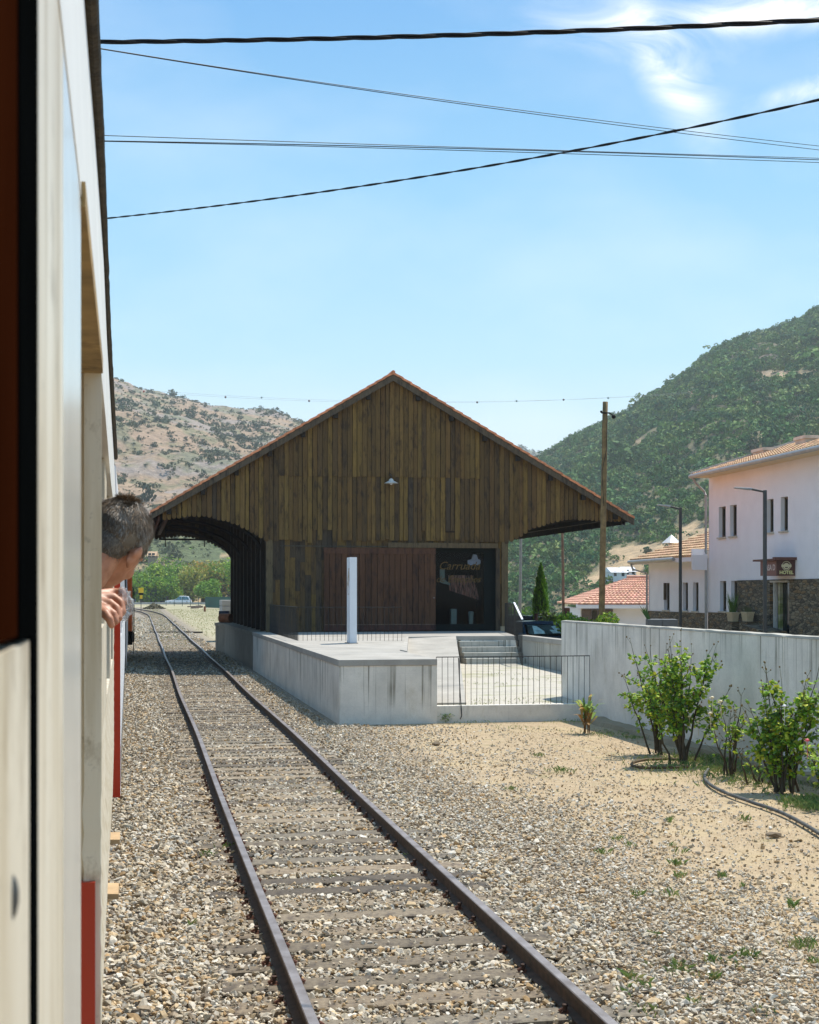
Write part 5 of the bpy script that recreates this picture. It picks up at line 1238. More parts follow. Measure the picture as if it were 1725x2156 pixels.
# ------------------------------------------------------------------ POLES, CABLES, LAMPS
def polething(x0, yb, x1, yt, Y, r0, r1, mat, label, name='utility_pole', zb=0.0):
    b = at(x0, yb, Y); t = at(x1, yt, Y); d = (t - b) / (t.z - b.z); base = b + d * (zb - b.z); root = empty(name, base, 0, label, 'pole', None)
    mb = MB(); L = t - base; n = 10; mb.tube([L * (k / n) + Vector((mnoise.noise(Vector((k * .5, Y, 0))) * .02, 0, 0)) for k in range(n + 1)], [r0 + (r1 - r0) * k / n for k in range(n + 1)], 12); mb.build('pole', mat, root, smooth=True); return root, L, base
M['polewood'] = wood_mat('pole_wood')
def tintmb(mat, c): return mat
pole, Lp, pb = polething(1267, 1305, 1275, 846, 46, .105, .085, simple('pole_timber', (.20, .135, .06), .9, var=.45, scale=5, bump=.5, bscale=25, bdist=.01), 'tall leaning brown wooden utility pole standing behind the long wall')
hd = Lp * .958
mb = MB(); mb.box(-.14, .16, -.12, -.08, hd.z - .02, hd.z + .02); mb.sphere((.26, -.1, hd.z - .12), .07, 8, 6); mb.sphere((-.14, -.1, hd.z + .04), .04, 8, 6); mb.tube([(.1, -.1, hd.z), (.26, -.1, hd.z - .08)], .02, 6)
o = mb.build('insulator_bracket', M['cable'], pole); o.location = (hd.x, hd.y, 0)
mb = MB(); mb.tube([(.05, -.12, hd.z - .1), (.02, -.14, hd.z - 1.2), (-.12, -.13, hd.z - 1.9), (-.06, -.12, hd.z - 3)], .008, 5); o = mb.build('down_lead', M['cable'], pole); o.location = (hd.x, hd.y, 0)
polething(1187, 1300, 1183, 1040, 80, .085, .07, simple('pole_timber_far', (.17, .11, .07), .9, var=.4), 'thin brown wooden pole behind the right eave of the shed', zb=-.2)
polething(1095, 1300, 1098, 1060, 74, .085, .07, simple('pole_concrete', (.28, .28, .26), .9, var=.2), 'thin grey pole just right of the shed wall', zb=-.2)
mb = MB(); mb.lathe([(.11, 0), (.11, 1.38), (.09, 1.4), (0, 1.4)], seg=14); o = mb.build('short_post', simple('brown_post', (.16, .06, .035), .8, var=.3)); p = at(1194, 1280, 52); o.location = (p.x, 52, p.z - 1.4); tag(o, 'short rusty brown post behind the end of the long wall', 'post')
mb = MB(); mb.lathe([(.07, 0), (.07, 1.2), (0, 1.21)], seg=10); o = mb.build('short_post', simple('brown_post_b', (.13, .06, .04), .8, var=.3)); p = at(1129, 1292, 56); o.location = (p.x, 56, p.z - 1.2); tag(o, 'thin brown post left of the cypress foot, behind the car', 'post')

def cable_thing(name, label, group=None): return empty(name, (0, 0, 0), 0, label, 'cable', group)
def span(pts, Y0, Y1, ext=.9):
    """points on the photograph -> a hanging line in space between depth Y0 (left) and Y1 (right), run on beyond both sides"""
    xs = [p[0] for p in pts]; ys = [p[1] for p in pts]; c = np.polyfit(xs, ys, min(2, len(pts) - 1)); out = []
    x0, x1 = xs[0] - 900 * ext, xs[-1] + 900 * ext
    for k in range(61):
        x = x0 + (x1 - x0) * k / 60; f = (x - xs[0]) / (xs[-1] - xs[0]); iY = (1 - f) / Y0 + f / Y1; Y = 1 / max(iY, .004); out.append(at(x, float(np.polyval(c, x)), Y))
    return out
def smoothpath(P, step):
    L = [0]
    for a, b in zip(P, P[1:]): L.append(L[-1] + (b - a).length)
    n = int(L[-1] / step); L = np.array(L); A = np.array([p[:] for p in P]); q = np.linspace(0, L[-1], n + 1)
    return [Vector([float(np.interp(s_, L, A[:, k])) for k in range(3)]) for s_ in q]
ct = cable_thing('twisted_cable', 'thick black twisted cable bundle crossing the top of the picture')
P = smoothpath(span([(215, 88), (700, 81), (1200, 65), (1715, 42)], 12.5, 11.0), .04)
for st_ in range(3):
    mb = MB(); pts = []
    for i, p in enumerate(P):
        a = i * .04 / 1.15 * 2 * math.pi + st_ * 2.094; t = (P[min(i + 1, len(P) - 1)] - P[max(0, i - 1)]).normalized(); u = t.cross(Vector((0, 0, 1))).normalized(); w = t.cross(u); pts.append(p + (u * math.cos(a) + w * math.sin(a)) * .0115)
    mb.tube(pts, .0098, 6); mb.build('strand', M['cable'], ct, smooth=True)
ct = cable_thing('twin_cable', 'black cable rising from lower left to the upper right across the sky')
P = smoothpath(span([(225, 460), (470, 431), (860, 376), (1200, 320), (1420, 275), (1715, 212)], 24, 14), .1)
for st_ in range(2):
    mb = MB(); pts = [p + Vector((0, math.cos(i * .1 / .9 * 6.283 + st_ * math.pi) * .0075, math.sin(i * .1 / .9 * 6.283 + st_ * math.pi) * .0075)) for i, p in enumerate(P)]; mb.tube(pts, .0075, 6); mb.build('strand', M['cable'], ct, smooth=True)
for nm, lab, pts, Y0, Y1, r_ in [
    ('telephone_wire', 'upper of two thin wires sloping down to the right below the thick cable', [(215, 102), (500, 147), (860, 201), (1240, 248), (1500, 283), (1715, 306)], 26, 40, .0085),
    ('telephone_wire', 'lower of the two thin wires sloping down to the right', [(215, 103), (500, 149), (860, 204), (1240, 253), (1500, 290), (1715, 314)], 26, 40, .0085),
    ('telephone_wire', 'topmost of the nearly level thin wires', [(218, 284), (500, 296), (860, 307), (1240, 316), (1500, 327), (1715, 333)], 32, 42, .0095),
    ('telephone_wire', 'middle one of the nearly level thin wires', [(218, 295), (500, 303), (860, 312), (1240, 316), (1500, 329), (1715, 337)], 32, 42, .012),
    ('telephone_wire', 'lowest of the nearly level thin wires', [(218, 296), (500, 306), (860, 314), (1240, 322), (1500, 335), (1715, 342)], 32, 42, .0095)]:
    root = cable_thing(nm, lab, 'thin wires overhead'); mb = MB(); mb.tube(span(pts, Y0, Y1), r_, 5); mb.build('wire', M['cable'], root)
# far high-voltage lines with marker balls
mk = simple('marker_ball_dark', (.06, .02, .02), .6, var=.1, bump=0); mw = simple('marker_ball_pale', (.30, .40, .42), .6, var=.1, bump=0); mr = simple('marker_ball_red', (.40, .06, .03), .6, var=.1, bump=0); wm = simple('far_wire', (.25, .28, .30), .6, bump=0)
for (ya, balls, lab) in [((826, 848, 838), [(303, 826, mr), (475, 834, mk), (651, 843, mk), (1005, 848, mk), (1187, 843, mk), (1458, 824, mr)], 'power line with dark marker balls far behind the shed ridge'), ((828, 840, 834), [(372, 826, mw), (551, 837, mw), (1088, 844, mw), (1281, 838, mw)], 'power line with pale marker balls far behind the shed ridge')]:
    root = empty('power_line', (0, 0, 0), 0, lab, 'power line', 'high power lines with marker balls'); YY = 640
    xs = [b[0] for b in balls]; ys = [b[1] for b in balls]; c = np.polyfit(xs, ys, 2); mb = MB(); mb.tube([at(x, float(np.polyval(c, x)), YY) for x in np.linspace(-100, 2100, 60)], .035, 4); mb.build('wire', wm, root)
    for x, y, m_ in balls:
        mb = MB(); mb.sphere((0, 0, 0), .48); o = mb.build('marker_ball', m_, root, smooth=True); o.location = at(x, float(np.polyval(c, x)), YY)
# street lamps
def lamp_post(x, yt, xa, ya, Y, lab):
    t = at(x, yt, Y); root = empty('street_lamp', (t.x, Y, 0), 0, lab, 'street lamp', 'grey street lamps')
    mb = MB(); mb.box(-.055, .055, -.055, .055, 0, t.z); mb.build('post', M['darkmetal'], root, bevel=.008); a = at(xa, ya, Y) - Vector((t.x, Y, 0)); m_ = a * .45 + Vector((0, 0, t.z)) * .55
    A = Vector((-.03, 0, t.z - .05)); mb = MB(); mb.tube([A, m_], .035, 8); mb.build('arm', M['darkmetal'], root); d = (a - m_).normalized(); s_ = Vector((0, .14, 0)); u = Vector((0, 0, .035))
    mb = MB(); mb.hexa([m_ - s_ - u, a - s_ * .8 - u * .3, a + s_ * .8 - u * .3, m_ + s_ - u, m_ - s_ + u, a - s_ * .8 + u * .4, a + s_ * .8 + u * .4, m_ + s_ + u]); mb.build('lamp_head', simple('lamp_head_grey', (.32, .34, .36), .4, .4), root, bevel=.01)
lamp_post(1433, 1069, 1384, 1063, 56, 'dark grey street lamp before the low wing of the hotel'); lamp_post(1611, 1032, 1546, 1027, 46, 'dark grey street lamp before the tall hotel facade and its sign')

# ------------------------------------------------------------------ HOTEL AND HOUSES
HSL = 0.164; HD = Vector((0.1618, -0.9868, 0)); HN = Vector((0.9868, 0.1618, 0))
HO = at(1493, 1248, 58.3); HO.z = 0
HROT = math.atan2(HD.y, HD.x)
def HPt(x, y, dep=0.0):
    r = ray(x, y); t = (HO + HN * dep).dot(HN) / r.dot(HN); p = Vector((0, 0, CZ)) + r * t; return (p - HO).dot(HD), p.z
def c4(cx, cy): return (2500 + cx / 2.22) / 1.9, (1650 + cy / 2.22) / 1.9
def wall_holes(mb, s0, s1, z0, z1, holes, y=0.0, dep=.22):
    xs = sorted({s0, s1, *[h[0] for h in holes], *[h[1] for h in holes]}); zs = sorted({z0, z1, *[h[2] for h in holes], *[h[3] for h in holes]})
    xs = [q for q in xs if s0 <= q <= s1]; zs = [q for q in zs if z0 <= q <= z1]
    for a, b in zip(xs, xs[1:]):
        for c, d in zip(zs, zs[1:]):
            m = ((a + b) / 2, (c + d) / 2)
            if any(h[0] < m[0] < h[1] and h[2] < m[1] < h[3] for h in holes): continue
            mb.add([(a, y, c), (b, y, c), (b, y, d), (a, y, d)], [(0, 1, 2, 3)])
    for a, b, c, d in holes:
        mb.add([(a, y, c), (b, y, c), (b, y, d), (a, y, d), (a, y + dep, c), (b, y + dep, c), (b, y + dep, d), (a, y + dep, d)], [(0, 4, 5, 1), (1, 5, 6, 2), (2, 6, 7, 3), (3, 7, 4, 0)])
def tile_roof(mb, p00, p10, p11, p01, pitch=.22, course=.38, amp=.045, thick=.06):
    """p00-p10 eave, p01-p11 ridge; barrel tiles in courses"""
    p00, p10, p11, p01 = map(Vector, (p00, p10, p11, p01)); W = max((p10 - p00).length, .1); L = max((p01 - p00).length, (p11 - p10).length); nu = max(2, int(W / pitch) * 4); nv = max(1, int(L / course)); N = (p10 - p00).cross(p01 - p00).normalized(); N = -N if N.z < 0 else N
    for j in range(nv):
        for lift, t in ((thick, j / nv), (.0, (j + 1.0) / nv)): pass
        vs = []; cc = 1
        for t, lift in ((j / nv, thick), ((j + 1.06) / nv, .006)):
            t = min(t, 1.0); a = p00.lerp(p01, t); b = p10.lerp(p11, t)
            for i in range(nu + 1): f = i / nu; vs.append(a.lerp(b, f) + N * (lift + amp * abs(math.sin(math.pi * f * W / pitch))))
        for t, lift in ((j / nv, -.01),):
            a = p00.lerp(p01, t); b = p10.lerp(p11, t)
            for i in range(nu + 1): vs.append(a.lerp(b, i / nu) + N * lift)
        n = nu + 1
        for i in range(nu):
            k = rnd.uniform(.72, 1.2); mb.add([vs[i], vs[i + 1], vs[n + i + 1], vs[n + i], vs[2 * n + i], vs[2 * n + i + 1]], [(0, 1, 2, 3), (4, 5, 1, 0)], (k, k * rnd.uniform(.9, 1.1), k))
def schist():
    t = NT('schist_stone_cladding'); v = t.pos((1.7, 1.7, 5.5)); col = t.voro(2.0, v, out='Color'); e = t.voro(2.0, v, 'DISTANCE_TO_EDGE'); sc = t.t.nodes.new('ShaderNodeSeparateColor'); t.t.links.new(col, sc.inputs[0])
    c = t.mix(t.ramp(sc.outputs[0], .1, .9), (.075, .062, .042), (.24, .20, .13)); c = t.mix(t.ramp(sc.outputs[1], .7, .95), c, (.20, .13, .06)); c = t.mix(t.math('SUBTRACT', 1.0, t.ramp(e, .0, .10)), c, (.018, .016, .012)); t.set(c, .85); t.bump(e, .8, .03); return t.m
M['schist'] = schist()
M['tile2'] = simple('old_barrel_tile', (0.56, 0.37, 0.22), 0.85, var=.45, scale=3, bump=.2, tint=True)
M['tile3'] = simple('new_clay_tile', (0.66, 0.36, 0.25), 0.8, var=.2, scale=3, bump=.2, tint=True)
M['winframe'] = simple('brown_window_frame', (.10, .075, .05), .6, var=.2); M['sill'] = simple('stone_sill', (.5, .46, .38), .85, var=.15); M['curtain'] = simple('pale_curtain', (.32, .30, .26), .9, var=.3, scale=8)
hotel = empty('hotel', HO, HROT, 'white two storey hotel with tiled roof, stone clad ground floor and brown hotel sign', 'hotel')
def win(root, box, dep=.19, parts=True):
    a, b, c, d = box; w = MB(); f = .07
    for q in ((a, a + f, c, d), (b - f, b, c, d), (a + f, b - f, c, c + f), (a + f, b - f, d - f, d), ((a + b) / 2 - .03, (a + b) / 2 + .03, c + f, d - f)): w.box(q[0], q[1], dep - .04, dep + .03, q[2], q[3])
    o = w.build('window', M['winframe'], root); p = MB(); p.box(a + f, b - f, dep, dep + .01, c + f, d - f); p.build('pane', M['glass_dark'], o)
    p = MB(); p.box(a + f + .02, b - f - .02, dep + .08, dep + .10, c + f, d - f); p.build('curtain', M['curtain'], o)
    p = MB(); p.box(a - .06, b + .06, -.07, dep - .05, c - .06, c - .002); p.build('sill', M['sill'], root)
def hbox(x0, y0, x1, y1):
    a = HPt(*c4(x0, (y0 + y1) / 2))[0]; b = HPt(*c4(x1, (y0 + y1) / 2))[0]; xm = (x0 + x1) / 2; zt = HPt(*c4(xm, y0))[1]; zb = HPt(*c4(xm, y1))[1]; return (min(a, b), max(a, b), zb, zt)
up = [hbox(836, 838, 897, 1106), hbox(935, 822, 995, 1102), hbox(1262, 768, 1322, 1062), hbox(1386, 748, 1450, 1052)]
zs_, zt_ = np.mean([b[2] for b in up]), np.mean([b[3] for b in up]); up = [(b[0], b[1], zs_, zt_) for b in up]; up += [(up[3][1] + 3.6, up[3][1] + 4.3, zs_, zt_), (up[3][1] + 5.0, up[3][1] + 5.7, zs_, zt_)]
grd = [hbox(846, 1497, 902, 1768), hbox(944, 1495, 1002, 1766)]; zs2, zt2 = np.mean([b[2] for b in grd]), np.mean([b[3] for b in grd]); grd = [(b[0], b[1], zs2, zt2) for b in grd]
dr = hbox(1296, 1484, 1470, 1965); zst = HPt(*c4(1340, 1484))[1]; dr = (dr[0], dr[1], dr[2] - .4, zst - .04)
s_st = HPt(*c4(1004, 1600))[0]; zpl = HPt(*c4(800, 1776))[1]; ztop = HPt(1458, 1001, -.75)[1] - .02; S1 = 21.0
mb = MB(); wall_holes(mb, 0, S1, zst, ztop, up); wall_holes(mb, 0, s_st, zpl, zst, grd)
mb.add([(0, 0, -.5), (0, 0, ztop), (0, 9, ztop), (0, 9, -.5)], [(0, 1, 2, 3)]); mb.add([(S1, 0, -.5), (S1, 0, ztop), (S1, 9, ztop), (S1, 9, -.5)], [(3, 2, 1, 0)]); mb.add([(0, 9, -.5), (S1, 9, -.5), (S1, 9, ztop), (0, 9, ztop)], [(3, 2, 1, 0)])
mb.build('facade', M['render_white'], hotel, fix=False)
mb = MB(); wall_holes(mb, s_st, S1, -.6, zst - .004, [dr], -.03, .30); wall_holes(mb, -.02, s_st, -.6, zpl - .004, [], -.03); mb.add([(s_st, -.03, zpl - .01), (s_st, -.03, zst - .004), (s_st, .02, zst - .004), (s_st, .02, zpl - .01)], [(0, 1, 2, 3)]); mb.build('stone_cladding', M['schist'], hotel, fix=False)
for b in up: win(hotel, b)
for b in grd: win(hotel, b)
a, b, c, d = dr
gd = MB(); gd.box(a, b, .24, .27, c, d); gd.build('glass_door', M['glass_dark'], hotel)
wtrim = simple('white_door_trim', (.62, .62, .58), .6, var=.1); strip = NT('pilaster_green_reflections'); n_ = strip.noise(1.0, strip.pos((1, 1, 3)), 5); strip.set(strip.mix(strip.ramp(n_, .4, .6), (.18, .22, .06), (.45, .43, .33)), .5)
for q, m_ in ((c4(1299, 1700)[0], wtrim), (c4(1346, 1700)[0], strip.m), (c4(1452, 1700)[0], strip.m)):
    s0 = HPt(q, 1300)[0]; t = MB(); t.box(s0 - .05, s0 + .07, .10, .23, c, d); t.build('door_post', m_, hotel)
mb = MB(); mb.box(a + .1, b - .1, -.08, .05, d - .07, d + .0); mb.build('door_lintel', M['sill'], hotel)
# roof with overhang, soffit, gutter, downpipe, chimneys
e0, ze = HPt(1458, 1001, -.75)
soff = MB(); soff.hexa([(e0, -.75, ze - .11), (S1, -.75, ze - .11), (S1, .4, ze - .09), (e0, .4, ze - .09), (e0, -.75, ze - .05), (S1, -.75, ze - .05), (S1, .4, ze + .02), (e0, .4, ze + .02)]); soff.build('eave_soffit', simple('cream_soffit', (.66, .55, .38), .8, var=.1), hotel)
mb = MB(); tile_roof(mb, (e0, -.75, ze), (S1, -.75, ze), (S1, 4.4, ze + 1.55), (e0, 4.4, ze + 1.55)); tile_roof(mb, (S1, 9.7, ze), (e0, 9.7, ze), (e0, 4.4, ze + 1.55), (S1, 4.4, ze + 1.55), pitch=.5); mb.build('roof', M['tile2'], hotel, fix=False)
mb = MB(); mb.tube([(e0, -.84, ze - .05), (S1, -.84, ze - .05)], .085, 8); mb.tube([(e0 + .25, -.84, ze - .1), (e0 + .3, -.7, ze - .35), (-.25, -.12, ze - .60), (-.1, -.09, ze - .8)], .05, 6); mb.build('gutter', M['gutter_zinc'], hotel)
mb = MB(); mb.tube([(-.1, -.09, ze - .8), (-.08, -.09, -.3)], .055, 8); mb.build('downpipe', M['gutter_zinc'], hotel)
mb = MB(); p0 = (e0 - .02, -.78, ze + .0); mb.hexa([(e0 - .12, -.78, ze - .04), (e0, -.78, ze - .04), (e0, 4.4, ze + 1.5), (e0 - .12, 4.4, ze + 1.5), (e0 - .12, -.78, ze + .14), (e0, -.78, ze + .14), (e0, 4.4, ze + 1.72), (e0 - .12, 4.4, ze + 1.72)]); mb.build('verge_flashing', M['gutter_zinc'], hotel)
mb = MB(); mb.box(-.01, .0, .0, 8.9, ztop - .1, ze + .05); mb.slab_y([(0, 0), (0, 0), (0, 0)], 0, 0) if False else None; mb.build('gable_strip', M['render_white'], hotel)
for (x, yt, w_) in ((1268, 323, .55), (1650, 214, .45)):
    xx, y_ = c4(x, yt); s0, z0_ = HPt(xx, y_, 2.2); mb = MB(); zt1 = z0_; mb.box(s0 - w_, s0 + w_, 1.8, 2.6, ze + .6, zt1 - .12); mb.box(s0 - w_ - .06, s0 + w_ + .06, 1.74, 2.66, zt1 - .119, zt1); mb.build('chimney', simple('chimney_render', (.60, .52, .44), .9, var=.25, scale=3), hotel)
# sign boxes on the facade
brown = simple('brown_sign_board', (.085, .03, .02), .5, var=.1, bump=0); cream_l = simple('cream_letter', (.62, .56, .36), .6, var=0, bump=0); capm = simple('sign_cap', (.13, .05, .035), .6)
def sgn(x, y): return ((2977 + x / 5.75) / 1.9, (2150 + y / 5.75) / 1.9)
wq = .68
s0 = HPt(*sgn(745, 700), -wq)[0]; zt_s = HPt(*sgn(745, 520), -wq)[1]; zb_s = HPt(*sgn(745, 868), -wq)[1]; s_l = HPt(*sgn(378, 700), -wq)[0]
sign = empty('hotel_sign', (0, 0, 0)); sign.parent = hotel
mb = MB(); mb.box(s_l, s0 - .003, -wq, -.02, zb_s - .01, zt_s - .02); mb.build('casa_board', simple('red_brown_board', (.22, .095, .08), .5, var=.1, bump=0), sign)
mb = MB(); mb.box(s_l - .45, s0, -wq - .1, -.01, zt_s - .018, zt_s + .05); mb.build('board_cap', capm, sign)
mb = MB(); mb.box(s0, s0 + .08, -wq - .004, -.02, zb_s - .02, zt_s - .0); mb.build('hotel_face', brown, sign)
mb = MB(); mb.box(s0 - .05, s0 + .2, -wq - .12, -.0, zt_s + .002, zt_s + .10); mb.build('box_cap', capm, sign)
text('CASA D', .29, simple('pale_letter', (.62, .52, .48), .6, var=0, bump=0), sign, ((s_l + s0) / 2 + .10, -wq - .006, (zb_s + zt_s) / 2 + .0), (R(90), 0, 0), bold=.006)
text('HOTEL', .165, simple('yellow_letter', (.68, .66, .30), .6, var=0, bump=0), sign, (s0 + .086, -wq / 2 + .0, zb_s + .09), (R(90), 0, R(90)), bold=.006)
zc = zb_s + (zt_s - zb_s) * .62
# round emblem: a ring with a pale band across and arcs above and below
mb = MB(); R0 = .165; yc = -wq / 2
def ringpts(ra, rb, a0_, a1_, n, x0_, x1_):
    for k in range(n):
        a, b = a0_ + (a1_ - a0_) * k / n, a0_ + (a1_ - a0_) * (k + 1) / n; P4 = [(yc + ra * math.cos(a), zc + .0 + ra * math.sin(a)), (yc + rb * math.cos(a), zc + .0 + rb * math.sin(a)), (yc + rb * math.cos(b), zc + .0 + rb * math.sin(b)), (yc + ra * math.cos(b), zc + .0 + ra * math.sin(b))]
        mb.add([(x0_, *p) for p in P4] + [(x1_, *p) for p in P4], [(0, 1, 2, 3), (4, 5, 6, 7), (0, 1, 5, 4), (1, 2, 6, 5), (2, 3, 7, 6), (3, 0, 4, 7)])
X0_, X1_ = s0 + .081, s0 + .090
ringpts(R0 - .02, R0, 0, 2 * math.pi, 32, X0_, X1_); ringpts(.0, .10, math.radians(20), math.radians(160), 12, X0_, X1_); ringpts(.085, .125, math.radians(205), math.radians(335), 12, X0_, X1_)
mb.box(X0_, X1_ + .003, yc - R0 - .02, yc + R0 + .02, zc - .045, zc + .045); mb.build('emblem', cream_l, sign)
# flower boxes and stair slab in front of the wall
for i, (x, lab, gr) in enumerate([(961, 'stone flower box with a spiky green plant, the left one on the hotel wall', 1), (1092, 'stone flower box with low dull plants, the right one on the hotel wall', 0)]):
    s_, z_ = HPt(*c4(x, 1870), -.35); w = HO + HD * s_ - HN * .35; root = empty('flower_box', (w.x, w.y, z_), HROT, lab, 'flower box', 'flower boxes at the hotel')
    mb = MB(); mb.hexa([(-.24, -.11, .06), (.24, -.11, .06), (.24, .11, .06), (-.24, .11, .06), (-.28, -.14, .36), (.28, -.14, .36), (.28, .14, .36), (-.28, .14, .36)], (1, 1, 1)); mb.box(-.30, .30, -.16, .16, .361, .42); mb.build('trough', simple('stone_trough', (.50, .42, .27), .85, var=.15), root)
    mb = MB()
    for k in range(60 if gr else 40):
        a = rnd.uniform(0, 6.28); l = rnd.uniform(.4, .95) if gr else rnd.uniform(.1, .3); d = Vector((math.cos(a) * .35, math.sin(a) * .35, 1)).normalized() * l; b0_ = Vector((rnd.uniform(-.3, .3) * (.3 if gr else 1), rnd.uniform(-.1, .1), .40)); q = Vector((.02, .01, 0))
        mb.add([b0_ - q, b0_ + q, b0_ + d], [(0, 1, 2)], (.10, .19, .04) if gr else (.10, .12, .05))
    mb.build('plant', M['leaf'], root)
    mb = MB(); mb.box(-.35, .35, -.18, .3, -1.6, .058); mb.build('stone_ledge', M['schist'], root)
sq = HPt(*c4(1120, 1880), -.9)[0]; mb = MB(); za_ = HPt(*c4(1040, 1885), -.9)[1]; zb_ = HPt(*c4(1240, 1945), -.9)[1]; sa_ = HPt(*c4(1040, 1885), -.9)[0]; sb_ = HPt(*c4(1240, 1945), -.9)[0]
mb.hexa([(sa_, -.9, -.5), (sb_, -.9, -.5), (sb_, -.06, -.5), (sa_, -.06, -.5), (sa_, -.9, za_), (sb_, -.9, zb_), (sb_, -.06, zb_), (sa_, -.06, za_)]); mb.build('stair_flank', M['schist'], hotel)

# low wing of the hotel
wing = empty('hotel_wing', HO, HROT, 'single storey white wing with tiled roof left of the tall hotel', 'building')
sL = HPt(*c4(212, 1500))[0]; zwe = HPt(*c4(215, 1340))[1]
wn_ = [hbox(349, 1515, 398, 1758), hbox(514, 1512, 562, 1760), hbox(606, 1508, 655, 1760)]; zs3, zt3 = np.mean([b[2] for b in wn_]), np.mean([b[3] for b in wn_]); wn_ = [(b[0], b[1], zs3, zt3) for b in wn_]
zpw = HPt(*c4(400, 1768))[1]; ztw = HPt(*c4(420, 1335))[1] + .1
mb = MB(); wall_holes(mb, sL, -.02, zpw, ztw, wn_); mb.add([(sL, 0, -.5), (sL, 0, ztw), (sL, 7, ztw + 1.4), (sL, 7, -.5)], [(0, 1, 2, 3)]); mb.build('facade', M['render_white'], wing, fix=False)
mb = MB(); wall_holes(mb, sL - .02, -.13, -.6, zpw - .004, [], -.03); mb.build('stone_plinth', M['schist'], wing, fix=False)
for b in wn_: win(wing, b)
mb = MB(); b = wn_[0]; mb.box(b[0] - .02, b[0] + .05, -.02, .10, b[3] - .75, b[3]); mb.build('shutter', M['winframe'], wing)
zr0 = HPt(*c4(50, 1318), -.5)[1]; sr0 = HPt(*c4(50, 1318), -.5)[0]; zr1 = HPt(*c4(740, 1130), 2.8)[1]
mb = MB(); tile_roof(mb, (sr0, -.5, zr0), (-.12, -.5, zr0), (-.12, 4.0, zr0 + 1.75), (sr0 + 2.2, 4.0, zr0 + 1.75), pitch=.24); tile_roof(mb, (sr0, 8, zr0), (sr0, -.5, zr0), (sr0 + 2.2, 4.0, zr0 + 1.75), (sr0 + 2.21, 4.01, zr0 + 1.75), pitch=.5); mb.build('roof', M['tile2'], wing, fix=False)
mb = MB(); mb.tube([(sr0, -.58, zr0 - .06), (-2.6, -.58, zr0 - .06)], .08, 8); mb.tube([(sr0 + .3, -.58, zr0 - .12), (sr0 + .35, -.5, zr0 - .4), (sL + .02, -.09, zr0 - .6), (sL + .04, -.09, -.2)], .05, 6); mb.build('gutter', M['gutter_zinc'], wing)
mb = MB(); mb.hexa([(sr0, -.5, zr0 - .2), (-.12, -.5, zr0 - .2), (-.12, .0, zr0 - .18), (sr0, .0, zr0 - .18), (sr0, -.5, zr0 - .03), (-.12, -.5, zr0 - .03), (-.12, .0, zr0 + .0), (sr0, .0, zr0 + .0)]); mb.build('eave_soffit', M['render_white'], wing)
sc0, zc0 = HPt(*c4(415, 1215), 1.5); mb = MB(); mb.lathe([(.22, -.35), (.22, .12), (.16, .13), (.16, .32), (.46, .34), (.0, .74)], (sc0, 1.5, zc0 - .05), 14); mb.build('roof_cowl', simple('white_metal_cowl', (.66, .66, .64), .4, .2, var=.1), wing)
sb0 = HPt(*c4(600, 1290), -.7)[0]; zb0 = HPt(*c4(600, 1265), -.7)[1]; mb = MB(); mb.hexa([(sb0, -.7, zb0 - .62), (-.14, -.7, zb0 - .5), (-.14, -.05, zb0 - .5), (sb0, -.05, zb0 - .62), (sb0, -.7, zb0), (-.14, -.7, zb0 + .25), (-.14, -.05, zb0 + .25), (sb0, -.05, zb0)]); mb.build('porch_side', M['render_white'], wing)

# small tiled house between the pole and the wing
hy0 = 74.0
def hp3(x, y, Y): return at(x, y, Y)
house = empty('small_house', (0, 0, 0), 0, 'small white house with pinkish new tile hip roof behind the wooden pole', 'house')
E0 = hp3(1216, 1273, hy0); E1 = hp3(1364, 1273, hy0); zt_ = hp3(1322, 1219, hy0 + 5).z; E1.x += 3
mb = MB(); rx0 = hp3(1322, 1219, hy0 + 5).x
tile_roof(mb, (E0.x, hy0, E0.z), (E1.x, hy0, E0.z), (E1.x, hy0 + 5, zt_), (rx0, hy0 + 5, zt_), pitch=.24, course=.42); tile_roof(mb, (E0.x, hy0 + 10, E0.z), (E0.x, hy0, E0.z), (rx0, hy0 + 5, zt_), (rx0, hy0 + 5.01, zt_), pitch=.5); mb.build('roof', M['tile3'], house, fix=False)
mb = MB(); mb.tube([(rx0 - .05, hy0 + 5, zt_ + .09), (E1.x, hy0 + 5, zt_ + .09)], .12, 8); mb.build('ridge_tile', M['tile3'], house)
mb = MB(); mb.hexa([(E0.x - .05, hy0 - .05, E0.z - .2), (E1.x, hy0 - .05, E0.z - .2), (E1.x, hy0 + .6, E0.z - .2), (E0.x, hy0 + .6, E0.z - .2), (E0.x - .05, hy0 - .05, E0.z - .03), (E1.x, hy0 - .05, E0.z - .03), (E1.x, hy0 + .6, E0.z + .1), (E0.x, hy0 + .6, E0.z + .1)]); mb.build('eave', M['render_white'], house)
ox0 = hp3(1237, 1290, hy0 + .6).x; ox1 = hp3(1290, 1290, hy0 + .6).x
mb = MB(); mb.box(ox1, E1.x - .3, hy0 + .6, hy0 + 9.5, -.3, E0.z - .2); mb.box(ox0 - .35, ox0, hy0 + .6, hy0 + 9.5, -.3, E0.z - .2); mb.box(ox0, ox1, hy0 + 2.5, hy0 + 2.6, -.3, E0.z - .2); mb.build('wall', M['render_white'], house)
mb = MB(); q = hp3(1275, 1290, hy0 + .5).x; mb.box(q, ox1 + .0, hy0 + .45, hy0 + .58, -.2, E0.z - .25); q2 = hp3(1246, 1290, hy0 + .5).x; mb.box(ox0 - .3, q2, hy0 + .45, hy0 + .58, -.2, E0.z - .25); mb.build('shutter', simple('grey_brown_shutter', (.14, .11, .10), .7), house)
mb = MB(); vs = []; x0_, x1_ = q2 + .05, hp3(1262, 1290, hy0).x
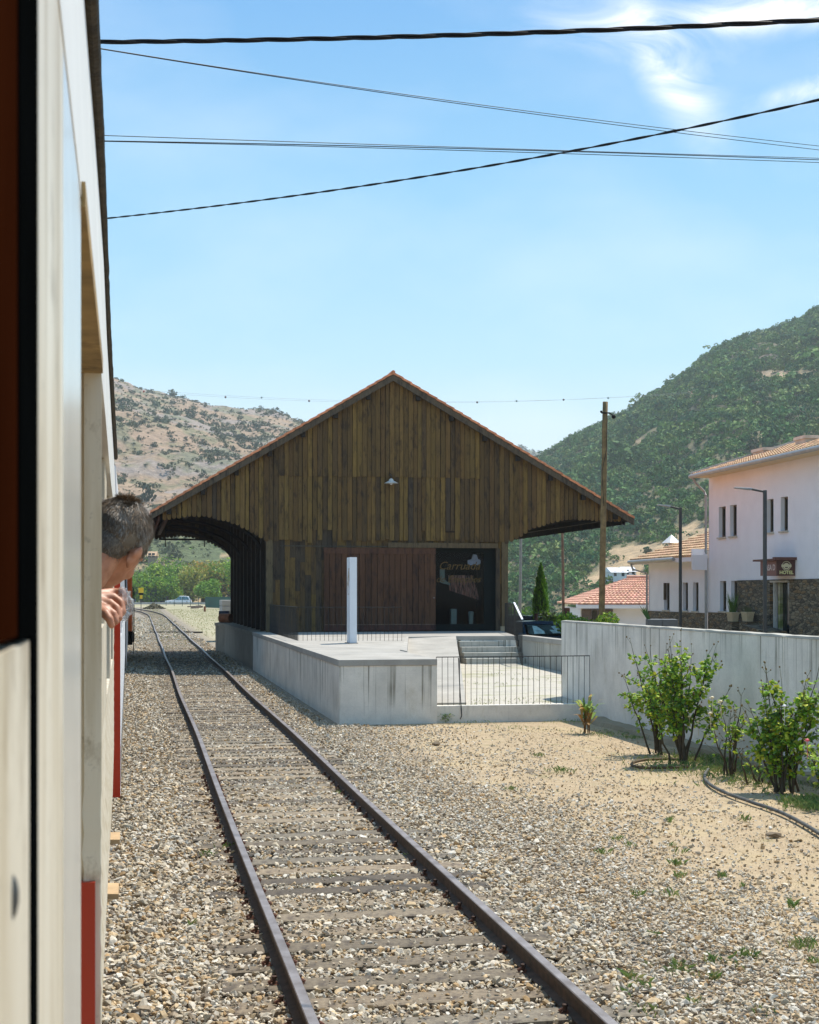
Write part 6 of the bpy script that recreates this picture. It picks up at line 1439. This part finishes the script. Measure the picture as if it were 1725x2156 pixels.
for i in range(25): f = i / 24; x = x0_ + (x1_ - x0_) * f; y = hy0 + .8 + .05 * math.sin(f * 30); vs += [(x, y, .2), (x, y, E0.z - .3)]
mb.add(vs, [(2 * i, 2 * i + 2, 2 * i + 3, 2 * i + 1) for i in range(24)]); mb.build('curtain', M['curtain'], house)
# dark grey planter block behind the long wall
a = at(1352, 1303, 38); b = at(1435, 1303, 36.5); root = empty('grey_planter', (a.x, 37, 0), R(-6), 'dark grey rectangular planter block behind the long wall beside the street lamp', 'planter')
mb = MB(); mb.box(0, (b.x - a.x) * .48, 0, 1.1, 0, a.z); mb.build('block', simple('grey_block', (.085, .09, .095), .7, var=.15), root, bevel=.01); mb = MB(); mb.box((b.x - a.x) * .49, b.x - a.x, 0.0, 1.1, 0, a.z); mb.build('block', bpy.data.materials['grey_block'], root, bevel=.01)
mb = MB()
for k in range(14): l = rnd.uniform(.2, .4); mb.add([(.02, .3, a.z - .05), (.1, .32, a.z - .05), (-.12 + rnd.uniform(-.1, .1), .3, a.z + l)], [(0, 1, 2)], (.06, .12, .03))
mb.build('plant', M['leaf'], root)
# houses far up on the hillside
for i, (x, y, Y, w, h, lab) in enumerate([(1296, 1220, 360, 4.4, 1.7, 'small white house far on the hillside right of the wooden pole'), (1320, 1216, 372, 3.4, 1.5, 'little white outbuilding beside the hillside house'), (1366, 1180, 430, 5, 2.0, 'tiny pale building on the dry slope above the wing'), (322, 1180, 395, 2.0, 1.2, 'small stone hut among the trees on the left slope')]):
    p = at(x, y, Y); root = empty('hillside_house', (p.x, Y, p.z), R(20 if i < 3 else 0), lab, 'house', 'buildings far on the slopes'); m_ = M['render_white'] if i < 3 else M['oldstone']
    mb = MB(); mb.prism([(-w / 2, -2), (w / 2, -2), (w / 2, 2), (-w / 2, 2)], -2.5, h); mb.build('wall', m_, root)
    mb = MB(); mb.hexa([(-w / 2 - .3, -2.4, h + .02), (w / 2 + .3, -2.4, h + .02), (w / 2 + .3, 2.4, h + .02), (-w / 2 - .3, 2.4, h + .02), (-w / 2 - .3, -.05, h + 1.3), (w / 2 + .3, -.05, h + 1.3), (w / 2 + .3, .05, h + 1.3), (-w / 2 - .3, .05, h + 1.3)]); mb.build('roof', M['render_white'] if i < 3 else M['tile2'], root)
    for k in (-1, 1): mb = MB(); mb.box(k * w / 4 - .4, k * w / 4 + .4, -2.03, -1.98, .8, 2.0); mb.build('window', M['glass_dark'], root)

# ------------------------------------------------------------------ CARS
M['shade'] = simple('folded_sunshade', (.42, .58, .56), .5, var=.4, scale=8, bump=0); M['car_glass'] = simple('car_glass', (.16, .27, .27), .10, .7, var=.7, scale=3, bump=0)  # car glass: pale mottled teal imitates reflections in its colour
def car(root, paint, L=4.4, W=1.78, H=1.46, shade=False):
    prof = [(-L / 2, .32), (-L / 2, .62), (-L / 2 + .12, .78), (-L * .22, .93), (-L * .05, 1.32), (L * .04, H - .01), (L * .22, H), (L * .38, H - .12), (L * .47, .95), (L / 2 - .03, .86), (L / 2, .42), (L / 2 - .1, .28), (-L / 2 + .2, .26)]
    fs = []; vs = []; n = len(prof); k = 7
    for j in range(k):
        f = -1 + 2 * j / (k - 1)
        for x, z in prof: inset = (.0 if z < .95 else (z - .95) * .45); wv = (W / 2 - inset) * f; vs.append((x * (1 - .03 * f * f), wv, z - (.03 * f * f if z > .9 else 0)))
    for j in range(k - 1):
        for i in range(n): i2 = (i + 1) % n; fs.append((j * n + i, (j + 1) * n + i, (j + 1) * n + i2, j * n + i2))
    fs += [tuple(range(n)), tuple(reversed(range((k - 1) * n, k * n)))]
    mb = MB(); mb.add(vs, fs); b = mb.build('body', paint, root, bevel=.03)
    def pan(name, pts, y=None, m=M['car_glass'], t=.022):
        q = MB(); P = [Vector(p) for p in pts]; N = (P[1] - P[0]).cross(P[2] - P[0]).normalized(); c = sum(P, Vector()) / len(P)
        if N.dot(c - Vector((0, 0, .8))) < 0: N = -N
        kk = len(P); q.add([p + N * t for p in P] + [p - N * .01 for p in P], [tuple(range(kk)), tuple(range(kk, 2 * kk))] + [(i, (i + 1) % kk, kk + (i + 1) % kk, kk + i) for i in range(kk)]); return q.build(name, m, root)
    yb, yt = W / 2 - .07, W / 2 - .24
    pan('windscreen_trim', [(-L * .214, -yb + .0, .945), (-L * .214, yb - .0, .945), (-L * .048, yt + .03, 1.325), (-L * .048, -yt - .03, 1.325)], m=M['blackrubber'], t=.018)
    pan('windscreen', [(-L * .200, -yb + .09, .985), (-L * .200, yb - .09, .985), (-L * .062, yt - .03, 1.300), (-L * .062, -yt + .03, 1.300)], t=.026)
    if shade: pan('sunshade', [(-L * .195, .12, .995), (-L * .195, .52, .995), (-L * .075, .42, 1.27), (-L * .09, .05, 1.22)], m=M['shade'], t=.032); pan('sunshade', [(-L * .19, -.62, 1.01), (-L * .19, -.18, 1.01), (-L * .10, -.10, 1.20), (-L * .075, -.45, 1.27)], m=M['shade'], t=.032)
    pan('rear_window', [(L * .463, -yb + .1, .99), (L * .463, yb - .1, .99), (L * .388, yt - .04, H - .15), (L * .388, -yt + .04, H - .15)])
    for s in (-1, 1):
        def Y_(z): return s * (W / 2 - (z - .95) * .45 + .004)
        pan('side_window', [(-L * .17, Y_(.96), .96), (L * .12, Y_(.96), .96), (L * .12, Y_(H - .12), H - .12), (L * .02, Y_(H - .12), H - .12), (-L * .06, Y_(1.24), 1.24)]); pan('side_window', [(L * .14, Y_(.96), .96), (L * .40, Y_(1.0), 1.0), (L * .33, Y_(H - .14), H - .14), (L * .14, Y_(H - .12), H - .12)])
        for xw in (-L * .31, L * .31):
            q = MB(); vs2 = []; m2 = 18
            for r_, w in ((.325, -.11), (.325, .09), (.22, .10)):
                for a_ in range(m2): an = 2 * math.pi * a_ / m2; vs2.append((xw + r_ * math.cos(an), s * (W / 2 - .1 + w), .325 + r_ * math.sin(an)))
            q.add(vs2, [(i * m2 + a_, i * m2 + (a_ + 1) % m2, (i + 1) * m2 + (a_ + 1) % m2, (i + 1) * m2 + a_) for i in range(2) for a_ in range(m2)] + [tuple(range(m2)), tuple(range(2 * m2, 3 * m2))]); wo = q.build('wheel', M['blackrubber'], root)
            q = MB(); q.lathe([(.20, 0), (.19, .015), (.05, .02)], seg=12); ro = q.build('rim', M['gutter_zinc'], wo); ro.location = (xw, s * (W / 2 + .0), .325); ro.rotation_euler = (R(-90) * s, 0, 0)
        q = MB(); q.box(-L / 2 + .0, -L / 2 + .22, min(s * .52, s * .80), max(s * .52, s * .80), .60, .72); q.build('headlight', M['clearlamp'], root); q = MB(); q.box(L / 2 - .12, L / 2 + .0, min(s * .58, s * .84), max(s * .58, s * .84), .72, .90); q.build('tail_light', M['red'], root)
        q = MB(); q.sphere((-L * .15, s * (W / 2 + .07), 1.0), .1, 8, 6, (.6, 1, .7)); q.build('wing_mirror', paint, root)
M['clearlamp'] = simple('headlamp', (.6, .6, .62), .2, var=0, bump=0)
p = at(1131, 1309, 50); p2 = at(1104, 1297, 58); root = empty('dark_estate_car', (p2.x, 59, p2.z - 1.46), R(70), 'dark car whose roof shows behind the blue car and the white handrail', 'car'); car(root, simple('black_car_paint', (.03, .05, .08), .15, .4, var=.05, bump=0)); mb = MB(); [mb.tube([(-.5, q, 1.50), (1.3, q, 1.50)], .02, 6) for q in (-.55, .55)]; mb.build('roof_rail', M['gutter_zinc'], root)
root = empty('blue_car', (p.x + .25, 51.5, p.z - 1.46), R(90 + 14), 'dark blue car parked beyond the low wall with its windscreen towards the platform', 'car'); car(root, simple('dark_blue_paint', (.05, .12, .20), .15, .5, var=.05, bump=0), shade=True)
p = gnd(376, 1271.5); root = empty('white_car', (p.x, p.y, 0), R(8), 'white car parked on the road before the trees far down the line', 'car'); car(root, simple('white_car_paint', (.90, .89, .87), .5, var=.02, bump=0), L=6.6 * .96, W=2.0, H=1.9)
p = gnd(332, 1271); root = empty('dark_car', (p.x, p.y + 6, 0), R(5), 'small dark blue car half hidden by the heap left of the white car', 'car'); car(root, simple('dark_car_paint', (.05, .07, .12), .2, var=.02, bump=0))

# ------------------------------------------------------------------ FAR YARD
mb = MB(); a = gnd(250, 1272); b = gnd(560, 1272); mb.box(a.x - 40, b.x + 20, a.y - 3, a.y + 7, .0, .02); o = mb.build('road', simple('far_asphalt', (.20, .20, .19), .9, var=.1)); tag(o, kind='structure')
mb = MB(); mb.box(a.x - 40, b.x + 20, a.y - 3.6, a.y - 3.05, .0, .45); o = mb.build('stone_kerb', simple('pale_kerb', (.42, .41, .40), .9, var=.3, scale=1)); tag(o, 'long pale stone kerb along the far road', 'kerb')
fa = empty('mesh_fence', (0, 0, 0), 0, 'green screened fence behind the yard next to the shed', 'fence'); q0 = at(432, 1257, 245); q1 = at(505, 1257, 225)
mb = MB(); mb.hexa([(q0.x, q0.y, .1), (q1.x, q1.y, .1), (q1.x, q1.y + .06, .1), (q0.x, q0.y + .06, .1), (q0.x, q0.y, q0.z), (q1.x, q1.y, q1.z), (q1.x, q1.y + .06, q1.z), (q0.x, q0.y + .06, q0.z)]); mb.build('green_screen', simple('green_netting', (.012, .085, .065), .8, var=.3, scale=.6), fa)
for k in range(9):
    x = 350 + k * 17; pp = at(x, 1257, 288 - k * 5); mb = MB(); mb.box(pp.x - .05, pp.x + .05, pp.y - .06, pp.y - .005, 0, max(pp.z, 1.9)); mb.build('fence_post', simple('green_post', (.02, .07, .055), .7) if k == 0 else bpy.data.materials['green_post'], fa)
b = at(297, 1238, 200); root = empty('yellow_signal_board', (b.x, 200, 0), 0, 'yellow square railway board with a smaller yellow plate beneath it', 'railway sign'); ym = simple('yellow_board', (.80, .50, .0), .5, var=.05, bump=0)
mb = MB(); mb.box(-.36, .36, -.05, 0, b.z - .68, b.z + .02); mb.build('board', ym, root, bevel=.02); mb = MB(); mb.box(-.30, .34, -.04, .01, b.z - .98, b.z - .70); mb.build('black_box', M['blackrubber'], root); zq = at(298, 1257, 200).z; mb = MB(); mb.box(-.16, .20, -.05, 0, zq - .26, zq + .26); mb.build('lower_plate', ym, root); mb = MB(); mb.box(-.04, .04, .01, .07, 0, b.z); mb.build('post', M['darkmetal'], root)
g = gnd(306, 1283); r = np.random.default_rng(31); n = 420; rr_ = r.uniform(0, 1, n) ** .6; a_ = r.uniform(0, 6.28, n); P = np.stack([rr_ * np.cos(a_) * 1.9, rr_ * np.sin(a_) * 1.4, np.clip(1 - rr_, 0, 1) * 1.05 * r.uniform(.2, 1, n)], 1); root = None
hp = scatter('brush_heap', P, r.uniform(.10, .25, n), rock_shapes(5, 8, 8), np.array([(.13, .105, .05), (.09, .09, .04), (.20, .16, .08)])[r.integers(0, 3, n)], M['stone'], .35, seed=5); hp.location = (g.x, g.y + 8, 0); tag(hp, 'low brown heap of cut brush beside the far rails', 'heap')
root = empty('sleeper_stack', (0, 0, 0), RZ, 'stack of pale concrete blocks rising behind the far end of the platform', 'block stack'); p = at(486, 1262, 78); root.location = (p.x, 78, 0)
for j in range(7):
    for k in range(2): mb = MB(); mb.box(-.48 + k * .5 + rnd.uniform(-.03, .03), -.02 + k * .5, 0, 2.4, j * .33 - .05, j * .33 + .26 - (.0)); mb.build('concrete_block', M['slab'], root, bevel=.02)
p = at(469, 1299, 70); mb = MB(); vs = [];
mb.lathe([(.19, -.3), (.22, -.28), (.21, 0), (.22, .28), (.19, .30), (.0, .30)], seg=16); o = mb.build('rusty_barrel', simple('rust_orange', (.24, .085, .035), .85, var=.4)); o.rotation_euler = (R(90), 0, R(60)); o.location = (*W2(-4.72, 16.3), PZ + .20); tag(o, 'rusty orange barrel lying at the far end of the platform', 'barrel')
p = at(458, 1292, 74); mb = MB(); mb.box(-.2, .2, 0, .4, -.32, .0, (1, 1, 1)); mb.box(-.22, .22, -.01, .42, .001, .2); o = mb.build('blue_crate', simple('dark_blue_crate', (.05, .07, .13), .7, var=.2)); o.location = (*W2(-4.80, 16.75), PZ + .32); tag(o, 'dark blue crate standing behind the rusty barrel', 'crate')
p = gnd(431, 1288); mb = MB(); mb.box(-.14, .14, 0, .2, 0, .75); o = mb.build('rusty_stub', bpy.data.materials['rust_orange'], bevel=.02); o.location = (p.x, p.y, 0); tag(o, 'short rusty stub post in the dry grass left of the platform end', 'post')
for i, (x, y, w, lab) in enumerate([(408, 1281, 1.4, 'dark timber scrap lying in the dry grass, left piece'), (447, 1279, 1.8, 'pale timber scraps lying near the green fence'), (421, 1279.5, .9, 'small dark heap of scrap beside the rusty stub')]):
    p = gnd(x, y); mb = MB()
    for k in range(4): q = Vector((rnd.uniform(-.4, .4) * w, rnd.uniform(-.5, .5), .08 * k)); mb.tube([q + Vector((-w * .5, 0, .05)), q + Vector((w * .5, rnd.uniform(-.5, .5), .1))], .09, 4, (.35, .3, .25) if i == 1 else (.12, .09, .07))
    o = mb.build('timber_scrap', M['timber']); o.location = (p.x, p.y, 0); tag(o, lab, 'timber scrap')

# ------------------------------------------------------------------ ROSE BUSHES, WEEDS, HOSE
LEAF_T = np.array([(0, 0, 0), (-.34, .38, -.06), (-.26, .78, -.05), (0, 1, -.12), (.26, .78, -.05), (.34, .38, -.06), (0, .5, .06)])
LEAF_F = np.array([(0, 6, 2, 1), (6, 3, 2, 6), (0, 5, 4, 6)]) 
LEAF_F3 = np.array([(0, 6, 1), (1, 6, 2), (2, 6, 3), (3, 6, 4), (4, 6, 5), (5, 6, 0)])
def leaves(P, D, N, size, cols):
    """P base points, D directions, N approximate normals"""
    D = D / np.linalg.norm(D, axis=1)[:, None]; X = np.cross(D, N); X /= np.linalg.norm(X, axis=1)[:, None] + 1e-9; Z = np.cross(X, D); s = size[:, None, None]
    V = P[:, None, :] + s * (LEAF_T[None, :, 0:1] * X[:, None, :] + LEAF_T[None, :, 1:2] * D[:, None, :] + LEAF_T[None, :, 2:3] * Z[:, None, :]); n = len(P)
    return V.reshape(-1, 3), (LEAF_F3[None] + (np.arange(n) * 7)[:, None, None]).reshape(-1, 3), np.repeat(cols, 7, axis=0)
RL = np.array([(.28, .46, .035), (.19, .36, .035), (.13, .26, .04), (.42, .54, .045), (.54, .55, .06), (.11, .21, .05), (.33, .48, .045)])
M['rosewood'] = simple('rose_stem', (.075, .055, .03), .85, var=.4, tint=True); M['petal_pink'] = simple('pink_petal', (.80, .16, .20), .6, var=.1, bump=0); M['petal_cream'] = simple('cream_petal', (.78, .66, .42), .6, var=.1, bump=0); M['hip'] = simple('dry_bud', (.22, .17, .07), .7, var=.3, bump=0)
def rose(x, y, ytop, W, seed, nst, dens, label, lean=0.0, flowers=(), low=.28):
    b = gnd(x, y); H = (y - ytop) / F * b.y; rg = np.random.default_rng(seed); root = empty('rose_bush', b, 0, label, 'rose bush', 'rose bushes along the long wall'); mbs = MB(); P, D, N, Sz, C = [], [], [], [], []; tips = []
    for k in range(nst):
        a = rg.uniform(0, 6.28); sp = W * .5 * rg.uniform(.25, 1.0); h = H * (1.0 if k == 0 else rg.uniform(.55, .95)); bx = rg.normal(0, .07, 2); ex = np.array([math.cos(a) * sp + lean * h, math.sin(a) * sp * .7])
        pts = []
        for j in range(9):
            t = j / 8; w = t ** 1.1; pts.append(Vector((bx[0] + ex[0] * w + rg.normal(0, .012), bx[1] + ex[1] * w + rg.normal(0, .012), h * t - .02)))
        mbs.tube(pts, [.016 * (1 - j / 8) + .0035 for j in range(9)], 5, (1, 1, 1)); tips.append((pts[-1], (pts[-1] - pts[-2]).normalized()))
        for m in range(3):                                    # side twigs
            t0 = rg.uniform(.35, .85); i0 = int(t0 * 8); q0 = pts[i0].lerp(pts[min(8, i0 + 1)], t0 * 8 - i0); d = Vector((rg.normal(), rg.normal(), rg.uniform(.4, 1.2))).normalized(); l = rg.uniform(.12, .34) * H * .5; q1 = q0 + d * l; mbs.tube([q0, q0.lerp(q1, .5) + Vector((0, 0, .01)), q1], [.006, .0045, .003], 4, (.9, 1.6, .6)); pts2 = [q0, q1]
            if rg.random() < .6: tips.append((q1, d))
            for u in range(int(8 * dens)):
                f = rg.uniform(.2, 1); cpos = np.array(q0.lerp(q1, f)); P.append((cpos, 3))
        for u in range(int(22 * dens)):
            t = rg.uniform(low, .93) ** .9; i0 = min(7, int(t * 8)); P.append((np.array(pts[i0].lerp(pts[i0 + 1], t * 8 - i0)), 4))
    PP = []
    for c, kk in P:
        dv = rg.normal(size=3); dv[2] = dv[2] * .4 + .1; dv /= np.linalg.norm(dv); pl = rg.uniform(.03, .11); tipc = c + dv * pl
        for q in range(kk):
            o = rg.normal(size=3) * .6 + dv; o[2] -= .25; PP.append((tipc + rg.normal(size=3) * .012, o, np.array([rg.normal() * .5, rg.normal() * .5, 1.0]), rg.uniform(.050, .088), RL[rg.integers(0, len(RL))] * rg.uniform(.75, 1.2)))
    V, Fq, Cc = leaves(np.array([q[0] for q in PP]), np.array([q[1] for q in PP]), np.array([q[2] for q in PP]), np.array([q[3] for q in PP]), np.array([q[4] for q in PP]))
    for p, d in tips:
        for u in range(rg.integers(1, 4)):
            q = p + d * rg.uniform(.05, .16) + Vector(rg.normal(size=3)) * .03; mbs.tube([p - d * .01, q], [.003, .002], 4, (1.4, 1.8, .8)); mbs.sphere(q, rg.uniform(.009, .015), 6, 5, (1, 1, 1.2), (2.6, 2.4, 1.6))
    mbs.build('stem', M['rosewood'], root); np_mesh('foliage', V, Fq, M['leaf'], root, Cc)
    for (fx, fy, m_) in flowers:
        c = at(fx, fy, b.y - .15) - b; mb = MB()
        for k in range(11):
            a = k * 2.4; r_ = .012 + .0022 * k; r_ *= .75; d = Vector((math.cos(a), math.sin(a) * .8, .15)); u = Vector((-math.sin(a), math.cos(a), 0)) * (.009 + .0006 * k); q = c + d * r_ * .4; mb.add([q - u * .6, q + u * .6, q + d * r_ + u, q + d * r_ * 1.15 + Vector((0, 0, .006)), q + d * r_ - u], [(0, 1, 2, 3, 4)])
        mb.sphere(c + Vector((0, 0, .01)), .026, 10, 7, (1, 1, .75)); mb.tube([c, c + Vector((.02, .05, -.22))], [.003, .004], 4); mb.build('flower', m_, root)
    return root
rose(1382, 1585, 1352, .95, 1, 9, 1.15, 'leftmost rose bush by the wall, tall and narrow with pale green leaves', flowers=[(1392, 1462, M['petal_cream'])])
rose(1440, 1606, 1338, 1.15, 2, 13, 1.45, 'large tall rose bush, second from the left along the wall, full of leaves', flowers=[(1452, 1510, M['petal_cream']), (1470, 1520, M['petal_cream'])])
rose(1538, 1630, 1462, .75, 3, 8, .2, 'sparse leggy rose bush with bare brown stems between two leafy ones', flowers=[(1500, 1470, M['petal_cream']), (1518, 1478, M['petal_cream']), (1496, 1503, M['petal_cream'])], low=.5)
rose(1655, 1666, 1398, 1.1, 4, 14, 1.25, 'full leafy rose bush with yellow green top, fourth along the wall', flowers=[(1652, 1488, M['whitepaint'])], low=.2)
rose(1758, 1690, 1500, .85, 5, 9, .7, 'rose bush at the right edge with one bright pink flower', flowers=[(1700, 1560, M['petal_pink'])], low=.25)
rose(1600, 1650, 1575, .45, 6, 5, .1, 'small half bare rose stub before the foot of the wall', low=.5)
# lily-like plant at the wall foot
b = gnd(1236, 1541); root = empty('leafy_plant', b, 0, 'yellow green broad leaved plant with brown base at the start of the long wall', 'plant'); V_ = []; 
rg = np.random.default_rng(8); mb = MB()
for k in range(46):
    a = rg.uniform(0, 6.28); L = rg.uniform(.25, .62); el_ = rg.uniform(.4, 1.45); z0_ = rg.uniform(.05, .45); d = Vector((math.cos(a) * math.cos(el_), math.sin(a) * math.cos(el_), math.sin(el_))); sd = Vector((-math.sin(a), math.cos(a), 0)) * rg.uniform(.022, .04); p0 = Vector((rg.normal() * .04, rg.normal() * .04, z0_)); p1 = p0 + d * L * .55; p2 = p1 + (d + Vector((0, 0, -.7))) * L * .5
    c = [(.20, .32, .05), (.34, .40, .06), (.12, .22, .05), (.42, .25, .06)][rg.integers(0, 4)] if z0_ > .15 else (.30, .17, .06); mb.add([p0 - sd * .3, p0 + sd * .3, p1 + sd, p1 - sd], [(0, 1, 2, 3)], c); mb.add([p1 - sd, p1 + sd, p2], [(0, 1, 2)], c)
mb.build('foliage', M['leaf'], root)
mb = MB()
for k in range(7): a = k; mb.tube([(math.cos(a) * .05, math.sin(a) * .05, -.02), (math.cos(a) * .04, math.sin(a) * .04, .5)], [.012, .008], 5, (2.6, 1.6, .6))
mb.build('stem', M['rosewood'], root)
for x, y, lab in [(903, 1517, 'small green weed at the foot of the concrete block, left one'), (938, 1519, 'small green weed at the corner of the concrete block')]:
    b = gnd(x, y); rg = np.random.default_rng(int(x)); n = 150; a = rg.uniform(0, 6.28, n); P = np.stack([rg.normal(0, .07, n), rg.normal(0, .05, n), rg.uniform(0, .16, n)], 1); D = np.stack([np.cos(a), np.sin(a), rg.uniform(0, .8, n)], 1)
    V, Fq, C = leaves(P, D, np.tile((0, 0, 1.), (n, 1)) + rg.normal(0, .3, (n, 3)), rg.uniform(.03, .055, n), RL[rg.integers(0, 3, n)] * rg.uniform(.6, 1, (n, 1))); o = np_mesh('weed', V, Fq, M['leaf'], None, C); o.location = b; tag(o, lab, 'weed')
# grass
def blades(name, P, h, w, cols, lean=.35, seed=1, bend=.5):
    r = np.random.default_rng(seed); n = len(P); a = r.uniform(0, 6.28, n); d = np.stack([np.cos(a), np.sin(a), np.zeros(n)], 1); sd = np.stack([-np.sin(a), np.cos(a), np.zeros(n)], 1) * w[:, None]; h = h[:, None]; l = (r.uniform(.1, 1, n) * lean)[:, None]; up = np.array([0, 0, 1.])
    m = P + d * h * l * .4 + up * h * .6; t = P + d * h * l * (1 + bend) + up * h * (1 - .2 * l)
    V = np.stack([P - sd, P + sd, m + sd * .7, t, m - sd * .7], 1).reshape(-1, 3); return tag(np_mesh(name, V, np.arange(5 * n).reshape(n, 5), M['leaf'], None, np.repeat(cols, 5, axis=0)), kind='stuff')
r = np.random.default_rng(21)
def xwall(Y): return 3.39 + .203 * (32 - Y)
n = 12000; Y = r.uniform(9.5, 28.6, n); X = r.uniform(1.0, 8, n); m = (X < xwall(Y) - .05) & (X > -.189 * Y + 4.6 + r.normal(0, .5, n)); m &= vnoise(X * 1.3, Y * 1.3, 4) > .38
P = np.stack([X, Y, np.full(n, -.03)], 1)[m]; k = len(P); blades('dry_grass', P, r.uniform(.012, .042, k), np.full(k, .0013), np.array([(.60, .47, .26), (.54, .41, .22), (.64, .53, .32), (.44, .38, .18)])[r.integers(0, 4, k)], .5, 3)
T = []          # green tufts: (x,y) on the photograph, spread, blades, height
for q in [(1500, 1612, .55, 900, .09), (1560, 1625, .5, 700, .08), (1620, 1645, .5, 600, .08), (1480, 1600, .4, 500, .10), (1705, 1690, .16, 420, .13), (1722, 1700, .2, 300, .12), (1335, 1552, .12, 120, .06), (1420, 1590, .4, 300, .05), (1280, 1545, .3, 200, .06)]: T.append(q)
rr_ = random.Random(5)
for k in range(34): T.append((rr_.uniform(1250, 1760), rr_.uniform(1640, 2140) , rr_.uniform(.02, .05), rr_.randint(14, 40), rr_.uniform(.05, .10)))
for q in [(1180, 1623, .12, 60, .09), (1135, 1590, .06, 40, .07), (1075, 1660, .05, 40, .06), (720, 1668, .08, 90, .05), (435, 1800, .05, 45, .08), (478, 1785, .04, 30, .09), (690, 1842, .05, 40, .03), (860, 1802, .05, 30, .06), (404, 1950, .03, 22, .08), (1440, 2045, .07, 60, .06), (1365, 2030, .03, 20, .05), (1690, 1990, .06, 50, .09), (1085, 1530, .3, 90, .05), (990, 1520, .3, 100, .05), (1200, 1518, .3, 110, .06), (700, 1545, .2, 40, .04)]: T.append(q)
Pp, Hh, Cc = [], [], []
for x, y, sp, nb, h in T:
    b = gnd(x, y)
    if b.x > xwall(b.y) - .06: b.x = xwall(b.y) - .15
    nb = int(nb); q = np.stack([b.x + r.normal(0, sp, nb), b.y + r.normal(0, sp, nb), np.full(nb, -.02)], 1); q[:, 0] = np.minimum(q[:, 0], xwall(q[:, 1]) - .02); Pp.append(q); Hh.append(h * r.uniform(.4, 1.1, nb)); Cc.append(np.array([(.24, .36, .10), (.30, .40, .13), (.18, .30, .09), (.44, .44, .18)])[r.integers(0, 4, nb)] * r.uniform(.7, 1.1, (nb, 1)))
P = np.concatenate(Pp); blades('grass', P, np.concatenate(Hh), np.full(len(P), .0028), np.concatenate(Cc), .7, 4)
# grass and moss in the yard
n = 2600; u = r.uniform(-2.5, 2.9, n); v = r.uniform(-19.9, -6.4, n); w_ = vnoise(u * 1.1, v * .9, 8); m = (w_ > .66) | ((v < -18.3) & (w_ > .35)) | ((u > 2.6) & (w_ > .4)); m &= (u > -2.6 + (v + 20) * .16); u, v = u[m], v[m]; X = SO.x + Uh.x * u + Vh.x * v; Yv = SO.y + Uh.y * u + Vh.y * v; k = len(X)
m2 = X > 1.3; X, Yv, v = X[m2], Yv[m2], v[m2]; k = len(X); blades('yard_grass', np.stack([X, Yv, np.interp(v, [-20, -6.2], [.28, .465])], 1), r.uniform(.02, .07, k), np.full(k, .005), np.array([(.34, .38, .14), (.44, .42, .18), (.26, .33, .10)])[r.integers(0, 3, k)], .8, 6)
n = 6000; Yf = r.uniform(66, 230, n); o_ = np.where(r.random(n) < .75, r.uniform(3.0, 14, n), r.uniform(-.2, 2, n)); X = -.189 * Yf + 1.005 + o_ ; blades('yard_weeds', np.stack([X, Yf, np.full(n, -.03)], 1), r.uniform(.05, .14, n), np.full(n, .02), np.array([(.36, .34, .14), (.30, .32, .12), (.46, .40, .22)])[r.integers(0, 3, n)], .9, 7)
# hose and ring
def groundtube(name, pts, r_, mat, label, cat, lift=0.0):
    P = [gnd(x, y) for x, y in pts]; Q = []
    for i in range(len(P) - 1):
        a, b, c, d = P[max(i - 1, 0)], P[i], P[i + 1], P[min(i + 2, len(P) - 1)]
        for k in range(6):
            t = k / 6; Q.append(.5 * ((2 * b) + (c - a) * t + (2 * a - 5 * b + 4 * c - d) * t * t + (3 * b - a - 3 * c + d) * t ** 3) + Vector((0, 0, r_ * .55 + lift + .006 * mnoise.noise(Vector((i + t, 3, 0))))))
    Q.append(P[-1] + Vector((0, 0, r_ * .6))); mb = MB(); mb.tube(Q, [r_ * (1 + .10 * mnoise.noise(Vector((i * .7, 0, 0)))) for i in range(len(Q))], 8); o = mb.build(name, mat, smooth=True); return tag(o, label, cat)
groundtube('hose', [(1492, 1622), (1485, 1632), (1487, 1645), (1505, 1660), (1540, 1676), (1580, 1690), (1610, 1700), (1645, 1713), (1685, 1733), (1725, 1757), (1790, 1800)], .024, simple('dusty_hose', (.075, .078, .075), .7, var=.5, scale=9, dirt=((.3, .25, .18), .6)), 'black dusty hose snaking across the sand towards the right edge', 'hose')
groundtube('edging_ring', [(1448, 1603), (1410, 1600), (1365, 1601), (1338, 1606), (1330, 1612), (1345, 1617), (1390, 1618), (1450, 1617)], .022, simple('brown_edging', (.10, .065, .03), .85, var=.4), 'brown edging ring lying around the foot of the tall rose bush', 'edging')

# ------------------------------------------------------------------ HAZE
mb = MB(); mb.box(-3900, 3900, -230, 2760, -160, 215)
hm = bpy.data.materials.new('haze'); hm.use_nodes = True; ht = hm.node_tree
for q in list(ht.nodes): ht.nodes.remove(q)
ho = ht.nodes.new('ShaderNodeOutputMaterial'); hv = ht.nodes.new('ShaderNodeVolumePrincipled'); hv.inputs['Color'].default_value = (.86, .95, 1.0, 1); hv.inputs['Density'].default_value = 0.00021; hv.inputs['Anisotropy'].default_value = .2
ht.links.new(hv.outputs[0], ho.inputs['Volume']); o = mb.build('haze', hm); tag(o, kind='stuff')
